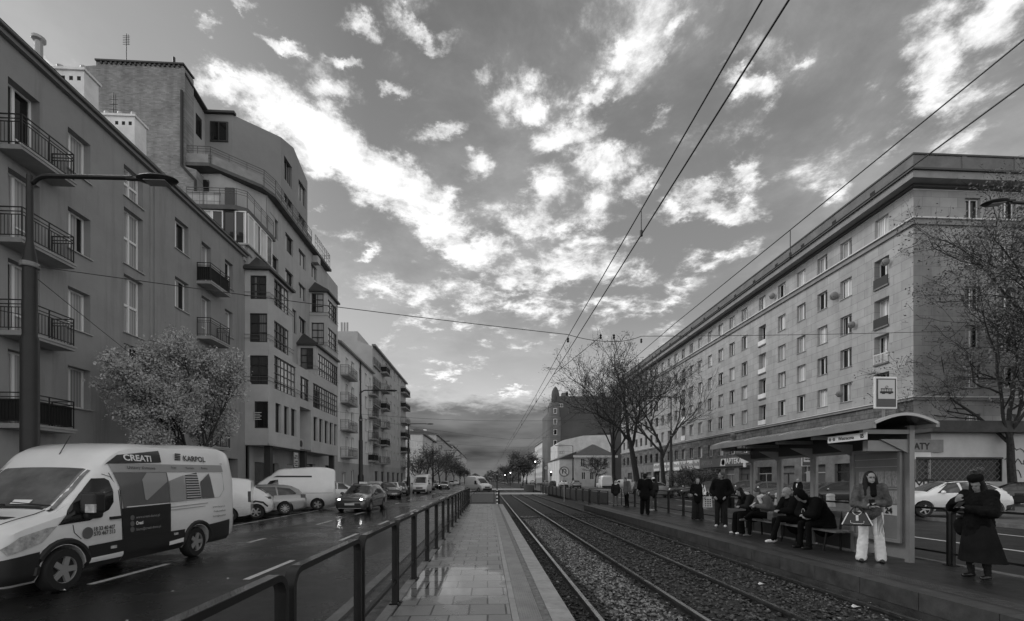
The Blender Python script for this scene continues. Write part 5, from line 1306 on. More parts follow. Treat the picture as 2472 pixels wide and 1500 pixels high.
def add_wheels(t, xs, half, r, w=.2, spokes=5, cap=False):
    ty, ri = wheel_meshes(r, w, spokes, cap)
    for x in xs:
        for sg in (1, -1):
            o = inst('wheel', ty, t, (x, sg * (half - w / 2), r)); inst('rim', ri, o)
def poly_flip(p): return p
def make_car(name, label, cat, keys, wheels, wr, paint_, wins, ws, rw, half, spokes=5, van=False, lit=False, head=None, tails=None, trim=None, group=None, plate=None, mirror=None, extra=None, cap=False, roofrail=False, taxi=False):
    t = thing(name, label, cat, group=group); C = Car(keys, van)
    me = C.body(wheels, wr, [paint_]); me.materials.clear(); me.materials.append(paint_); me.materials.append(arch_m); inst('body', me, t)
    for wp in wins:
        for sg in (1, -1): C.side(wp, .007, sg).build('side_window', glass_c, t, True)
    if ws: C.top(*ws).build('windscreen', glass_c, t, True)
    if rw: C.top(*rw).build('rear_window', glass_c, t, True)
    for tp in (trim or []):
        for sg in (1, -1): C.side(tp, .010, sg).build('side_trim', plastic, t, True)
    if head:
        for sg in (1, -1):
            x0, x1, y0, y1, z0, z1 = head; m = MB()
            m.ball(((x0 + x1) / 2, sg * (y0 + y1) / 2, (z0 + z1) / 2), ((x1 - x0) / 2, (y1 - y0) / 2, (z1 - z0) / 2), 12, 8); m.build('headlight', lamp_on if lit else lamp_m, t, True)
    if tails:
        for sg in (1, -1):
            x0, x1, y0, y1, z0, z1 = tails; m = MB(); m.box(x0, x1, sg * y0 if sg > 0 else -y1, sg * y1 if sg > 0 else -y0, z0, z1); m.build('tail_light', tail_m, t)
    if plate:
        for p in plate:
            x, z = p; m = MB(); m.box(x - .012, x + .012, -.26, .26, z - .055, z + .055); o = m.build('number_plate', plate_m, t)
    if mirror:
        x, z = mirror
        for sg in (1, -1):
            m = MB(); y = C.side_y(x, z); m.ball((x, sg * (y + .14), z + .02), (.07, .12, .085), 10, 8); m.tube([(x, sg * (y - .02), z - .03), (x, sg * (y + .1), z)], .025, 6); m.build('mirror', plastic if van else paint_, t, True)
    add_wheels(t, wheels, half, wr, .21, spokes, cap)
    if roofrail:
        for sg in (1, -1):
            m = MB(); x0, x1 = roofrail; m.tube([(x0 + (x1 - x0) * i / 6, sg * .56, C.top_z(x0 + (x1 - x0) * i / 6, .56) + (.05 if 0 < i < 6 else -.01)) for i in range(7)], .018, 6); m.build('roof_rail', plastic, t, True)
    if taxi: m = MB(); x = taxi; m.box(x - .07, x + .07, -.22, .22, C.top_z(x, 0) + .02, C.top_z(x, 0) + .14); m.build('taxi_sign', mat('taxi_sign_plastic', .75, .4), t)
    t['_C'] = 0; del t['_C']
    return t, C

# ---- the big lettered panel van, front left
VK = {0: (.30, .72, .60, .60, .90), .10: (.24, .92, .80, .78, 1.04), .45: (.22, 1.0, .98, .86, 1.19), 1.0: (.24, 1.02, 1.12, .88, 1.33), 1.35: (.28, 1.02, 1.14, .86, 1.60), 1.75: (.28, 1.03, 1.15, .84, 1.96), 2.2: (.28, 1.03, 1.15, .88, 2.36), 2.7: (.28, 1.03, 1.15, .90, 2.50), 3.5: (.28, 1.03, 1.15, .90, 2.54), 5.86: (.30, 1.02, 1.15, .89, 2.52), 5.97: (.36, .96, 1.15, .82, 2.44)}
hubf, hubr = onZ(167.7, 1375.4, .345), onZ(469, 1307.7, .345)
VX = (hubf.x + hubr.x) / 2 - 1.03; VY = hubf.y - 1.0
van, VC = make_car('panel_van', 'big white panel van with dark advertising panels, nearest vehicle on the left road', 'van', VK, (1.0, 4.34), .345, paint_w,
    [], (1.02, 1.80, .93, .90, .008, 10, 12), None, 1.03, 5, van=True, cap=True)
van.location = (VX, VY, 0); van.rotation_euler = (0, 0, rad(90))
# helper: photo point on the visible flank -> local (x,z)
def vp(cu, cv): p = onX(cu * .3077, 1040 + cv * .3077, VX + 1.03); return (p.y - VY, p.z)
def flank(pts, m_, name, off=.009, label=None, both=False):
    pp = [vp(*p) for p in pts]; pp = [(x, min(z, crom(VC.xs, VC.c, min(max(x, 0), VC.L))[4] - .10)) for x, z in pp]
    o = VC.side(pp, off, -1).build(name, m_, van, True, label=label); return o
dk = mat('dark_wrap', .022, .3, coat=.4); gy = mat('grey_wrap', .13, .35, coat=.3, nscale=3, namt=.1); lt = mat('pale_grey_wrap', .34, .35, coat=.3)
flank([(452, 745), (560, 580), (640, 470), (715, 395), (800, 372), (870, 372), (888, 390), (888, 560), (850, 620), (700, 705), (600, 720)], glass_c, 'side_window', .016)
flank([(893, 190), (915, 165), (980, 148), (1285, 158), (1288, 250), (905, 256)], dk, 'roof_badge', .020)
flank([(915, 258), (1730, 272), (1738, 325), (925, 325)], lt, 'grey_band', .014)
flank([(925, 327), (1320, 326), (1333, 565), (965, 610), (945, 480)], gy, 'side_panel', .014)
flank([(948, 612), (1334, 570), (1334, 775), (1330, 885), (968, 965)], dk, 'sliding_door_panel', .020)
flank([(1115, 385), (1160, 330), (1310, 330), (1310, 400), (1150, 545), (1135, 540)], lt, 'printed_picture', .022)
flank([(1325, 395), (1440, 350), (1450, 545), (1335, 560)], lt, 'printed_picture', .022)
flank([(1450, 348), (1535, 330), (1560, 535), (1455, 545)], mat('slatted_print', .06, .4, nscale=1), 'printed_picture', .022)
_m = MATS['slatted_print']; _t = mnode(_m, 'ShaderNodeTexCoord'); _w = mnode(_m, 'ShaderNodeTexWave', bands_direction='Z'); _w.inputs['Scale'].default_value = 5.5; _m.node_tree.links.new(_t.outputs['Object'], _w.inputs['Vector'])
_r = mnode(_m, 'ShaderNodeMapRange'); _r.inputs[1].default_value = .45; _r.inputs[2].default_value = .6; _r.inputs[3].default_value = .02; _r.inputs[4].default_value = .5; _m.node_tree.links.new(_w.outputs['Fac'], _r.inputs[0]); _m.node_tree.links.new(_r.outputs[0], _m.node_tree.nodes['Principled BSDF'].inputs['Base Color'])
flank([(1555, 400), (1620, 335), (1655, 525), (1565, 530)], gy, 'printed_picture', .026)
for x0 in (990,): pass
# window outlines pressed into the side
def lineflank(pts, r_=.008, m_=plastic, name='panel_seam'):
    m = MB(); P_ = []
    for p in pts: x, z = vp(*p); P_.append((x, -(VC.side_y(x, z) + .006), z))
    m.tube(P_, r_, 4); return m.build(name, m_, van)
lineflank([(1730, 330), (1738, 460), (1700, 520), (1340, 560)], .007, mat('pressed_seam', .4, .5))
lineflank([(905, 330), (935, 480), (955, 700), (962, 860)], .007)
lineflank([(920, 255), (1740, 262)], .007); lineflank([(990, 600), (1325, 568)], .012, white_l)
lineflank([(1340, 600), (1610, 566)], .012, MATS['pressed_seam']); lineflank([(1340, 622), (1590, 590)], .010, MATS['pressed_seam'])
# dark lower cladding, steps and arches
def low(pts, name, off=.026):
    tops = [vp(*p) for p in pts]; return VC.side([(tops[0][0], .27)] + [(x, z) for x, z in tops] + [(tops[-1][0], .27)], off, -1).build(name, plastic, van, True)
for sg in (1, -1): VC.side([(.0, .26), (.0, .62), (.2, .66), (.58, .70), (.56, .26)], .022, sg).build('bumper', plastic, van, True)
low([(690, 905), (965, 850)], 'lower_cladding'); low([(968, 850), (1440, 772)], 'lower_cladding'); low([(1612, 735), (1780, 692)], 'lower_cladding')
flank([(708, 1000), (960, 945), (960, 985), (708, 1040)], white_l, 'reflective_strip', .034); flank([(1322, 870), (1432, 838), (1430, 870), (1322, 900)], white_l, 'reflective_strip', .034)
for (cx, cz, R_) in ((1.0, .345, .47), (4.34, .345, .47)):
    m = MB(); pts = []
    for i in range(13):
        a = math.pi * (i / 12) * 1.0; x = cx + R_ * math.cos(a) * .98; z = cz + R_ * math.sin(a) * .98; pts.append((x, -(VC.side_y(x, max(z, .3)) + .0), z))
    m.tube(pts, .05, 6); m.build('arch_trim', plastic, van, True)
# headlight, wrapped round the front corner
for sg in (-1, 1):
    C_ = VC; hp = [(.10, .80), (.16, .70), (.62, .83), (.86, 1.06), (.70, 1.05), (.30, .95)]
    C_.side(hp, .012, sg).build('headlight', lamp_m, van, True)
m = MB(); m.box(-.02, .03, -.6, .6, .66, .76); m.build('grille', plastic, van); m = MB(); m.box(-.025, .04, -.74, .74, .28, .58); m.build('bumper_front', plastic, van)
VC.top(.5, .62, .7, .75, .006, 3, 8).build('bonnet_vent', plastic, van, True)
VC.top(.98, 1.05, .92, .92, .012, 3, 8).build('scuttle', plastic, van, True)
m = MB(); m.tube([(1.05, -.05, VC.top_z(1.05, .05) + .03), (1.12, .55, VC.top_z(1.12, .55) + .03)], .012, 5); m.build('wiper', plastic, van)
m = MB(); m.tube([(1.05, -.75, VC.top_z(1.05, .7) + .03), (1.10, -.1, VC.top_z(1.1, .1) + .03)], .012, 5); m.build('wiper', plastic, van)
# mirror, handles, bulb lamp, aerial
mx, mz = vp(672, 640)
for sg in (-1, 1):
    m = MB(); m.box(mx - .10, mx + .14, sg * 1.13 - .13, sg * 1.13 + .13, mz - .02, mz + .34); m.box(mx - .05, mx + .3, min(sg * 1.0, sg * 1.1), max(sg * 1.0, sg * 1.1), mz - .12, mz + .02)
    o = m.build('mirror', plastic, van); b_ = o.modifiers.new('b', 'BEVEL'); b_.width = .05; b_.segments = 3
m = MB(); m.box(mx - .12, mx - .08, -1.27, -1.12, mz - .0, mz + .14); m.build('indicator', lamp_m, van)
for (cu, cv) in ((903, 682), (1372, 808), (882, 912)):
    x, z = vp(cu, cv); m = MB(); y = VC.side_y(x, z); w_ = .13 if cv == 682 else .06; m.box(x - w_, x + w_, -y - .04, -y, z - .025, z + .025); m.build('door_handle' if cv == 682 else 'side_lamp', plastic if cv == 682 else lamp_m, van)
m = MB(); ax = 2.05; m.tube([(ax, 0, VC.top_z(ax, 0)), (ax + .22, 0, VC.top_z(ax, 0) + .36)], .008, 5); m.build('aerial', plastic, van)
m = MB(); m.box(5.93, 5.985, -.8, .8, .5, 2.2); m.build('rear_door', paint_w, van)
lineflank([(868, 340), (905, 360), (945, 470), (958, 650), (962, 850)], .006)
lineflank([(575, 740), (585, 800), (640, 850)], .005)
for ch in van.children:
    if ch.name.startswith('windscreen'): ch.data = ch.data.copy(); ch.data.materials[0] = mat('windscreen_glass', .12, .10, nscale=1.2, namt=.55, coat=.8)  # paler mottled base colour stands in for sky reflected in the glass
VC.top(1.08, 1.16, .5, .5, .022, 2, 4, -.9, -.25).build('windscreen_paper', white_l, van)
m = MB(); m.tube([(x_, -.84 * crom(VC.xs, VC.c, x_)[3], VC.top_z(x_, .84 * crom(VC.xs, VC.c, x_)[3]) + .006) for x_ in (.2, .4, .6, .8, .98)], .006, 4); m.build('bonnet_seam', plastic, van)

# lettering
def vtext(body, size, cu, cv, m_, xs=1.0, bold=0, shear=0, dz_=0, end=None):
    x, z = vp(cu, cv); y = VC.side_y(x, z + size * .3)
    me = text_mesh(body, size, m_, shear, xs=xs, bold=bold, ext=0)
    if end:
        wd = max(v.co.x for v in me.vertices); fx = (vp(end, cv)[0] - x) / wd
        for v in me.vertices: v.co.x *= fx
    for v in me.vertices: X_, Z_ = x + v.co.x, z + v.co.y; v.co = (X_, -(VC.side_y(X_, Z_) + .030), Z_)
    o = bpy.data.objects.new('lettering', me); COL.objects.link(o); o.parent = van; return o
vtext('CREATI', .165, 1010, 232, white_l, 1.12, .005, end=1210)
vtext('KARPOL', .17, 1455, 237, dk, 1.1, .004, end=1608)
m = MB(); x0, z0 = vp(1398, 232); x1, z1 = vp(1440, 178)
for i in range(4): zz = z0 + (z1 - z0) * i / 4; m.box(x0, x1, -VC.side_y(x0, z0) - .02, -VC.side_y(x0, z0) - .012, zz, zz + (z1 - z0) * .18)
m.build('emblem', dk, van)
vtext('Ustawy domowe', .085, 1020, 298, dk, 1.0, end=1230); vtext('Firany', .07, 1355, 297, dk, end=1395); vtext('Karnisze', .07, 1462, 300, dk, end=1520); vtext('Rolety', .07, 1570, 302, dk, end=1615)
numw = mat('phone_number_paint', .05, .5)
vtext('18 33 40 407', .098, 722, 788, numw, 1.0, .003, end=890); vtext('570 467 313', .098, 726, 826, numw, 1.05, .003, end=892)
m = MB(); x, z = vp(686, 803); m.lathe([(.10, 0), (.10, .01)], 18, Matrix.Translation((x, -VC.side_y(x, z) - .012, z)) @ Matrix.Rotation(rad(90), 4, 'X')); m.build('phone_emblem', gy, van)
vtext('www.creati-domo.pl', .075, 1055, 690, lt, .95, end=1240); vtext('Creati', .088, 1055, 738, white_l, 1.0, .003, end=1112); vtext('biuro@creati-domo.pl', .075, 1058, 785, lt, .95, end=1250)
for cv in (683, 730, 776): x, z = vp(1030, cv); m = MB(); m.lathe([(.05, 0), (.05, .01)], 14, Matrix.Translation((x, -VC.side_y(x, z) - .014, z)) @ Matrix.Rotation(rad(90), 4, 'X')); m.build('round_emblem', gy, van)
vtext('www.karpol.pl', .06, 1640, 605, numw, end=1735); vtext('ProducentRolet', .06, 1645, 640, numw, end=1742); vtext('biuro@karpol.pl', .06, 1640, 678, numw, end=1742)

# ---- car kinds
EST = {0: (.32, .60, .48, .50, .62), .08: (.22, .76, .60, .68, .72), .5: (.20, .86, .74, .76, .84), 1.15: (.20, .89, .86, .74, 1.0), 1.55: (.2, .9, .90, .68, 1.22), 2.05: (.2, .9, .93, .62, 1.45), 2.8: (.2, .9, .95, .62, 1.53), 3.9: (.2, .9, .98, .60, 1.48), 4.35: (.24, .88, 1.0, .57, 1.30), 4.6: (.3, .86, .97, .68, 1.06), 4.74: (.36, .80, .80, .62, .9)}
est_w = [[(1.45, .95), (2.02, 1.38), (2.32, 1.42), (2.36, .97)], [(2.42, .97), (2.42, 1.43), (3.28, 1.42), (3.36, 1.0)], [(3.42, 1.0), (3.36, 1.41), (3.95, 1.34), (4.25, 1.10), (4.2, 1.04)]]
kw = dict(head=(.10, .55, .52, .78, .62, .76), tails=(4.45, 4.68, .66, .88, .86, 1.04), mirror=(1.62, .98), plate=[(-.0, .45)])
estate, _ = make_car('parked_car', 'silver estate parked nose-in with its tail to the road, beside the white high-roof van', 'car', EST, (.95, 3.72), .33, paint_s, est_w, (1.18, 2.02, .94, .92), (4.02, 4.5, .85, .88), .9, 10, group='cars parked diagonally on the left', **kw)
HAT = {0: (.32, .60, .50, .50, .66), .08: (.24, .74, .62, .66, .78), .45: (.22, .84, .78, .74, .90), 1.0: (.22, .87, .90, .72, 1.04), 1.4: (.2, .88, .94, .66, 1.28), 1.85: (.2, .88, .98, .60, 1.47), 2.5: (.2, .88, 1.0, .60, 1.52), 3.2: (.22, .88, 1.04, .57, 1.46), 3.6: (.26, .86, 1.06, .56, 1.26), 3.86: (.32, .84, .98, .68, 1.0), 3.98: (.4, .76, .80, .6, .86)}
hat_w = [[(1.3, 1.0), (1.82, 1.40), (2.1, 1.43), (2.15, 1.02)], [(2.21, 1.02), (2.2, 1.43), (2.95, 1.40), (3.12, 1.18), (2.9, 1.06)]]
hatch, HC_ = make_car('parked_car', 'white small hatchback with black wheel-arch trim, parked left of the silver estate', 'car', HAT, (.82, 3.32), .33, paint_w, hat_w, (1.05, 1.82, .94, .92), (3.26, 3.72, .86, .9), .88, 6, group='cars parked diagonally on the left', head=(.1, .5, .5, .74, .72, .86), tails=(3.66, 3.92, .62, .84, .92, 1.02), mirror=(1.5, 1.02), plate=[(0, .5)],
    trim=[[(2.86, .24), (2.80, .55), (2.98, .74), (3.3, .86), (3.62, .80), (3.82, .60), (3.78, .55), (3.6, .72), (3.32, .78), (3.02, .68), (2.92, .5), (2.92, .24)]])
FK = {0: (.30, .70, .60, .60, .92), .1: (.24, .90, .80, .76, 1.06), .45: (.22, .96, .96, .82, 1.18), .85: (.24, .98, 1.08, .84, 1.32), 1.3: (.26, .98, 1.1, .82, 1.72), 1.7: (.26, .98, 1.1, .80, 2.0), 2.2: (.26, .98, 1.1, .84, 2.36), 2.8: (.26, .98, 1.1, .86, 2.44), 5.1: (.28, .97, 1.1, .86, 2.42), 5.2: (.34, .92, 1.1, .80, 2.34)}
hivan, HV = make_car('parked_van', 'white high-roof panel van parked nose-in behind the silver estate', 'van', FK, (.95, 4.2), .34, paint_w, [[(1.35, 1.18), (1.75, 1.72), (2.15, 1.80), (2.2, 1.18)]], (.90, 1.85, .93, .9), None, .98, 5, van=True, cap=True, head=(.12, .55, .6, .84, .8, 1.0), tails=(5.08, 5.19, .8, .93, .9, 1.7), mirror=(1.35, 1.25), group='vans on the left side')
HV.side([(1.9, 1.93), (2.1, 2.02), (3.9, 2.02), (3.9, 1.93)], .012, -1).build('roof_stripe', plastic, hivan, True)
for sg in (1, -1): HV.side([(2.35, 1.0), (2.35, 1.02), (5.05, 1.02), (5.05, 1.0)], .012, sg).build('body_seam', mat('seam_grey', .3, .5), hivan, True)
m = MB(); m.box(5.15, 5.3, -.9, .9, .38, .55); m.build('rear_bumper', plastic, hivan)
m = MB(); m.box(-.03, .05, -.78, .78, .26, .56); m.build('bumper_front', plastic, hivan); m = MB(); m.box(-.012, .05, -.42, .42, .64, .82); m.build('grille', plastic, hivan)
BK = {0: (.3, .68, .6, .6, .85), .1: (.24, .84, .75, .72, .96), .5: (.22, .9, .9, .78, 1.08), .9: (.22, .91, 1.0, .78, 1.2), 1.5: (.24, .91, 1.05, .74, 1.72), 2.0: (.24, .91, 1.05, .74, 1.82), 4.2: (.26, .9, 1.05, .76, 1.82), 4.4: (.32, .86, 1.05, .70, 1.74)}
smallvan, _ = make_car('parked_van', 'small white van, only its rounded tail showing behind the big lettered van', 'van', BK, (.9, 3.6), .31, paint_w, [[(1.3, 1.12), (1.55, 1.58), (2.0, 1.6), (2.05, 1.12)]], (.95, 1.48, .92, .9), None, .91, 5, van=True, cap=True, head=(.1, .5, .5, .78, .7, .86), tails=(4.3, 4.41, .74, .88, .85, 1.3), mirror=(1.3, 1.2), group='vans on the left side')
# taxi: estate, oncoming with headlights on
TX = dict(EST); taxi, TXC = make_car('taxi', 'grey estate taxi driving towards us with headlights on and a roof sign', 'taxi', TX, (.95, 3.68), .32, paint_g, est_w, (1.18, 2.02, .94, .92), (4.02, 4.5, .85, .88), .9, 5, lit=False, tails=(4.45, 4.68, .66, .88, .86, 1.04), mirror=(1.62, .98), roofrail=(2.2, 4.1), taxi=2.4)
for sg in (1, -1):
    m = MB(); m.ball((.28, sg * .66, .70), (.24, .16, .055), 10, 6); m.build('headlight', lamp_m, taxi, True)
    m = MB(); m.ball((.10, sg * .60, .70), (.05, .075, .05), 10, 6); m.build('lamp', lamp_on, taxi.children[-1], True)
m = MB(); m.box(-.03, .04, -.58, .58, .26, .50); m.box(-.02, .06, -.66, .66, .60, .63); m.build('grille', plastic, taxi); m = MB(); m.box(-.045, -.03, -.26, .26, .40, .51); m.build('number_plate', plate_m, taxi)
m = MB(); m.box(-.035, .03, -.62, .62, .22, .245); m.build('chin_strip', rim_m, taxi)
p = onZ(844, 1238, 0); taxi.location = (p.x, p.y, 0); taxi.rotation_euler = (0, 0, rad(88))

def park(o, wheel_px, tang, rear_x, z=.0, half=.9):
    """put the rear wheel on the camera-facing flank at a photo point; tang = direction the tail points (deg from +X)"""
    a = rad(tang); p = onZ(*wheel_px, z); d = Vector((math.cos(a), math.sin(a), 0)); n = Vector((math.sin(a), -math.cos(a), 0))
    loc = Vector((p.x, p.y, z)) - d * rear_x - n * half * .9; o.location = loc; o.rotation_euler = (0, 0, a); return o
park(estate, (688, 1243), 26, 3.72); park(hatch, (618, 1254), 20, 3.32); park(hivan, (766, 1232), 24, 4.2, half=.98)
park(smallvan, (552, 1262), 22, 3.6)
SUVK = {0: (.36, .66, .56, .56, .74), .09: (.26, .80, .70, .72, .88), .5: (.24, .88, .86, .78, 1.0), 1.05: (.24, .90, .98, .74, 1.12), 1.45: (.24, .9, 1.02, .68, 1.34), 1.95: (.24, .9, 1.06, .62, 1.56), 2.7: (.24, .9, 1.08, .62, 1.62), 3.5: (.26, .9, 1.12, .58, 1.56), 3.9: (.3, .88, 1.14, .57, 1.36), 4.15: (.36, .86, 1.02, .70, 1.10), 4.28: (.44, .78, .84, .62, .92)}
suv_w = [[(1.4, 1.08), (1.92, 1.50), (2.25, 1.54), (2.3, 1.10)], [(2.37, 1.10), (2.36, 1.54), (3.15, 1.52), (3.28, 1.16)], [(3.36, 1.18), (3.26, 1.49), (3.5, 1.45), (3.72, 1.28)]]
suv, SVC = make_car('parked_suv', 'white crossover with black roof parked nose-left behind the woman in the black hat', 'car', SUVK, (.86, 3.5), .35, paint_w, suv_w, (1.1, 1.9, .94, .92), (3.56, 4.04, .85, .88), .9, 5, head=(.1, .55, .52, .80, .82, .98), tails=(4.0, 4.24, .56, .86, .98, 1.12), mirror=(1.55, 1.1), plate=[(4.29, .78)],
    trim=[[(0.05, .30), (.08, .55), (.40, .62), (.45, .40), (.5, .27)], [(1.3, .26), (1.3, .46), (3.05, .46), (3.05, .26)], [(3.95, .3), (3.95, .56), (4.25, .62), (4.25, .42)]])
for sg in (1, -1): SVC.side([(1.5, 1.28), (1.96, 1.515), (2.3, 1.555), (3.3, 1.535), (3.75, 1.38), (3.7, 1.45), (3.4, 1.575), (2.6, 1.612), (2.0, 1.575)], .012, sg).build('roof_edge', paint_k, suv, True)
for x0, x1 in ((1.96, 3.6),): SVC.top(x0, x1, 1.0, 1.0, .010, 8, 10).build('roof_panel', paint_k, suv, True)
m = MB(); m.box(4.1, 4.3, -.8, .8, .34, .62); m.build('rear_bumper', plastic, suv)
for sg in (1, -1): m = MB(); m.box(2.5, 2.72, *(sorted((sg * .885, sg * .915))), .98, 1.01); m.build('door_handle', paint_k, suv)
a = rad(-14); p = onZ(2229, 1249, .12); d = Vector((math.cos(a), math.sin(a), 0)); n = Vector((math.sin(a), -math.cos(a), 0)); suv.location = p - d * .86 - n * .82; suv.rotation_euler = (0, 0, a)

# ---- copies farther off
def cp(src, u, v, ang, label, group, z=0.0, paint_=None, fx=None, s=1.0):
    """copy a kind; (u,v) = photo point where its middle meets the ground"""
    c = copy_tree(src); p = onZ(u, v, z); L = 4.4 if fx is None else fx
    a = rad(ang); c.location = Vector((p.x, p.y, z)) - Vector((math.cos(a), math.sin(a), 0)) * L / 2; c.rotation_euler = (0, 0, a); c['label'] = label
    if group: c['group'] = group
    elif 'group' in c: del c['group']
    if paint_:
        for ch in c.children:
            if ch.name.startswith('body'):
                me = ch.data.copy(); me.materials[0] = paint_; ch.data = me
    return c
GL = 'cars parked diagonally on the left'
cp(suv, 815, 1216, 205, 'white crossover parked just left of the oncoming taxi', GL)
cp(hatch, 934, 1203, 120, 'dark hatchback parked behind the plastic-wrapped load', GL, paint_=paint_k)
cp(hatch, 947, 1200, 95, 'white-tailed hatchback between two dark parked cars on the left', GL)
cp(estate, 965, 1196, 100, 'black estate parked in front of the distant white minibus', GL, paint_=paint_k)
c = cp(smallvan, 985, 1187, 15, 'white minibus van parked side-on far down the left', 'vans on the left side', fx=4.4)
c = cp(hivan, 1019, 1191, 90, 'white van with high roof driving towards us in the left lane, lights on', None, fx=5.2); c.name = 'delivery_van'
for ch in c.children:
    if ch.name.startswith('headlight'): ch.data = ch.data.copy(); ch.data.materials[0] = lamp_on
m = MB(); m.box(.2, .24, -.7, .7, .62, .78); m.build('grille', plastic, c)
c = cp(estate, 1073, 1182, 90, 'dark car far ahead driving towards us with headlights on', None, paint_=paint_k); c.name = 'oncoming_car'
for ch in c.children:
    if ch.name.startswith('headlight'): ch.data = ch.data.copy(); ch.data.materials[0] = lamp_on
GF = 'far cars parked on the left'
for i, (u, v, lab, pt_) in enumerate(((1046, 1180, 'dark', paint_k), (1055, 1178, 'white', paint_w), (1090, 1173, 'silver', paint_s), (1100, 1171, 'white', paint_w), (1036, 1183, 'grey', paint_g))):
    cp([suv, hatch, estate, suv, hatch][i], u, v, 100, ['small dark car parked just right of the oncoming white van', 'tiny white hatchback left of the far oncoming car', 'tiny silver estate at the kerb left of the crossing van', 'tiny white crossover farthest along the left kerb', 'grey hatchback tucked behind the oncoming white van'][i], GF, paint_=pt_)
c = cp(hivan, 1155, 1187, 122, 'white panel van turning across the tram crossing ahead', None, z=-.05, fx=5.2); c.name = 'crossing_van'; c.scale = (1, 1, .95)
# right side
GR = 'vehicles on the far side of the right road'
c = cp(hivan, 1458, 1181, -92, 'white panel van seen from behind by the low house', GR, fx=5.2); c.name = 'delivery_van'
m = MB(); m.box(5.16, 5.21, -.86, -.02, .5, 2.2); m.build('rear_door', paint_w, c); m = MB(); m.box(5.16, 5.21, .02, .86, .5, 2.2); m.build('rear_door', paint_w, c); m = MB(); m.box(5.18, 5.3, -.9, .9, .35, .62); m.build('rear_bumper', plastic, c)
cp(suv, 1360, 1177, -90, 'white crossover queueing on the right road, seen from behind', GR); cp(suv, 1389, 1179, -90, 'silver crossover with wide dark rear window queueing beside the white one', GR, paint_=paint_s)
cp(hatch, 1335, 1175, -90, 'dark hatchback third in the queue left of the white crossover', GR, paint_=paint_k); cp(estate, 1318, 1173, -90, 'pale estate farther up the queue on the right road', GR, paint_=paint_s)
cp(hivan, 1300, 1171, -90, 'white van farther up the right road', GR, fx=5.2); cp(hatch, 1285, 1169, -90, 'tiny white hatchback at the head of the right queue', GR)
cp(smallvan, 1268, 1168, -90, 'tiny white van where the right road vanishes', GR)
cp(estate, 1572, 1200, -88, 'silver estate on the right road behind the man all in black', GR, paint_=paint_s); cp(hatch, 1535, 1192, -88, 'grey hatchback passing behind the waiting people', GR, paint_=paint_g)
cp(smallvan, 1500, 1178, -20, 'pale van parked under the bare trees', GR); cp(suv, 1416, 1175, -88, 'black crossover between the silver one and the panel van', GR, paint_=paint_k)
GS = 'dark cars parked outside the right-hand shops'
for i, (u, v, ang, k, pt_, lab) in enumerate(((1672, 1200, -35, hatch, paint_g, 'grey hatchback parked left of the pharmacy, behind the woman with the tote bag'), (1705, 1203, -30, estate, paint_k, 'black estate parked between the tote-bag woman and the tall man'), (1795, 1204, -28, suv, paint_k, 'black crossover parked right of the tall man in the puffer jacket'),
        (1850, 1208, -25, hatch, paint_g, 'dark hatchback seen through the leftmost shelter pane'), (1925, 1211, -22, estate, paint_g, 'dark grey estate seen through the middle shelter pane'), (2010, 1214, -20, estate, paint_k, 'black estate seen through the right shelter pane'))):
    cp(k, u, v, ang, lab, GS, z=.12, paint_=pt_)
cp(hatch, 2465, 1222, -60, 'dark hatchback cut off by the right edge of the picture', GS, z=.12, paint_=paint_k)
# wrapped load standing at the kerb behind the taxi
p = onZ(906, 1203, 0); t = thing('wrapped_pallet', 'pale plastic sheeting draped over a tall load at the kerb behind the taxi', 'covered load', (p.x, p.y, 0))
m = MB(); vs = []; n = 28
for k, (s_, z) in enumerate(((1.15, 0), (1.1, .5), (1.0, 1.0), (.85, 1.45), (.5, 1.62), (.01, 1.66))):
    for j in range(n):
        a = 2 * math.pi * j / n; f = s_ * (1 + .06 * math.sin(a * 7 + k)); vs.append((f * math.copysign(abs(math.cos(a)) ** .5, math.cos(a)), f * .8 * math.copysign(abs(math.sin(a)) ** .5, math.sin(a)), z))
m.add(vs, [(i * n + j, i * n + (j + 1) % n, (i + 1) * n + (j + 1) % n, (i + 1) * n + j) for i in range(5) for j in range(n)]); m.build('plastic_sheet', mat('plastic_sheet', .42, .35, nscale=5, namt=.3, bump=.6, bscale=6, stretch=(1, 1, 3)), t, True)
m = MB(); m.box(-.9, .9, -.7, .7, -.0, .12); m.build('pallet', mat('pallet_wood', .12, .8), t)

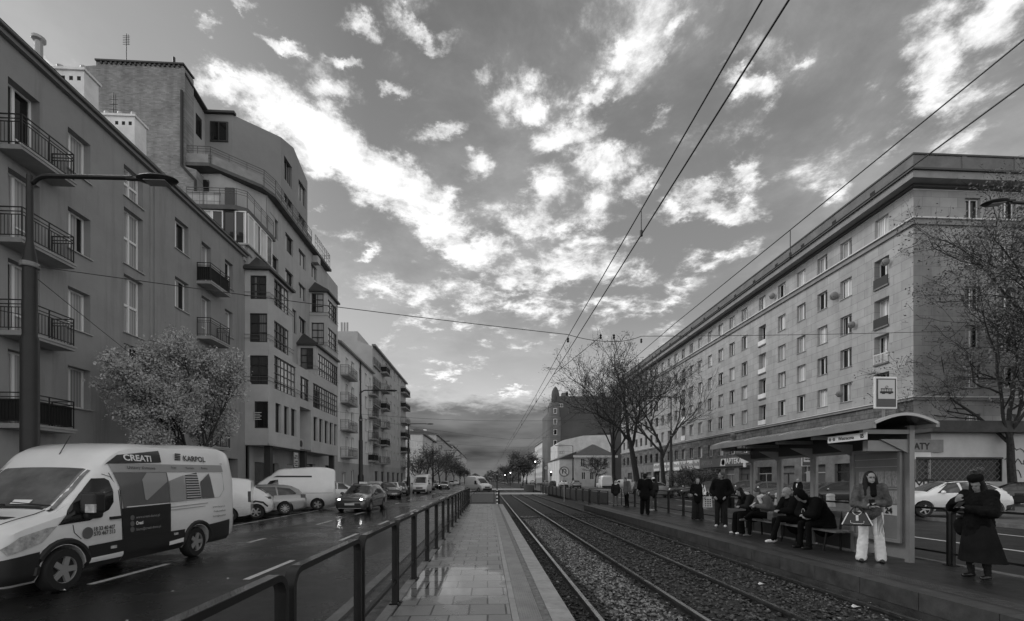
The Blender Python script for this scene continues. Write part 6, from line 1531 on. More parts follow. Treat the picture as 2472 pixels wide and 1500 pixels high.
# ================================================================== PLATFORM FURNITURE, POLES, WIRES
fence_m = mat('dark_fence_paint', .011, .45, spec=.3, nscale=6, namt=.3)
railtop_m = mat('wet_rail_top', .10, .16, coat=1.0)
def clearmat():
    m = bpy.data.materials.new('clear_panel'); m.use_nodes = True; nt = m.node_tree; b = nt.nodes['Principled BSDF']; out = nt.nodes['Material Output']
    b.inputs['Base Color'].default_value = (.10, .10, .10, 1); b.inputs['Roughness'].default_value = .12
    tr = nt.nodes.new('ShaderNodeBsdfTransparent'); tr.inputs[0].default_value = (.95, .95, .95, 1); mx = nt.nodes.new('ShaderNodeMixShader')
    lw = nt.nodes.new('ShaderNodeLayerWeight'); lw.inputs[0].default_value = .5
    pw = nt.nodes.new('ShaderNodeMath'); pw.operation = 'POWER'; nt.links.new(lw.outputs['Facing'], pw.inputs[0]); pw.inputs[1].default_value = 4
    fr = nt.nodes.new('ShaderNodeMath'); fr.operation = 'MULTIPLY_ADD'; nt.links.new(pw.outputs[0], fr.inputs[0]); fr.inputs[1].default_value = .5; fr.inputs[2].default_value = .03
    t = nt.nodes.new('ShaderNodeTexCoord'); n = nt.nodes.new('ShaderNodeTexNoise'); n.inputs['Scale'].default_value = 4; n.inputs['Detail'].default_value = 8; nt.links.new(t.outputs['Object'], n.inputs[0])
    r = nt.nodes.new('ShaderNodeMapRange'); r.inputs[1].default_value = .45; r.inputs[2].default_value = .75; r.inputs[3].default_value = .01; r.inputs[4].default_value = .12; nt.links.new(n.outputs['Fac'], r.inputs[0])
    a = nt.nodes.new('ShaderNodeMath'); a.operation = 'ADD'; nt.links.new(fr.outputs[0], a.inputs[0]); nt.links.new(r.outputs[0], a.inputs[1])
    nt.links.new(a.outputs[0], mx.inputs[0]); nt.links.new(tr.outputs[0], mx.inputs[1]); nt.links.new(b.outputs[0], mx.inputs[2]); nt.links.new(mx.outputs[0], out.inputs[0]); return m
clear = clearmat(); MATS['clear_panel'] = clear
def arch_path(y0, y1, h, r=.10, n=5, zb=0):
    """inverted-U outline along y"""
    pts = [(0, y0, zb), (0, y0, h - r)] + [(0, y0 + r * (1 - math.cos(math.pi / 2 * i / n)), h - r + r * math.sin(math.pi / 2 * i / n)) for i in range(1, n + 1)]
    pts += [(0, y1 - r * (1 - math.cos(math.pi / 2 * i / n)), h - r + r * math.sin(math.pi / 2 * i / n)) for i in range(n, 0, -1)] + [(0, y1, h - r), (0, y1, zb)]
    return pts
def flatbar(mb, pts, wx, wy):
    """flat bar swept along a path in the yz plane: wx across (x), wy thick"""
    pts = [Vector(p) for p in pts]; k = len(pts); vs = []
    for i, p in enumerate(pts):
        d = (pts[min(i + 1, k - 1)] - pts[max(i - 1, 0)]).normalized(); nrm_ = Vector((0, -d.z, d.y))
        for a, b in ((-1, -1), (1, -1), (1, 1), (-1, 1)): vs.append(p + Vector((a * wx / 2, 0, 0)) + nrm_ * b * wy / 2)
    fs = [(i * 4 + j, i * 4 + (j + 1) % 4, (i + 1) * 4 + (j + 1) % 4, (i + 1) * 4 + j) for i in range(k - 1) for j in range(4)] + [(3, 2, 1, 0), tuple((k - 1) * 4 + j for j in range(4))]
    mb.add(vs, fs)
def fence_panel(name, label, L, h=1.03, glass=True, low=.30, group=None, solid_=False, bars=False):
    t = thing(name, label, 'railing', group=group)
    m = MB(); flatbar(m, arch_path(.03, L - .03, h), .065, .036); o = m.build('frame', fence_m, t, True, 30); recalc(o)
    m = MB(); m.box(-.02, .02, .07, L - .07, low - .02, low + .015); m.build('bottom_rail', fence_m, t)
    m = MB(); m.box(-.030, .030, .12, L - .12, h + .0185, h + .021); m.build('wet_top_face', railtop_m, t)
    if glass: m = MB(); m.quad((0, .06, low + .02), (0, L - .06, low + .02), (0, L - .06, h - .03), (0, .06, h - .03)); m.build('glass_panel', clear, t)
    if solid_: m = MB(); m.box(-.012, .012, .06, L - .06, .10, h - .12); m.build('infill_panel', mat('infill_panel', .055, .5, nscale=2, namt=.3), t)
    if bars:
        for k in range(int(L / .12)): m = MB(); m.box(-.008, .008, .08 + k * .12, .095 + k * .12, low, h - .02); m.build('bar', fence_m, t)
    m = MB()
    for y in (.035, L - .035): m.box(-.07, .07, y - .05, y + .05, -.002, .012)
    a, b = MB(), MB(); a.box(-.07, .07, -.0, .08, -.002, .012); b.box(-.07, .07, L - .08, L, -.002, .012); a.build('foot_plate', fence_m, t); b.build('foot_plate', fence_m, t)
    return t
FX = -1.16
posts = [atYX(u, -1.1) for u in (718, 885, 967, 1009)]
step_ = 1.52; PY = [posts[0] - 1.5, posts[0], posts[1], posts[2], posts[3]]
while PY[-1] < PE - 1.4: PY.append(PY[-1] + (PE - posts[3]) / round((PE - posts[3]) / step_))
ordn = ['second', 'third', 'fourth', 'fifth', 'sixth', 'seventh', 'eighth', 'ninth', 'tenth', 'eleventh', 'twelfth', 'thirteenth', 'fourteenth', 'fifteenth', 'sixteenth', 'seventeenth', 'eighteenth', 'nineteenth', 'twentieth', 'twenty-first']
for i in range(len(PY) - 1):
    L = PY[i + 1] - PY[i] - .045
    if L < .3: continue
    lab = 'nearest glazed railing panel of the left platform, cut by the frame' if i == 0 else '%s glazed railing panel from the viewer on the left platform' % ordn[i - 1]
    t = fence_panel('railing_panel', lab, L, group='glazed railing panels along the left platform'); t.location = (FX, PY[i] + .01, PZ)
# cross gate at the far end of the left platform
t = fence_panel('end_railing', 'low open railing closing the far end of the left platform', 1.55, glass=False, low=.25); t.location = (-1.1, PE + .25, .04); t.rotation_euler = (0, 0, rad(-90))
t = fence_panel('end_railing', 'second low railing beside the track just past the platform end', 1.6, glass=False, low=.25); t.location = (.75, PE + .3, .04)
hz = thing('hazard_post', 'short striped warning post at the far end of the left platform', 'post', (.6, PE - .35, PZ))
m = MB(); m.tube([(0, 0, 0), (0, 0, .9)], .055, 10); m.build('post', white_l, hz)
for i in range(4): m = MB(); m.tube([(0, 0, .1 + i * .22), (0, 0, .2 + i * .22)], .058, 10); m.build('stripe', fence_m, hz)
# right platform railing
y = 3.0; i = 0
while y < 26.2:
    t = fence_panel('railing_panel', ('%s open railing panel from the near end of the right platform' % (['first'] + ordn)[i]), 1.6, glass=True, low=.22, group='railing panels behind the right platform'); t.location = (8.42, y, PZ); y += 1.62; i += 1
t = fence_panel('end_railing', 'open railing across the far end of the right platform', 2.1, glass=False, low=.12, bars=False); t.location = (6.15, 27.6, PZ); t.rotation_euler = (0, 0, rad(-90))
# median barrier beyond it, dark infill panels
y = 29.0; i = 0
while y < 57:
    L = 2.3; t = fence_panel('barrier_panel', '%s dark solid barrier panel of the median beyond the right platform' % (['first'] + ordn)[i], L, h=1.0, glass=False, low=.1, group='dark barrier panels on the median', solid_=True); t.location = (7.75 - .03 * (y - 29), y, .05); y += L + .02; i += 1
m = MB(); m.box(6.7, 6.85, 67, 84, -.1, .95); tag(m.build('median_wall', concd), 'low dark solid wall beside the track past the crossing', 'wall')
m = MB(); m.box(6.7, 6.85, 92, 150, -.1, .95); tag(m.build('median_wall', concd), 'second stretch of low dark wall farther up the track', 'wall')
# small vertical reinforcing pins seen through the second glass panel
for i in range(15):
    m = MB(); m.tube([(0, 0, 0), (0, 0, .16)], .006, 5); o = m.build('marker_pin', mat('pin_metal', .35, .4)); o.location = (-1.6, 2.6 + i * .14, .05)
    tag(o, 'thin pale pin in the verge behind the second railing panel', 'pin', 'row of thin pins in the verge')

# ---------------------------------------------------------------- tram shelter
sm = mat('shelter_frame', .24, .42, nscale=3, namt=.15); smd = mat('shelter_dark_fascia', .04, .4)
SX = 7.99; SY = [8.22, 9.52, 10.75, 12.05, 13.35]
sh_ = thing('tram_shelter', 'long glazed tram shelter with curved roof on the right platform', 'shelter', (SX, 10.8, PZ))
RTOP = 2.33
for i, y in enumerate(SY):
    m = MB(); m.box(SX - .05, SX + .05, y - .05, y + .05, PZ, 2.62 if i else 2.82); m.build('post', sm, sh_, world=True)
for i in range(4):
    y0, y1 = SY[i] + .05, SY[i + 1] - .05; zt = 2.42
    m = MB()
    z0 = .62 if i else .55
    m.box(SX - .03, SX + .03, y0, y1, zt - .06, zt); m.box(SX - .03, SX + .03, y0, y1, z0, z0 + .05); m.box(SX - .03, SX + .03, y0, y0 + .05, z0 + .05, zt - .06); m.box(SX - .03, SX + .03, y1 - .05, y1, z0 + .05, zt - .06)
    f = m.build('frame', sm, sh_, world=True)
    if i: m = MB(); m.quad((SX, y0 + .05, z0 + .05), (SX, y1 - .05, z0 + .05), (SX, y1 - .05, zt - .06), (SX, y0 + .05, zt - .06)); m.build('glass', clear, sh_, world=True)
    m = MB(); m.box(SX - .01, SX + .01, y0, y1, z0 - .35 if i else PZ + .05, z0 - .002); m.build('kick_panel', sm if i == 0 else smd, sh_, world=True)
# timetable case in the nearest bay
y0, y1 = SY[0] + .10, SY[1] - .10
m = MB(); m.box(SX - .09, SX + .0, y0, y1, .62, 2.36); case = m.build('timetable_case', mat('case_backing', .20, .35, nscale=2, namt=.12), sh_, world=True)
m = MB()
for a in ((y0 - .03, y0 + .03, .58, 2.4), (y1 - .03, y1 + .03, .58, 2.4), (y0 + .03, y1 - .03, .58, .64), (y0 + .03, y1 - .03, 2.34, 2.4)): m.box(SX - .13, SX - .088, *a)
m.build('case_frame', sm, case, world=True)
paper = mat('printed_paper', .30, .7, nscale=16, namt=.45, stretch=(1, 3, 1)); paper2 = mat('white_notice', .55, .6)
for k, (a, b_, z0, z1) in enumerate([(y0 + .04 + i * .155, y0 + .185 + i * .155, 1.66, 1.96) for i in range(7)] + [(y0 + .04, y0 + .40, 1.33, 1.58), (y0 + .06, y0 + .36, 1.1, 1.3), (y0 + .45, y1 - .06, 1.35, 1.62)]):
    if b_ > y1 - .03: continue
    m = MB(); m.box(SX - .10, SX - .091, a, b_, z0, z1); m.build('timetable_sheet', paper if k != 8 else paper2, case, world=True)
for z in (1.62, 2.05, 2.2): m = MB(); m.box(SX - .105, SX - .091, y0 + .03, y1 - .03, z, z + .012); m.build('divider', mat('divider_grey', .4, .5), case, world=True)
letters('24', .16, (SX - .112, y0 + .32, 1.14), rad(-90), gpaint, None, case, bold=.004)
# fascia, beam, roof
m = MB(); m.box(SX - .06, SX + .05, SY[0], SY[-1] + .05, 2.42, 2.80); m.build('fascia', smd, sh_, world=True)
yA, yB = 7.8, 13.75; xa, xb = 6.93, 8.10
arc = []
for i in range(13): t = i / 12; arc.append((xa + (xb - xa) * t, 2.81 + .155 * math.sin(math.pi * t)))
def sweep(mb, prof, ya, yb, thick):
    k = len(prof); vs = []
    for y in (ya, yb):
        for x, z in prof: vs.append((x, y, z))
        for x, z in prof: vs.append((x, y, z + thick))
    n = 2 * k
    for i in range(k - 1): mb_f.append((i, i + 1, n + i + 1, n + i)); mb_f.append((k + i + 1, k + i, n + k + i, n + k + i + 1))
    for i in range(k - 1): mb_f.append((i + 1, i, k + i, k + i + 1)); mb_f.append((n + i, n + i + 1, n + k + i + 1, n + k + i))
    mb_f.append((0, n, n + k, k)); mb_f.append((k - 1, 2 * k - 1, n + 2 * k - 1, n + k - 1)); mb.add(vs, mb_f)
mb_f = []; m = MB(); sweep(m, arc, yA, yB, .012); o = m.build('roof', mat('smoked_roof_sheet', .06, .2, coat=.4), sh_, True, 30, world=True); recalc(o)
for y in (yA, 9.2, 10.6, 12.1, yB):
    mb_f = []; m = MB(); sweep(m, arc, y - .025, y + .025, .05 if y in (yA, yB) else .03)
    for i in range(len(m.v)): x_, y_, z_ = m.v[i]; m.v[i] = (x_, y_, z_ - .012)
    o = m.build('roof_rib', mat('pale_rib', .45, .35), sh_, True, 30, world=True); recalc(o)
m = MB(); m.box(xa - .05, xa + .02, yA, yB, 2.72, 2.84); m.build('gutter', sm, sh_, world=True)
m = MB(); m.box(xb - .02, xb + .05, yA, yB, 2.75, 2.84); m.build('gutter', sm, sh_, world=True)
for y in SY:
    m = MB(); m.box(xa + .1, SX - .05, y - .04, y + .04, 2.66, 2.74); m.add([(SX - .05, y - .02, 2.30), (SX - .05, y + .02, 2.30), (SX - .05, y + .02, 2.56), (SX - .05, y - .02, 2.56), (SX - .6, y - .02, 2.56), (SX - .6, y + .02, 2.56)], [(0, 3, 4), (1, 5, 2), (0, 4, 5, 1)]); m.build('bracket', sm, sh_, world=True)
m = MB(); m.box(xa + .25, SX - .06, SY[0] + .02, SY[0] + .14, 2.34, 2.54); m.build('end_beam', sm, sh_, world=True)
# stop name sign under the roof edge
ns = thing('stop_name_sign', 'pale name board hanging under the shelter roof, reading Wiatraczna 05', 'sign', (6.985, 9.4, 2.3))
YN0, YN1 = atYX(2090, 6.985), atYX(1998, 6.985); zN = onX(2090, 1061, 6.985).z; zN1 = onX(2090, 1044, 6.985).z
m = MB(); m.box(6.985, 7.02, YN0, YN1, zN, zN1); m.build('board', mat('name_board', .75, .45), ns, world=True)
hN = zN1 - zN; letters('Wiatraczna', hN * .72, (6.98, YN1 - (YN1 - YN0) * .30, zN + hN * .27), rad(-90), gpaint, None, ns, xs=.9); letters('05', hN * .8, (6.98, YN0 + (YN1 - YN0) * .13, zN + hN * .27), rad(-90), gpaint, None, ns, xs=.8, bold=.002)
for f_ in (.93, .82): m = MB(); yq = YN0 + (YN1 - YN0) * f_; m.lathe([(hN * .26, 0), (hN * .26, .01)], 14, Matrix.Translation((6.98, yq, zN + hN * .5)) @ Matrix.Rotation(rad(90), 4, 'Y')); m.build('line_emblem', mat('emblem_grey', .16, .5), ns, world=True)
for y in (YN0 + .05, YN1 - .05): m = MB(); m.box(6.99, 7.01, y, y + .02, zN1, 2.68); m.build('hanger', sm, ns, world=True)
n2 = thing('small_hanging_sign', 'small dark hanging sign at the far end of the shelter roof', 'sign', (7.3, 13.3, 2.3))
ya_, yb_ = atYX(1776, 7.3), atYX(1750, 7.3); za_, zb_ = onX(1763, 1090, 7.3).z, onX(1763, 1079, 7.3).z
m = MB(); m.box(7.3, 7.34, ya_, yb_, za_, zb_); m.build('board', mat('small_board', .12, .5), n2, world=True)
m = MB(); m.box(7.31, 7.33, (ya_ + yb_) / 2 - .02, (ya_ + yb_) / 2 + .02, zb_, 2.64); m.build('hanger', sm, n2, world=True)
m = MB()
for i in range(8): y = ya_ + .06 + (yb_ - ya_ - .12) * i / 8; m.box(7.292, 7.299, y, y + .03, za_ + .05, zb_ - .04)
m.build('lettering', mat('dim_lettering', .35, .5), n2, world=True)
# tram-stop sign on its post above the roof
def stop_sign(x, y, zb, w_, h_, label, tilt=0, postz=None, name='tram_stop_sign', yaw=0):
    t = thing(name, label, 'sign', (x, y, postz), yaw)
    z0 = zb - postz
    m = MB(); m.tube([(0, .04, 0), (0, .04, z0 + h_ * .5)], .028, 8); m.build('post', sm, t)
    m = MB(); m.box(-w_ / 2, w_ / 2, -.02, .02, z0, z0 + h_); o = m.build('plate', white_l, t); b_ = o.modifiers.new('b', 'BEVEL'); b_.width = .018; b_.segments = 2
    m = MB(); m.box(-w_ / 2 + .035, w_ / 2 - .035, -.026, -.020, z0 + .04, z0 + h_ - .04); m.build('field', mat('sign_dark_field', .05, .4), t)
    zz0, zz1 = z0 + h_ * .31, z0 + h_ * .90; m = MB(); m.box(-w_ * .36, w_ * .36, -.031, -.026, zz0, zz1); m.build('white_square', mat('sign_pale_field', .55, .4), t)
    c = (zz0 + zz1) / 2 - h_ * .05; s = w_; m = MB()
    m.box(-s * .28, s * .28, -.036, -.031, c - s * .10, c - s * .02); m.box(-s * .25, s * .25, -.0355, -.031, c + s * .07, c + s * .10)
    for i in range(7): a = -s * .24 + i * s * .075; m.box(a, a + s * .018, -.0352, -.031, c - s * .02, c + s * .07)
    m.box(-s * .2, -s * .08, -.036, -.031, c - s * .13, c - s * .10); m.box(s * .08, s * .2, -.036, -.031, c - s * .13, c - s * .10)
    m.tube([(0, -.034, c + s * .10), (-s * .07, -.034, c + s * .16), (0, -.034, c + s * .21), (s * .07, -.034, c + s * .16), (0, -.034, c + s * .10)], s * .010, 4); m.build('tram_symbol', gpaint, t)
    return t
ps = onX(2137, 988, 7.9); Ys = ps.y
w_s = 58 * (Ys * CS + 7.9 * SN) / 1100; h_s = 78 * (Ys * CS + 7.9 * SN) / 1100
stop_sign(7.9, Ys, ps.z, w_s, h_s, 'tram stop sign with tram pictogram standing above the shelter roof', postz=2.95, yaw=0)
# small stop sign with timetable on a post, seen through the glass, across the road
p = onZ(1950, 1212, .12); sc_ = p.y / 1100
t = stop_sign(p.x, p.y, onY(1950, 1126, p.y).z, .95, 1.05, 'bus stop sign with timetable on the far pavement, seen through the shelter glass', postz=.12, name='bus_stop_sign')
m = MB(); m.box(-.1, .28, -.03, .0, .9, 2.3); m.build('timetable', mat('timetable_white', .4, .5), t)

# bench: back board, seat boards, legs
bn_ = thing('bench', 'long bench with back board under the tram shelter', 'bench', (7.6, 11.2, PZ))
wood = mat('bench_board', .14, .45, nscale=3, namt=.3, stretch=(8, 1, 8))
m = MB()
for x in (7.38, 7.52, 7.66): m.box(x, x + .12, 9.3, 13.0, PZ + .43, PZ + .47)
m.build('seat', wood, bn_, world=True)
m = MB(); m.box(7.84, 7.87, 9.3, 13.0, PZ + .72, PZ + .86); m.build('backrest', wood, bn_, world=True)
for y in (9.7, 11.15, 12.6):
    m = MB(); m.tube([(7.42, y, PZ), (7.5, y, PZ + .43)], .025, 6); m.build('leg', fence_m, bn_, world=True)
    m = MB(); m.tube([(7.82, y, PZ), (7.80, y, PZ + .43), (7.86, y, PZ + .86)], .025, 6); m.build('leg', fence_m, bn_, world=True)

# ---------------------------------------------------------------- lamp posts with wires
polem = mat('cast_pole', .012, .5, nscale=4, namt=.3, bump=.1)
def lamp_pole(x, y, h, arm, label, stepped=True, side=1, wire_z=6.2, r=.15, z0=.0, head_tilt=0):
    t = thing('street_lamp', label, 'street lamp', (x, y, z0), 0, 'tram poles carrying street lamps')
    m = MB(); pr = [(r * 1.45, 0), (r * 1.45, 2.0), (r * 1.35, 2.12), (r * 1.0, 2.2), (r * .98, 4.7), (r * .80, 4.8), (r * .78, 6.2), (r * .85, 6.25), (r * .8, 6.35), (r * .4, 6.75), (r * .36, h)]
    m.lathe(pr, 18); m.build('pole', polem, t, True, 50)
    m = MB(); k = []
    for i in range(6): a = math.pi / 2 * i / 5; k.append((side * .35 * (1 - math.cos(a)), 0, h - .35 + .35 * math.sin(a)))
    k += [(side * (arm - .5), 0, h + .02)]
    m.tube([(0, 0, h - .5)] + k, .045, 8); m.build('arm', polem, t, True)
    m = MB(); M = Matrix.Translation((side * arm, 0, h)) @ Matrix.Rotation(head_tilt, 4, 'Y'); m.ball((0, 0, 0), (.42, .2, .07), 16, 8, M); m.tube([(-side * .3, 0, 0), (-side * .62, 0, 0)], .04, 8, M); hd = m.build('lamp_head', polem, t, True)
    m = MB(); m.box(-.22, .22, -.11, .11, -.072, -.06, M); m.build('lens', mat('lamp_lens', .25, .2), hd)
    m = MB(); m.lathe([(r * 1.0, 0), (r * 1.05, .02), (r * 1.05, .08), (r * 1.0, .1)], 16, Matrix.Translation((0, 0, wire_z))); m.build('wire_band', mat('band_metal', .2, .4), t)
    return t
p1_ = onZ(72, 1158 + 1.8 * 1100 / 9.4, 0)
lamp_pole(-9.5, onX(72, 1158, -9.5).y, 8.12, 2.55, 'tall stepped lamp pole behind the lettered van, nearest on the left')
lamp_pole(-9.5, onX(871, 1158, -9.5).y, 8.5, 2.3, 'lamp pole in front of the pale block, second on the left')
lamp_pole(-9.5, onX(986, 1158, -9.5).y, 8.5, 2.6, 'lamp pole at the end of the left row, third along')
lamp_pole(-9.5, 80, 8.5, 2.6, 'slim lamp pole beyond the side street on the left')
lamp_pole(-9.5, 105, 8.5, 2.6, 'most distant lamp pole on the left'); 
lamp_pole(18.0, 12.7, 10.0, 3.0, 'lamp whose head hangs in from the right edge in front of the budding tree', side=-1, head_tilt=rad(-8))
lamp_pole(18.6, onX(1620, 1158, 18.6).y, 10.2, 2.7, 'lamp pole between the bare trees and the long block', side=-1)
lamp_pole(18.6, onX(1483, 1158, 18.6).y, 8.6, 2.2, 'dark pole in front of the low house', side=-1); lamp_pole(18.6, onX(1383, 1158, 18.6).y, 9.2, 3.6, 'lamp pole left of the low house with long arm', side=-1)
lamp_pole(18.6, onX(1310, 1158, 18.6).y, 9.2, 3.0, 'lamp pole in front of the white banded building', side=-1)
# overhead wires
wirem = mat('overhead_wire', .012, .5)
def wire(pts, r, label, name='overhead_wire', group='overhead tram wires', sag=0, n=12):
    P_ = []
    for a, b in zip(pts[:-1], pts[1:]):
        a, b = Vector(a), Vector(b)
        for i in range(n): q = a.lerp(b, i / n); q.z -= sag * 4 * (i / n) * (1 - i / n); P_.append(q)
    P_.append(Vector(pts[-1])); m = MB(); m.tube(P_, r, 6); o = m.build(name, wirem, None, True); tag(o, label, 'wire', group); return o
T1, T2 = 2.22, 5.0
sp = [-28, 12.0, 47, 82, 117, 152, 187]
for X_, nm_, zc_, zw_ in ((T1, 'near', 5.34, 5.75), (T2, 'far', 5.49, 5.97)):
    wire([(X_, -28, zc_), (X_, 220, zc_)], .009, 'lower contact wire running above the %s track' % nm_)
    P_ = []
    for a, b in zip(sp[:-1], sp[1:]): P_.append((X_, a, zw_))
    P_.append((X_, sp[-1], zw_)); wire(P_, .0085, 'upper carrying wire sagging above the contact wire of the %s track' % nm_, sag=.10)
    for a, b in zip(sp[:-1], sp[1:]):
        for f_ in ((.25, .5, .75) if a > 0 else (.862 if X_ < 3 else .882,)):
            y = a + (b - a) * f_
            if y < 1 or y > 100: continue
            zt_ = zw_ - .10 * 4 * f_ * (1 - f_); m = MB(); m.tube([(X_, y, zt_), (X_, y, zc_)], .007, 5); m.tube([(X_, y, zc_ - .02), (X_, y, zc_ + .06)], .022, 6)
            tag(m.build('dropper', wirem), 'short hanger between the two wires above the %s track' % nm_, 'wire hanger', 'hangers of the %s track wires' % nm_)
def span(a, b, label, sag=.12, r=.008): return wire([a, b], r, label, 'span_wire', 'span wires across the street', sag, 16)
lp = onX(72, 1158, -9.5).y
A1 = (-9.5, lp, 6.25); M1 = onX(1371, 808, T1); M2 = onX(1548, 812, T2)
wire([A1, M1, (3.6, 13.0, M1.z - .02), M2, (18.0, 15.5, 7.2)], .009, 'span wire from the nearest left pole across both tracks to the right', 'span_wire', 'span wires across the street', .05)
span((-9.5, lp, 6.1), (-15.7, 28, 5.2), 'thin wire from the nearest left pole back to the facade')
span((-14.9, 8.5, 6.3), (-9.5, lp, 5.2), 'thin wire entering from the left edge to the nearest pole')
def ins(p, label):
    m = MB(); m.lathe([(.001, -.08), (.02, -.065), (.04, -.03), (.02, 0), (.04, .03), (.02, .065), (.001, .08)], 10, Matrix.Translation(p)); tag(m.build('insulator', wirem, None, True), label, 'insulator', 'insulators on the span wire')
for q, l in ((M1 - Vector((0, 0, .15)), 'insulator where the span wire holds the near track wires'), (M2 - Vector((0, 0, .15)), 'insulator where the span wire holds the far track wires'), (onY(1450, 813, 13.0), 'left of the two small insulators in the middle of the span wire'), (onY(1482, 813, 13.1), 'right of the two small insulators in the middle of the span wire')): ins(q, l)
span(tuple(onY(1450, 813, 13.0)), (T1, 15.5, 5.36), 'steadying wire sloping down left to the near contact wire', 0); span(tuple(onY(1482, 813, 13.1)), (T2, 16.5, 5.36), 'steadying wire sloping down right to the far contact wire', 0)
yl2 = onX(871, 1158, -9.5).y; yr2 = onX(1620, 1158, 18.6).y
span((-9.5, yl2, 6.4), (T1, 47, 5.95), 'second span wire, left half, from the pole at the pale block'); span((T1, 47, 5.95), (18.6, yr2, 7.0), 'second span wire, right half, to the pole by the bare trees')
yl3 = onX(986, 1158, -9.5).y
span((-9.5, yl3, 6.5), (T2, 60, 6.0), 'third span wire from the end pole of the left row'); span((-9.5, 80, 6.5), (18.6, 82, 7.0), 'far span wire over the crossing'); span((-9.5, 105, 6.5), (18.6, 110, 7.0), 'farthest span wire near the vanishing point')
span((-15.75, 49.5, 9.0), (18.6, yr2, 8.4), 'high thin wire from the stepped block across the whole street', .8, .012)
# ---------------------------------------------------------------- signs, signals, bollards far off
def round_sign(x, y, z, r_, label, post=True, sym=None):
    t = thing('road_sign', label, 'road sign', (x, y, 0)); m = MB(); m.tube([(0, .05, 0), (0, .05, z + r_)], .035, 6); m.build('post', MATS['galvanised'], t)
    m = MB(); m.lathe([(r_, -.015), (r_, .015)], 22, Matrix.Translation((0, 0, z)) @ Matrix.Rotation(rad(90), 4, 'X')); m.build('plate', mat('sign_border', .12, .4), t)
    m = MB(); m.lathe([(r_ * .78, -.03), (r_ * .78, .03)], 22, Matrix.Translation((0, 0, z)) @ Matrix.Rotation(rad(90), 4, 'X')); f = m.build('face', mat('sign_face', .5, .4), t)
    if sym:
        m = MB(); s = r_ * .34; m.tube([(-s, -.04, z - s * 1.1), (-s, -.04, z + s * .5)] + [(-s * math.cos(math.pi * i / 6), -.04, z + s * .5 + s * math.sin(math.pi * i / 6)) for i in range(1, 6)] + [(s, -.04, z + s * .5), (s, -.04, z - s * .4)], r_ * .09, 5); m.tube([(-r_ * .55, -.045, z + r_ * .55), (r_ * .55, -.045, z - r_ * .55)], r_ * .06, 5); m.build('symbol', gpaint, t)
    return t
p = onY(1362, 1139, 36); round_sign(p.x, 36, p.z, .42, 'round no U-turn sign on a post above the median barrier', sym=True)
p = onY(1318, 1130, 78); round_sign(p.x, 78, p.z, .4, 'small round dark sign at the crossing on the right'); 
def signal(u, v, Y, label, lit=True):
    p = onY(u, v, Y); t = thing('traffic_light', label, 'traffic light', (p.x, Y, 0)); m = MB(); m.tube([(0, 0, 0), (0, 0, p.z)], .07, 6); m.build('post', polem, t)
    m = MB(); m.box(-.18, .18, -.15, .1, p.z - .5, p.z + .5); m.build('signal_head', polem, t)
    m = MB(); m.ball((0, -.17, p.z + .25), (.12, .06, .12), 10, 6); m.build('lamp', mat('signal_lit', .9, .3, emit=5) if lit else lamp_m, t)
signal(1292, 1118, 92, 'traffic light glowing at the crossing, right of the tracks'); signal(1330, 1143, 76, 'traffic light with bright lamp in front of the dark block'); signal(1232, 1144, 130, 'distant traffic light with bright lamp left of centre'); signal(1219, 1149, 150, 'smallest distant traffic light near the vanishing point'); signal(1200, 1150, 64, 'striped signal post in the middle of the tracks', False)
for i, u in enumerate((1800, 1937, 2005, 2030, 1880)):
    p = onZ(u, [1216, 1222, 1224, 1215, 1219][i], .12); t = thing('bollard', ['pale concrete bollard behind the leftmost shelter pane', 'pale concrete bollard behind the middle shelter pane', 'pale concrete bollard behind the right shelter pane, nearer of two', 'pale concrete bollard behind the right shelter pane, farther of two', 'concrete bollard between the two left shelter panes'][i], 'bollard', (p.x, p.y, .12), 0, 'concrete bollards on the far pavement')
    m = MB(); m.lathe([(.27, 0), (.22, .62), (.24, .64), (.24, .72), (.18, .80), (.01, .82)], 14); m.build('body', mat('bollard_concrete', .40, .7, nscale=6, namt=.2), t, True)
# shop signs seen on the left, stack of boards by the stepped block's column
p = onX(714, 1106, XB + .1); st_ = thing('sign_stack', 'column of small white notice boards at the entrance of the stepped block', 'sign', (XB + .1, p.y, 2))
for i, (v0, v1) in enumerate(((1093, 1105), (1108, 1118), (1120, 1128), (1130, 1142))):
    z0, z1 = onX(714, v1, XB + .1).z, onX(714, v0, XB + .1).z; m = MB(); m.box(XB + .1, XB + .14, p.y - .35, p.y + .35, z0, z1); b_ = m.build('board', mat('board_white', .5, .5), st_, world=True)
    m = MB(); m.box(XB + .141, XB + .146, p.y - .2, p.y + .22, z0 + .08, z0 + .16); m.build('lettering', gpaint, b_, world=True)
m = MB(); m.tube([(XB + .06, p.y, .1), (XB + .06, p.y, 3.6)], .04, 6); m.build('post', polem, st_, world=True)
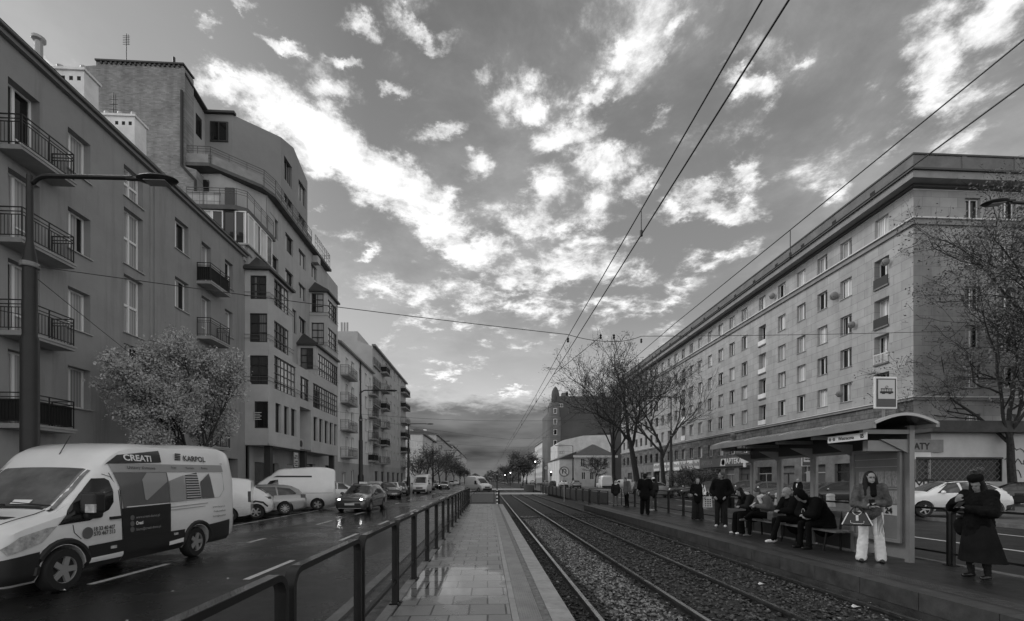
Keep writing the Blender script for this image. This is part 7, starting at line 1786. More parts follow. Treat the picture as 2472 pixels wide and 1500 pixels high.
# litter on the ballast
p = onZ(1922, 1388, -.13); t = thing('crumpled_bottle', 'crushed clear plastic bottle lying by the foot of the right platform', 'litter', p)
m = MB(); m.ball((0, 0, .06), (.045, .05, .12), 10, 8, rot=Euler((.5, .3, 0)).to_matrix()); m.build('bottle', mat('bottle_plastic', .7, .2), t, True); m = MB(); m.ball((.04, -.05, .16), (.018, .018, .02), 8, 6); m.build('cap', white_l, t, True)
for i, (u, v, z_, lab) in enumerate(((1838, 1412, -.13, 'pale torn wrapper between the far track rails'), (2066, 1467, -.13, 'white scrap near the bottom right rail'), (145, 1428, .01, 'bright speck of litter under the lettered van'), (1949, 1396, -.13, 'small white scrap right of the crushed bottle'))):
    p = onZ(u, v, z_); m = MB(); m.add([(-.06, -.03, .01), (.05, -.04, .03), (.06, .04, .01), (0, .05, .04), (-.05, .03, .015)], [(0, 1, 2), (0, 2, 3), (0, 3, 4)]); o = m.build('paper_scrap', white_l); o.location = p; tag(o, lab, 'litter')

# ================================================================== TREES
bark = mat('bark', .035, .9, nscale=8, namt=.5, bump=.5, bscale=20)
leafm = mat('bud_leaf', .46, .6, nscale=1.5, namt=.35); leafd = mat('dark_leaf', .12, .6, nscale=1.2, namt=.5)
def tree(label, loc, H, r0, spread, seed, levels=5, nchild=(3, 5), leaves=6000, lsize=.07, lm=None, trunk_h=.28, up=.35, lean=(0, 0), leaf_spread=.25, name='tree', group=None, min_r=.006, stems=1, crown=None, bark_=None, xy=1.0):
    r = random.Random(seed); t = thing(name, label, 'tree', loc, 0, group); TR, BR = MB(), MB(); tips = []
    def grow(p, d, L, rad_, lev, mb):
        n = 5 if lev < 2 else 3; pts = [p]; rs = [rad_]; q = p.copy(); dd = d.copy()
        endr = rad_ * (.62 if lev < levels - 1 else .35)
        for i in range(n):
            w_ = .10 + .07 * lev; dd = (dd + Vector((r.uniform(-w_, w_), r.uniform(-w_, w_), r.uniform(-w_, w_) + up * .12))).normalized()
            q = q + dd * (L / n); pts.append(q.copy()); rs.append(max(min_r, rad_ + (endr - rad_) * (i + 1) / n))
        mb.tube(pts, rs, 8 if lev == 0 else 5 if lev < 3 else 3, cap=False)
        if lev >= levels - 2: tips.extend([pts[k].lerp(pts[k + 1], r.random()) for k in range(1, n)] * (2 if lev == levels - 1 else 1))
        if lev >= levels - 1: return
        k = r.randint(*nchild)
        for c in range(k):
            f = (.35 + .65 * (c + r.random()) / k) if lev else (.72 + .28 * (c + .5) / k); f = min(f, .999); idx = int(f * n); base = pts[idx].lerp(pts[idx + 1], f * n - idx)
            a = r.uniform(0, 6.283) if lev else 6.283 * (c + r.uniform(-.3, .3)) / k; tilt = r.uniform(.42, .95) if lev else r.uniform(.30, .75)
            ax = Vector((math.cos(a), math.sin(a), 0)); side_ = (ax - dd * ax.dot(dd)).normalized()
            nd = (dd * math.cos(tilt) + side_ * math.sin(tilt) * spread + Vector((0, 0, up * .3))).normalized()
            grow(base, nd, L * r.uniform(.55, .8) * (1.25 if lev == 0 else 1), rs[idx] * r.uniform(.5, .72), lev + 1, BR)
        # leader
        grow(pts[-1], (dd + Vector((r.uniform(-.3, .3), r.uniform(-.3, .3), .1))).normalized(), L * .7, rs[-1] * .9, lev + 1, BR)
    for s_ in range(stems): grow(Vector((0, 0, -.15)), Vector((lean[0] + (r.uniform(-.35, .35) if stems > 1 else 0), lean[1] + (r.uniform(-.2, .2) if stems > 1 else 0), 1)).normalized(), H * trunk_h, r0, 0, TR)
    top = max(v[2] for v in BR.v); s = H / top
    # scale heights so the crown reaches H (all three axes alike)
    TR.v = [(a * s * xy, b * s * xy, c * s) for a, b, c in TR.v]; BR.v = [(a * s * xy, b * s * xy, c * s) for a, b, c in BR.v]; tips = [Vector((p.x * s * xy, p.y * s * xy, p.z * s)) for p in tips]
    TR.build('trunk', bark_ or bark, t, True); BR.build('branches', bark_ or bark, t, True)
    if leaves:
        rg = np.random.default_rng(seed); T_ = np.array([tuple(p) for p in tips]); idx = rg.integers(0, len(T_), leaves); C_ = T_[idx] + rg.normal(0, leaf_spread, (leaves, 3))
        a = rg.normal(size=(leaves, 3)); a /= np.linalg.norm(a, axis=1)[:, None]; b = np.cross(a, rg.normal(size=(leaves, 3))); b /= np.linalg.norm(b, axis=1)[:, None]
        sz = rg.uniform(.5, 1.3, (leaves, 1)) * lsize; V = np.stack([C_ - a * sz, C_ - b * sz * .55, C_ + a * sz, C_ + b * sz * .55], 1).reshape(-1, 3); F = np.arange(leaves * 4).reshape(-1, 4)
        o = bpy.data.objects.new('crown', np_mesh('crown', V, F, lm or leafm)); COL.objects.link(o); o.parent = t
    return t
# budding street tree on the left, behind the van
Yt = 20.5; xt = onY(482, 1158, Yt).x
tree('rounded tree in pale young leaf behind the lettered van', (xt, Yt, .1), onY(430, 800, Yt).z, .11, .62, 4, levels=6, nchild=(3, 4), leaves=85000, lsize=.048, trunk_h=.14, up=.30, leaf_spread=.11, min_r=.004, xy=.80)
# bare trees in the middle right
x, y = onZ(1540, 1192, .1).x, 60; x = onY(1541, 1158, y).x
tree('tall dark tree with two main limbs and sparse buds, left of the bare pair', (x, y, .1), onY(1500, 812, y).z, .30, 1.0, 12, levels=6, nchild=(2, 4), leaves=8000, lsize=.08, trunk_h=.24, up=.34, leaf_spread=.3, lm=leafd, lean=(-.10, 0), min_r=.012)
y = 47; x = onY(1607, 1158, y).x
tree('bare forked tree right in front of the long block', (x, y, .1), onY(1620, 858, y).z, .20, 1.0, 21, levels=6, nchild=(2, 4), leaves=1500, lsize=.06, trunk_h=.26, up=.32, leaf_spread=.2, lm=leafd, lean=(-.08, 0), min_r=.008)
y = 66; x = onY(1470, 1158, y).x
tree('spreading bare tree with curling twigs left of the tall tree', (x + 1, y, .1), onY(1440, 850, y).z, .24, 1.1, 33, levels=6, nchild=(2, 4), leaves=8000, lsize=.10, trunk_h=.26, up=.25, leaf_spread=.35, lm=leafd, lean=(-.12, 0), min_r=.012)
y = 43; x = onY(1662, 1158, y).x
tree('low leafy shrub in front of the white shop banners', (x, y, .1), onY(1662, 1118, y).z, .05, 1.3, 41, levels=5, leaves=3500, lsize=.07, trunk_h=.3, up=.1, leaf_spread=.2, lm=leafd, name='shrub', stems=3, min_r=.01)
y = 45; x = onY(1712, 1158, y).x
tree('low dark shrub under the pharmacy sign', (x, y, .1), onY(1712, 1130, y).z, .05, 1.3, 43, levels=5, leaves=3000, lsize=.07, trunk_h=.3, up=.1, leaf_spread=.2, lm=leafd, name='shrub', stems=3, min_r=.01)
y = 100; x = onY(1437, 1158, y).x
tree('small round bare tree in front of the low house', (x, y, .1), onY(1437, 1100, y).z, .12, 1.2, 51, levels=5, leaves=1500, lsize=.08, up=.2, leaf_spread=.2, lm=leafd, min_r=.02)
# big tree hanging in from the right
y = 24.5; x = onY(2655, 1158, y).x
tree('big tree in young leaf hanging in from the right edge over the shop', (x, y, .1), onY(2430, 310, y).z, .26, .85, 64, levels=6, nchild=(3, 4), leaves=24000, lsize=.075, trunk_h=.20, up=.26, leaf_spread=.20, lm=leafd, lean=(-.05, .0), min_r=.004, xy=.85)
y = 29.0; x = onY(2400, 1158, y).x
tree('darker second tree behind it, tangled against the end wall', (x + 1.5, y, .1), onY(2400, 620, y).z, .24, 1.2, 71, levels=6, nchild=(3, 4), leaves=15000, lsize=.075, trunk_h=.26, up=.15, leaf_spread=.3, lm=leafd, lean=(-.05, 0), min_r=.01)
# street trees of the far left and right rows
G1 = 'bare street trees of the far left row'
for i, (u, Y, v) in enumerate(((1012, 62, 1088), (1030, 72, 1070), (1046, 84, 1075), (1062, 98, 1085), (1078, 112, 1092), (1095, 135, 1108), (1110, 160, 1120), (1122, 190, 1128))):
    x = onY(u, 1158, Y).x; h_ = onY(u, v, Y).z
    tree(['first and nearest tree of the far left row, right of the end pole', 'second bare tree of the far left row', 'third bare tree of the far left row, crowded and dark', 'fourth bare tree of the far left row', 'fifth bare tree of the far left row, low and bushy', 'sixth tree of the far left row, small in the distance', 'seventh tree of the far left row, tiny', 'last tree of the far left row beside the crossing van'][i], (x, Y, .1), h_, .14, 1.15, 80 + i, levels=5, nchild=(2, 4), leaves=900, lsize=.08 + .02 * i, leaf_spread=.35, lm=leafd, up=.25, group=G1, min_r=.010 + .003 * i)
G2 = 'bare trees on the far right'
for i, (u, Y, v) in enumerate(((1252, 150, 1088), (1238, 180, 1108), (1262, 130, 1100), (1225, 220, 1125), (1270, 165, 1092))):
    x = onY(u, 1158, Y).x; h_ = onY(u, v, Y).z
    tree(['tall poplar-like bare tree ending the far right row', 'second tree left of the poplar-like one', 'dark low tree in front of the last grey house', 'tiny tree nearest the vanishing point on the right', 'bare tree rising behind the dark low one'][i], (x, Y, .1), h_, .2, .8, 120 + i, levels=5, leaves=2500, lsize=.22, leaf_spread=.6, lm=leafd, up=.5, group=G2, min_r=.03)
# wooded horizon closing the street
rg = np.random.default_rng(9); n = 9000
Y_ = rg.uniform(340, 420, n); X_ = rg.uniform(-40, 60, n); Zt = 7 + 2.5 * np.sin(X_ * .21) + 1.5 * np.sin(X_ * .63 + 1); Z_ = rg.uniform(0, 1, n) ** .7 * Zt
a = rg.normal(size=(n, 3)); b = np.cross(a, rg.normal(size=(n, 3))); a /= np.linalg.norm(a, axis=1)[:, None]; b /= np.linalg.norm(b, axis=1)[:, None]; C_ = np.stack([X_, Y_, Z_], 1)
V = np.stack([C_ - a * .8, C_ - b * .6, C_ + a * .8, C_ + b * .6], 1).reshape(-1, 3); o = bpy.data.objects.new('far_trees', np_mesh('far_trees', V, np.arange(n * 4).reshape(-1, 4), leafd)); COL.objects.link(o); tag(o, 'dark wooded strip closing the street at the horizon', 'trees', kind='stuff')

# ================================================================== PEOPLE
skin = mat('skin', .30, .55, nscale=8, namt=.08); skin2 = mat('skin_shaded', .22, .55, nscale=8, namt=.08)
blackc = mat('black_cloth', .007, .95, spec=.12, nscale=5, namt=.4); darkc = mat('dark_cloth', .020, .9, spec=.15, nscale=5, namt=.35); greyc = mat('grey_cloth', .10, .85, nscale=5, namt=.25)
whitec = mat('white_cloth', .78, .8, nscale=5, namt=.1, bump=.2, bscale=12); furc = mat('fur', .095, .95, nscale=7, namt=.6, bump=1.0, bscale=45); hairb = mat('black_hair', .006, .6, spec=.25, nscale=20, namt=.4); hairg = mat('grey_hair', .32, .7, nscale=20, namt=.3); hairm = mat('brown_hair', .05, .6, nscale=20, namt=.3)
shoeb = mat('black_leather', .010, .35); bagw = mat('white_bag', .62, .7)
def V3(*a): return Vector(a)
def stand(H=1.7, step=.0, turn=0):
    s = H / 1.7
    J = dict(pel=V3(0, 0, .93), chest=V3(0, .01, 1.25), neck=V3(0, .015, 1.44), head=V3(0, -.015, 1.585),
             shL=V3(.175, .01, 1.40), elL=V3(.23, .03, 1.13), wrL=V3(.235, -.03, .88), shR=V3(-.175, .01, 1.40), elR=V3(-.23, .03, 1.13), wrR=V3(-.235, -.03, .88),
             hipL=V3(.09, 0, .90), knL=V3(.11, -.02 - step, .48), anL=V3(.12, .02 - step * 1.2, .08), hipR=V3(-.09, 0, .90), knR=V3(-.11, -.01 + step * .6, .48), anR=V3(-.12, .03 + step, .08))
    return {k: v * s for k, v in J.items()}, s
def sit(H=1.7, hunch=.25, seat=.50):
    """seated, facing -y, hips above the bench, feet on the floor"""
    J = dict(pel=V3(0, .05, seat + .10), chest=V3(0, .02 - hunch * .4, seat + .42), neck=V3(0, -.04 - hunch * .9, seat + .60), head=V3(0, -.10 - hunch * 1.25, seat + .71),
             shL=V3(.17, -.02 - hunch * .7, seat + .56), elL=V3(.22, -.14 - hunch * .6, seat + .30), wrL=V3(.06, -.36, seat + .30), shR=V3(-.17, -.02 - hunch * .7, seat + .56), elR=V3(-.22, -.14 - hunch * .6, seat + .30), wrR=V3(-.06, -.38, seat + .30),
             hipL=V3(.09, .02, seat + .08), knL=V3(.12, -.42, seat + .06), anL=V3(.13, -.40, .08), hipR=V3(-.09, .02, seat + .08), knR=V3(-.12, -.42, seat + .06), anR=V3(-.13, -.42, .08))
    return J, H / 1.7
def hand(mb, wr, d, up, s, curl=.5, side=1, fr=.009):
    """palm, four unequal bent fingers and a thumb leaving the side of the palm"""
    d = d.normalized(); up = (up - d * up.dot(d)).normalized(); x = d.cross(up).normalized()
    c = wr + d * .045 * s
    R = Matrix((x, d, up)).transposed(); mb.ball(c, (.040 * s, .052 * s, .016 * s), 12, 8, rot=R)
    for i, (o, L) in enumerate(((-.030, .068), (-.010, .078), (.011, .073), (.030, .056))):
        b = wr + d * .085 * s + x * o * s; q = b + (d * math.cos(curl * .6) - up * math.sin(curl * .6)) * L * .5 * s; e = q + (d * math.cos(curl * 1.7) - up * math.sin(curl * 1.7)) * L * .5 * s
        mb.chain([b - d * .02 * s, b, q, e], [fr * s * 1.1, fr * s * 1.05, fr * s, fr * .85 * s], 8)
    b = wr + d * .035 * s + x * (-.034 * side) * s; q = b + (d * .7 - x * .65 * side - up * .25).normalized() * .035 * s; mb.chain([b, q, q + (d * .9 - x * .2 * side - up * .3).normalized() * .03 * s], [fr * 1.25 * s, fr * 1.15 * s, fr * s], 8)
def figure(label, loc, face, J, s=1.0, top=blackc, bottom=darkc, shoes=shoeb, hair=hairb, hairlen=0, hat=None, hatm=None, hood=False, coat_len=.12, bulk=1.0, leg=(.085, .062, .055), flare=0, skirt=None, voxel=.016, fingers=.010, sleeve=1.0, look=0, nod=0, puff=False, disp=.006, scarf=None, skinm=None, top_name='jacket', curl=.7, handdir=None):
    t = thing('person', label, 'person', loc, rad(face)); sk = skinm or skin
    J = dict(J); hd = J['head']; nk = J['neck']; fwd = Vector((math.sin(rad(look)), -math.cos(rad(look)) * math.cos(rad(nod)), -math.sin(rad(nod)))).normalized()
    R = fwd.to_track_quat('-Y', 'Z').to_matrix() if False else Matrix.Rotation(rad(look), 3, 'Z') @ Matrix.Rotation(rad(nod), 3, 'X')
    def HP(x, y, z): return hd + R @ Vector((x, y, z)) * s
    b = MB()
    # head: skull, jaw, brow, nose, lips, ears
    b.ball(HP(0, .012, .025), (.074 * s, .092 * s, .090 * s), 16, 12, rot=R); b.ball(HP(0, -.028, -.045), (.054 * s, .060 * s, .066 * s), 14, 10, rot=R); b.ball(HP(0, -.075, -.020), (.015 * s, .026 * s, .022 * s), 8, 6, rot=R); b.ball(HP(0, -.072, .022), (.042 * s, .018 * s, .012 * s), 8, 6, rot=R); b.ball(HP(0, -.080, -.068), (.020 * s, .010 * s, .009 * s), 8, 6, rot=R); b.ball(HP(0, -.070, -.095), (.020 * s, .016 * s, .014 * s), 8, 6, rot=R)
    for sg in (1, -1): b.ball(HP(.074 * sg, .012, -.01), (.010 * s, .020 * s, .030 * s), 8, 6, rot=R)
    b.caps(nk - Vector((0, 0, .03)), hd - Vector((0, -.01, .05)) * s, .055 * s, .048 * s)
    b.ball(J['chest'], (.15 * s, .095 * s, .19 * s), 14, 10); b.caps(J['pel'], J['chest'], .13 * s, .12 * s); b.caps(J['chest'], nk, .10 * s, .05 * s)
    for S in 'LR':
        sh, el, wr = J['sh' + S], J['el' + S], J['wr' + S]; b.caps(J['chest'] + Vector((0, 0, .1 * s)), sh, .07 * s, .055 * s); b.chain([sh, el, wr], [.050 * s, .040 * s, .026 * s]); d = (wr - el).normalized() if not handdir else Vector(handdir[S])
        hand(b, wr, d, Vector((0, 0, 1)) if abs(d.z) < .7 else Vector((0, -1, 0)), s, curl, 1 if S == 'L' else -1, fingers)
        hp, kn, an = J['hip' + S], J['kn' + S], J['an' + S]; b.chain([hp, kn, an], [.075 * s, .05 * s, .035 * s]); b.caps(an - Vector((0, 0, .03 * s)), an + Vector((0, -.12 * s, -.045 * s)), .026 * s, .016 * s)
    body = inst('body', fuse(b, voxel * .85, 3, 'body'), t); body.data.materials.append(sk)
    # eyes and mouth
    e = MB(); e2 = MB(); e.ball(HP(.030, -.078, .004), (.011 * s, .007 * s, .006 * s), 8, 6, rot=R); e2.ball(HP(-.030, -.078, .004), (.011 * s, .007 * s, .006 * s), 8, 6, rot=R)
    e.build('eye', hairb, body, True); e2.build('eye', hairb, body, True)
    m = MB(); m.ball(HP(0, -.091, -.069), (.020 * s, .004 * s, .004 * s), 8, 6, rot=R); m.build('mouth', mat('lips', .12, .5), body, True)
    # trousers / skirt
    g = MB(); g.ball(J['pel'] + Vector((0, .01, -.02)) * s, (.165 * s, .13 * s, .13 * s), 14, 10)
    for S in 'LR':
        hp, kn, an = J['hip' + S], J['kn' + S], J['an' + S]; g.chain([hp, kn, an + Vector((0, 0, -.005 * s))], [(leg[0] + .02) * s, leg[1] * s + flare * .35, leg[2] * s + flare], 14)
    lm_ = fuse(g, voxel, 4, 'trousers', disp, 9, len(label))
    zc = min(J['anL'].z, J['anR'].z) - .055 * s
    for v_ in lm_.vertices:
        if v_.co.z < zc: v_.co.z = zc + (v_.co.z - zc) * .05
    o = inst('trousers', lm_, t); lm_.materials.append(bottom)
    if skirt:
        z1, r1, dx, mm = skirt; g = MB(); prof = []; p = J['pel']
        for i in range(9):
            f = i / 8; z = p.z + .08 - (p.z + .08 - z1) * f; rr_ = .165 * s + (r1 - .165 * s) * f ** .8
            for j in range(26):
                a = 2 * math.pi * j / 26; w_ = 1 + .07 * f * math.sin(a * 6 + .6); prof.append((p.x + dx * f ** 1.3 + rr_ * w_ * math.cos(a), p.y + rr_ * .82 * w_ * math.sin(a), z))
        g.add(prof, [(i * 26 + j, (i + 1) * 26 + j, (i + 1) * 26 + (j + 1) % 26, i * 26 + (j + 1) % 26) for i in range(8) for j in range(26)]); g.f.append(tuple(range(26))); g.m.append(0); g.build('skirt', mm, t, True, 60)
    # jacket
    g = MB(); c = J['chest']; p = J['pel']; k = .022 * bulk
    g.ball(c + Vector((0, .0, .02)) * s, (.175 * s + k, .125 * s + k, .20 * s), 16, 10); g.caps(p + Vector((0, 0, .05)) * s, c, (.145 + k) * s, (.135 + k) * s, 16); g.caps(c + Vector((0, 0, .10)) * s, nk + Vector((0, 0, -.02)), .12 * s + k * .5, .068 * s, 14)
    if coat_len > 0: g.caps(p + Vector((0, 0, .05)) * s, p + Vector((0, .01, .05 - coat_len)) * s, (.15 + k) * s, (.165 + k) * s, 16)
    for S in 'LR':
        sh, el, wr = J['sh' + S], J['el' + S], J['wr' + S]; g.caps(c + Vector((0, 0, .13 * s)), sh, .08 * s + k * .4, .070 * s + k * .7); e_ = el.lerp(wr, .88 * sleeve) if sleeve > 0 else el; g.chain([sh, el, e_], [.066 * s + k, .056 * s + k, .040 * s + k * .7])
    if puff:
        for i in range(7): z = p.z + (c.z + .1 - p.z) * i / 6; g.ball((p.x + (c.x - p.x) * i / 6, p.y + (c.y - p.y) * i / 6, z), (.19 * s, .145 * s, .05 * s), 16, 8)
    if hood: g.ball(HP(0, .03, .01), (.110 * s, .125 * s, .135 * s), 14, 10, rot=R); g.ball(HP(0, .05, -.10), (.11 * s, .10 * s, .08 * s), 12, 8, rot=R)
    jm = fuse(g, voxel, 3, top_name, disp, 11, len(label) * 2)
    if hood:      # open the hood where the face looks out
        bm = bmesh.new(); bm.from_mesh(jm); kill = []
        Ri = R.inverted()
        for f in bm.faces:
            q = Ri @ (f.calc_center_median() - hd) / s
            if q.y < -.055 and abs(q.x) < .062 and -.085 < q.z < .07: kill.append(f)
        bmesh.ops.delete(bm, geom=kill, context='FACES'); bm.to_mesh(jm); bm.free()
    inst(top_name, jm, t); jm.materials.append(top)
    # hair / hat
    if not hood:
        g = MB(); g.ball(HP(0, .030, .045), (.085 * s, .095 * s, .085 * s), 16, 10, rot=R); g.ball(HP(0, .045, -.01), (.078 * s, .07 * s, .09 * s), 12, 8, rot=R)
        if hairlen:
            for sg in (1, -1, 0): g.chain([HP(.060 * sg, .02 + .03 * (sg == 0), .03), HP(.080 * sg, .0 + .07 * (sg == 0), -.10), HP(.085 * sg, -.055 + .15 * (sg == 0), -.12 - hairlen)], [.042 * s, .050 * s, .040 * s])
        inst('hair', fuse(g, voxel * .8, 2, 'hair', .006, 30), t).data.materials.append(hair)
    if hat == 'beanie': g = MB(); g.ball(HP(0, .015, .060), (.090 * s, .102 * s, .082 * s), 16, 10, rot=R); g.build('hat', hatm, t, True)
    if hat == 'pillbox':
        g = MB(); M = Matrix.Translation(HP(0, .01, .075)) @ R.to_4x4(); g.lathe([(.001, -.005), (.096 * s, -.005), (.104 * s, .02), (.104 * s, .065), (.09 * s, .08), (.001, .085)], 20, M); g.build('hat', hatm, t, True, 50)
    if scarf:
        g = MB(); g.ball(nk + Vector((0, -.01, .02)) * s, (.105 * s, .10 * s, .065 * s), 14, 8); g.chain([nk + Vector((.03, -.09, .0)) * s, c + Vector((.03, -.15, .02)) * s], [.05 * s, .05 * s]); inst('scarf', fuse(g, voxel, 2, 'scarf', .008, 20), t).data.materials.append(scarf)
    # shoes
    for S in 'LR':
        an = J['an' + S]; dr = (an - J['kn' + S]); fw_ = Vector((0, -1, 0))
        g = MB(); zf = an.z - .08 * s; g.caps(Vector((an.x, an.y + .035 * s, zf + .042 * s)), Vector((an.x + .012 * (1 if S == 'L' else -1), an.y - .15 * s, zf + .032 * s)), .042 * s, .034 * s, 12); g.caps(Vector((an.x, an.y + .02, zf + .05 * s)), an + Vector((0, 0, .02)), .045 * s, .042 * s, 10)
        for i, v_ in enumerate(g.v): g.v[i] = (v_[0], v_[1], max(v_[2], zf + .003))
        inst('shoe', fuse(g, voxel * .7, 2, 'shoe'), t).data.materials.append(shoes)
    return t
def gp(u, v, z=PZ): p = onZ(u, v, z); return Vector((p.x, p.y, z))
# 1 woman in fur jacket, by the timetable
P1 = gp(2101, 1356); J, s = stand(1.72); J['elL'] = V3(.25, -.02, 1.12); J['wrL'] = V3(.06, -.20, 1.13); J['elR'] = V3(-.25, -.02, 1.10); J['wrR'] = V3(-.04, -.22, 1.05)
J['anL'] = V3(.16, .0, .08); J['knL'] = V3(.13, -.03, .5); J['anR'] = V3(-.14, -.05, .08)
wf_ = figure('woman in grey fur jacket and wide white trousers, arms folded, by the timetable case', P1, -34, J, s, top=furc, bottom=whitec, hairlen=.20, hair=hairb, bulk=.9, coat_len=.02, leg=(.085, .072, .070), flare=.022, voxel=.010, fingers=.0095, disp=.013, look=14, top_name='fur_jacket', scarf=blackc, handdir=dict(L=(-.9, -.25, -.1), R=(.9, -.25, .25)), curl=.5)
m = MB(); q = J['head'];
for sg in (1, -1):
    c = q + Matrix.Rotation(rad(14), 3, 'Z') @ Vector((.031 * sg, -.092, .006)); m.tube([c + Matrix.Rotation(rad(14), 3, 'Z') @ Vector((.022 * math.cos(a * math.pi / 5), 0, .018 * math.sin(a * math.pi / 5))) for a in range(11)], .0025, 4)
m.build('glasses', mat('glasses_rim', .02, .3), wf_)
m = MB(); m.box(-.045, .045, -.012, .0, -.0, .15, Matrix.Translation((0, -.27, 1.10)) @ Matrix.Rotation(rad(-55), 4, 'X')); ph = m.build('phone', shoeb); tag(ph, 'dark phone in the hands of the fur-jacket woman', 'phone'); ph.location = P1; ph.rotation_euler = (0, 0, rad(-34))
# handbag hanging from her arm
bg = thing('handbag', 'black handbag with white piping hanging from the fur-jacket woman\'s arm', 'handbag', P1 + V3(-.36, -.10, .0), rad(-34))
m = MB(); vs = [(-.23, -.08, .70), (.23, -.08, .70), (.23, .08, .70), (-.23, .08, .70), (-.13, -.05, .96), (.13, -.05, .96), (.13, .05, .96), (-.13, .05, .96)]
m.add(vs, [(3, 2, 1, 0), (4, 5, 6, 7), (0, 1, 5, 4), (1, 2, 6, 5), (2, 3, 7, 6), (3, 0, 4, 7)]); o = m.build('bag_body', shoeb, bg); bv = o.modifiers.new('b', 'BEVEL'); bv.width = .02; bv.segments = 3
for a, b_ in (((-.23, -.088, .72), (-.13, -.058, .95)), ((.23, -.088, .72), (.13, -.058, .95))): m = MB(); m.tube([a, b_], .010, 6); m.build('piping', white_l, bg)
m = MB(); m.tube([(-.11, -.05, .95)] + [(-.11 + .022 * i, -.06, .95 + .12 * math.sin(math.pi * i / 10)) for i in range(1, 10)] + [(.11, -.05, .95)], .011, 6); m.build('handle', shoeb, bg)
m = MB(); m.tube([(-.07, -.062, .955)] + [(-.07 + .014 * i, -.066, .955 - .06 * math.sin(math.pi * i / 10)) for i in range(1, 10)] + [(.07, -.062, .955)], .006, 5); m.build('trim_loop', white_l, bg)
m = MB(); m.ball((0, -.085, .87), (.022, .008, .024), 10, 8); m.box(-.02, .02, -.093, -.083, .80, .85); m.build('clasp', white_l, bg)
m = MB(); m.tube([(-.10, -.088, .80), (-.10, -.09, .76), (-.06, -.09, .745), (.06, -.09, .745), (.10, -.09, .76), (.10, -.088, .80)], .005, 5); m.build('pocket_piping', white_l, bg)
m = MB()
for i in range(5): m.tube([(.30 + .015 * i, -.03, .93), (.31 + .02 * i, -.04, .72), (.315 + .025 * i, -.05, .52 + .03 * (i % 3))], [.008, .007, .003], 4)
m.build('tassel', shoeb, bg)
# 2 woman in black hat, right
P2 = gp(2362, 1396); J, s = stand(1.60); J['elR'] = V3(-.30, -.10, 1.12); J['wrR'] = V3(-.10, -.30, 1.22); J['elL'] = V3(.24, -.10, 1.05); J['wrL'] = V3(.04, -.33, 1.12); J['head'] += V3(0, -.02, -.0)
w2_ = figure('woman in bulky black coat, long dark skirt and black hat, reading her phone', P2, -82, J, s, top=blackc, bottom=darkc, hairlen=.06, hair=hairb, hat='pillbox', hatm=blackc, bulk=1.7, coat_len=.26, leg=(.08, .06, .05), voxel=.012, fingers=.010, disp=.018, nod=24, look=6, skirt=(.27, .29, .05, mat('skirt_cloth', .012, .95, spec=.1, nscale=3, namt=.4)), top_name='coat', handdir=dict(L=(-.8, -.3, .3), R=(.5, -.2, .8)), curl=.8, skinm=skin2)
hp = J['head'] + V3(0, 0, .15)
m = MB()
for i in range(9):
    a = i * .7; m.tube([hp + V3(0, 0, 0), hp + V3(.04 * math.cos(a), .03 * math.sin(a), .06), hp + V3(.09 * math.cos(a + .5), .06 * math.sin(a + .5), .09 + .03 * math.sin(i)), hp + V3(.11 * math.cos(a + 1), .06 * math.sin(a + 1), .06)], [.010, .014, .012, .004], 5)
m.build('hat_ornament', mat('felt_ornament', .10, .8), w2_, True)
m = MB(); m.box(-.04, .04, -.010, .0, -.02, .13, Matrix.Translation((-.02, -.40, 1.13)) @ Matrix.Rotation(rad(-50), 4, 'X')); ph = m.build('phone', shoeb); tag(ph, 'phone held by the woman in the black hat', 'phone'); ph.location = P2; ph.rotation_euler = (0, 0, rad(-82))
m = MB(); m.ball((-.24, .02, .80), (.11, .08, .16), 14, 10); bgm = fuse(m, .014, 2, 'shoulder_bag', .012, 14); o = bpy.data.objects.new('shoulder_bag', bgm); COL.objects.link(o); bgm.materials.append(blackc); o.location = P2; o.rotation_euler = (0, 0, rad(-82)); tag(o, 'soft black shoulder bag at the hip of the woman in the black hat', 'bag')
# 3 tall man in puffer
J, s = stand(1.82); J['wrL'] = V3(.16, -.12, 1.02); J['wrR'] = V3(-.16, -.12, 1.02); J['elL'] = V3(.30, .06, 1.2); J['elR'] = V3(-.30, .06, 1.2)
P3 = gp(1741, 1272); figure('tall man in black puffer jacket, dark trousers and white trainers, looking left', P3, -40, J, s, top=blackc, bottom=darkc, shoes=whitec, hair=hairm, puff=True, bulk=1.6, coat_len=.08, look=-50, leg=(.09, .075, .07), skinm=skin2)
m = MB(); m.box(-.05, .05, -.14, .14, .62, .98); o = m.build('shopping_bag', darkc); o.location = P3 + V3(.36, .05, 0); tag(o, 'slim dark bag hanging beside the tall man in the puffer jacket', 'bag')
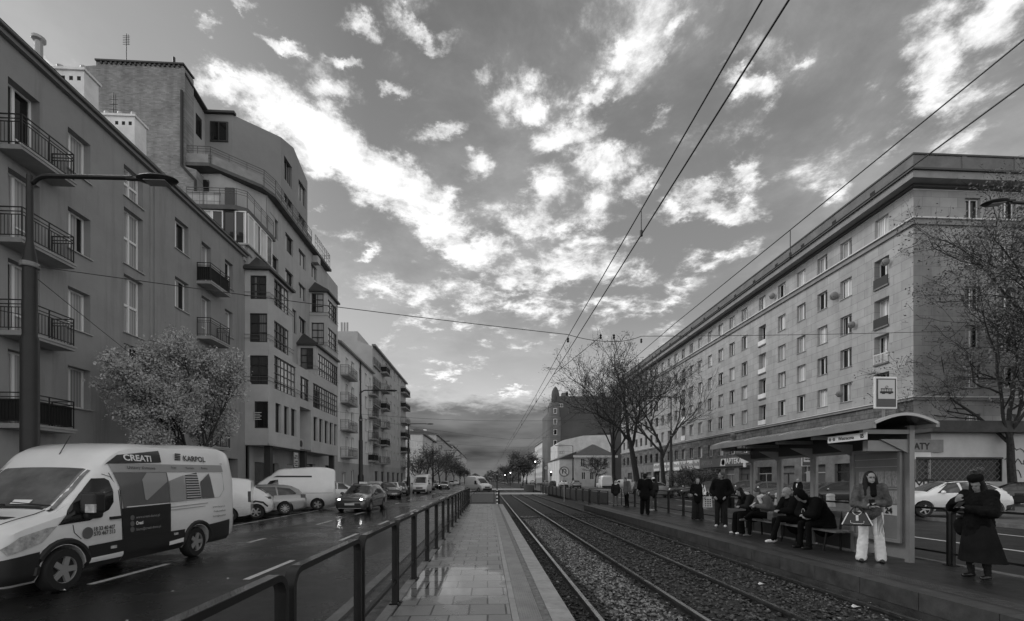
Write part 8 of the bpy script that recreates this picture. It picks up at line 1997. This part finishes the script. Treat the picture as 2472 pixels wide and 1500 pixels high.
# 4 woman with tote bag
J, s = stand(1.63); J['wrR'] = V3(-.10, -.18, 1.02); J['elL'] = V3(.24, .0, 1.10); J['wrL'] = V3(.24, -.12, .95)
P4 = gp(1684, 1256); f4 = figure('woman in black waistcoat with white sleeve and wide dark trousers, facing us', P4, -22, J, s, top=blackc, bottom=darkc, hair=hairm, bulk=1.0, coat_len=.16, leg=(.10, .10, .10), flare=.02)
m = MB(); m.chain([J['shL'], J['elL'], J['elL'].lerp(J['wrL'], .8)], [.085, .078, .060]); o = inst('sleeve', fuse(m, .015, 2, 'sleeve'), f4); o.data.materials.append(whitec)
tb = thing('tote_bag', 'white tote bag with dark check pattern on the arm of the waistcoat woman', 'tote bag', P4 + V3(.32, -.12, .0), rad(8))
m = MB(); m.add([(-.19, -.05, .50), (.19, -.05, .50), (.19, .05, .50), (-.19, .05, .50), (-.17, -.03, .92), (.17, -.03, .92), (.17, .03, .92), (-.17, .03, .92)], [(3, 2, 1, 0), (4, 5, 6, 7), (0, 1, 5, 4), (1, 2, 6, 5), (2, 3, 7, 6), (3, 0, 4, 7)]); m.build('bag_body', bagw, tb)
m = MB(); m.tube([(-.1, 0, .92), (-.06, 0, 1.12), (.06, 0, 1.12), (.1, 0, .92)], .010, 5); m.build('handle', bagw, tb)
m = MB()
for i in range(3):
    for j in range(4): x = -.13 + i * .10; z = .54 + j * .08; m.box(x, x + .055, -.058, -.050, z, z + .045)
m.build('check_print', shoeb, tb)
# 5 man in black
J, s = stand(1.82); J['wrL'] = V3(.10, -.2, 1.05); J['wrR'] = V3(-.1, -.2, 1.05)
figure('person all in black with black beanie, standing near the platform edge', gp(1557, 1243), 150, J, s, top=blackc, bottom=blackc, hat='beanie', hatm=blackc, bulk=2.2, coat_len=.2, leg=(.10, .09, .08))
# 6 white beanie
J, s = stand(1.66); figure('person in white beanie and pale trousers half hidden behind the man in black', gp(1577, 1233), -160, J, s, top=darkc, bottom=greyc, hat='beanie', hatm=whitec, shoes=whitec, bulk=1.8)
# 7 man with pale backpack
J, s = stand(1.72); J['head'] += V3(0, -.10, -.04); J['neck'] += V3(0, -.05, 0); P7 = gp(1513, 1225); figure('man in dark clothes with a pale rucksack on his back, facing left', P7, -75, J, s, top=greyc, bottom=blackc, hair=hairm, bulk=1.4, nod=15)
m = MB(); m.ball((.24, .08, 1.18), (.14, .19, .28), 14, 10); bm_ = fuse(m, .016, 2, 'backpack', .01, 10); o = bpy.data.objects.new('backpack', bm_); COL.objects.link(o); bm_.materials.append(mat('pale_rucksack', .38, .7, nscale=6, namt=.3)); o.location = P7; tag(o, 'pale rucksack carried by the man facing left', 'rucksack')
# 8 small figure with white hood
J, s = stand(1.50, .05); figure('small person in dark jacket with pale hood and light trousers, farthest on the platform', gp(1486, 1222), 170, J, s, top=darkc, bottom=greyc, hair=hairg, scarf=whitec, bulk=1.5)
# 9-12 seated
def seatp(u): y = atYX(u, 7.5); return V3(7.62, y, PZ)
J, s = sit(1.65, .22); figure('seated woman with dark curly hair, leftmost on the bench', seatp(1806), -90, J, s, top=darkc, bottom=blackc, hair=hairb, hairlen=.06, nod=30, bulk=1.4, leg=(.09, .08, .09), flare=.02, shoes=whitec)
J, s = sit(1.66, .16); J['knL'] = V3(.05, -.46, .66); J['anL'] = V3(-.20, -.50, .50); J['wrL'] = V3(.03, -.36, .86); J['wrR'] = V3(-.04, -.36, .84); J['elL'] = V3(.20, -.12, .82)
P10 = seatp(1842); figure('seated young woman with white scarf and crossed legs, typing on her phone', P10, -90, J, s, top=greyc, bottom=blackc, hair=hairm, scarf=whitec, nod=32, bulk=1.4, shoes=mat('grey_boot', .13, .6))
m = MB(); m.box(-.035, .035, -.008, .0, 0, .13, Matrix.Translation((0, -.44, .86)) @ Matrix.Rotation(rad(-50), 4, 'X')); ph = m.build('phone', lamp_m); tag(ph, 'pale phone in the hands of the young woman with the white scarf', 'phone'); ph.location = P10; ph.rotation_euler = (0, 0, rad(-90))
m = MB(); m.box(-.22, .22, -.10, .10, 0, .26); o = m.build('satchel', mat('satchel_grey', .09, .6)); bv = o.modifiers.new('b', 'BEVEL'); bv.width = .05; bv.segments = 3; o.location = (7.58, atYX(1866, 7.5), PZ + .475); o.rotation_euler = (0, 0, .3); tag(o, 'grey satchel on the bench between the young woman and the old man', 'bag')
J, s = sit(1.74, .12); J['head'] += V3(0, .04, .04); J['anL'] = V3(.10, -.62, .10); J['knL'] = V3(.12, -.46, .62)
figure('white-haired old man in long black coat and white trainers, seated third on the bench', seatp(1905), -90, J, s, top=blackc, bottom=blackc, hair=hairg, nod=4, bulk=2.2, coat_len=.22, shoes=whitec)
J, s = sit(1.76, .36); J['wrL'] = V3(.05, -.42, .78); J['wrR'] = V3(-.05, -.42, .76)
P12 = seatp(1972); figure('hooded person in black bent over a phone, rightmost on the bench', P12, -90, J, s, top=blackc, bottom=blackc, hood=True, nod=45, bulk=3.0, coat_len=.15)
m = MB(); m.tube([V3(.02 + .05 * math.cos(a * .5), -.46 + .0, .84 + .07 * math.sin(a * .5)) for a in range(14)], .006, 4); o = m.build('headphones', mat('pale_cable', .45, .4)); o.location = P12; o.rotation_euler = (0, 0, rad(-90)); tag(o, 'pale loop of headphones held by the hooded person', 'headphones')
# 13 walker on the far pavement
J, s = stand(1.72, .12); p = onZ(1926, 1216, .12); f13 = figure('passer-by with dark open coat and pale shirt on the far pavement, seen through the shelter', Vector((p.x, p.y, .12)), -60, J, s, top=blackc, bottom=greyc, hair=hairg, bulk=2)
m = MB(); m.ball((.0, -.12, 1.15), (.08, .06, .26), 12, 8); m.build('shirt', whitec, f13, True)
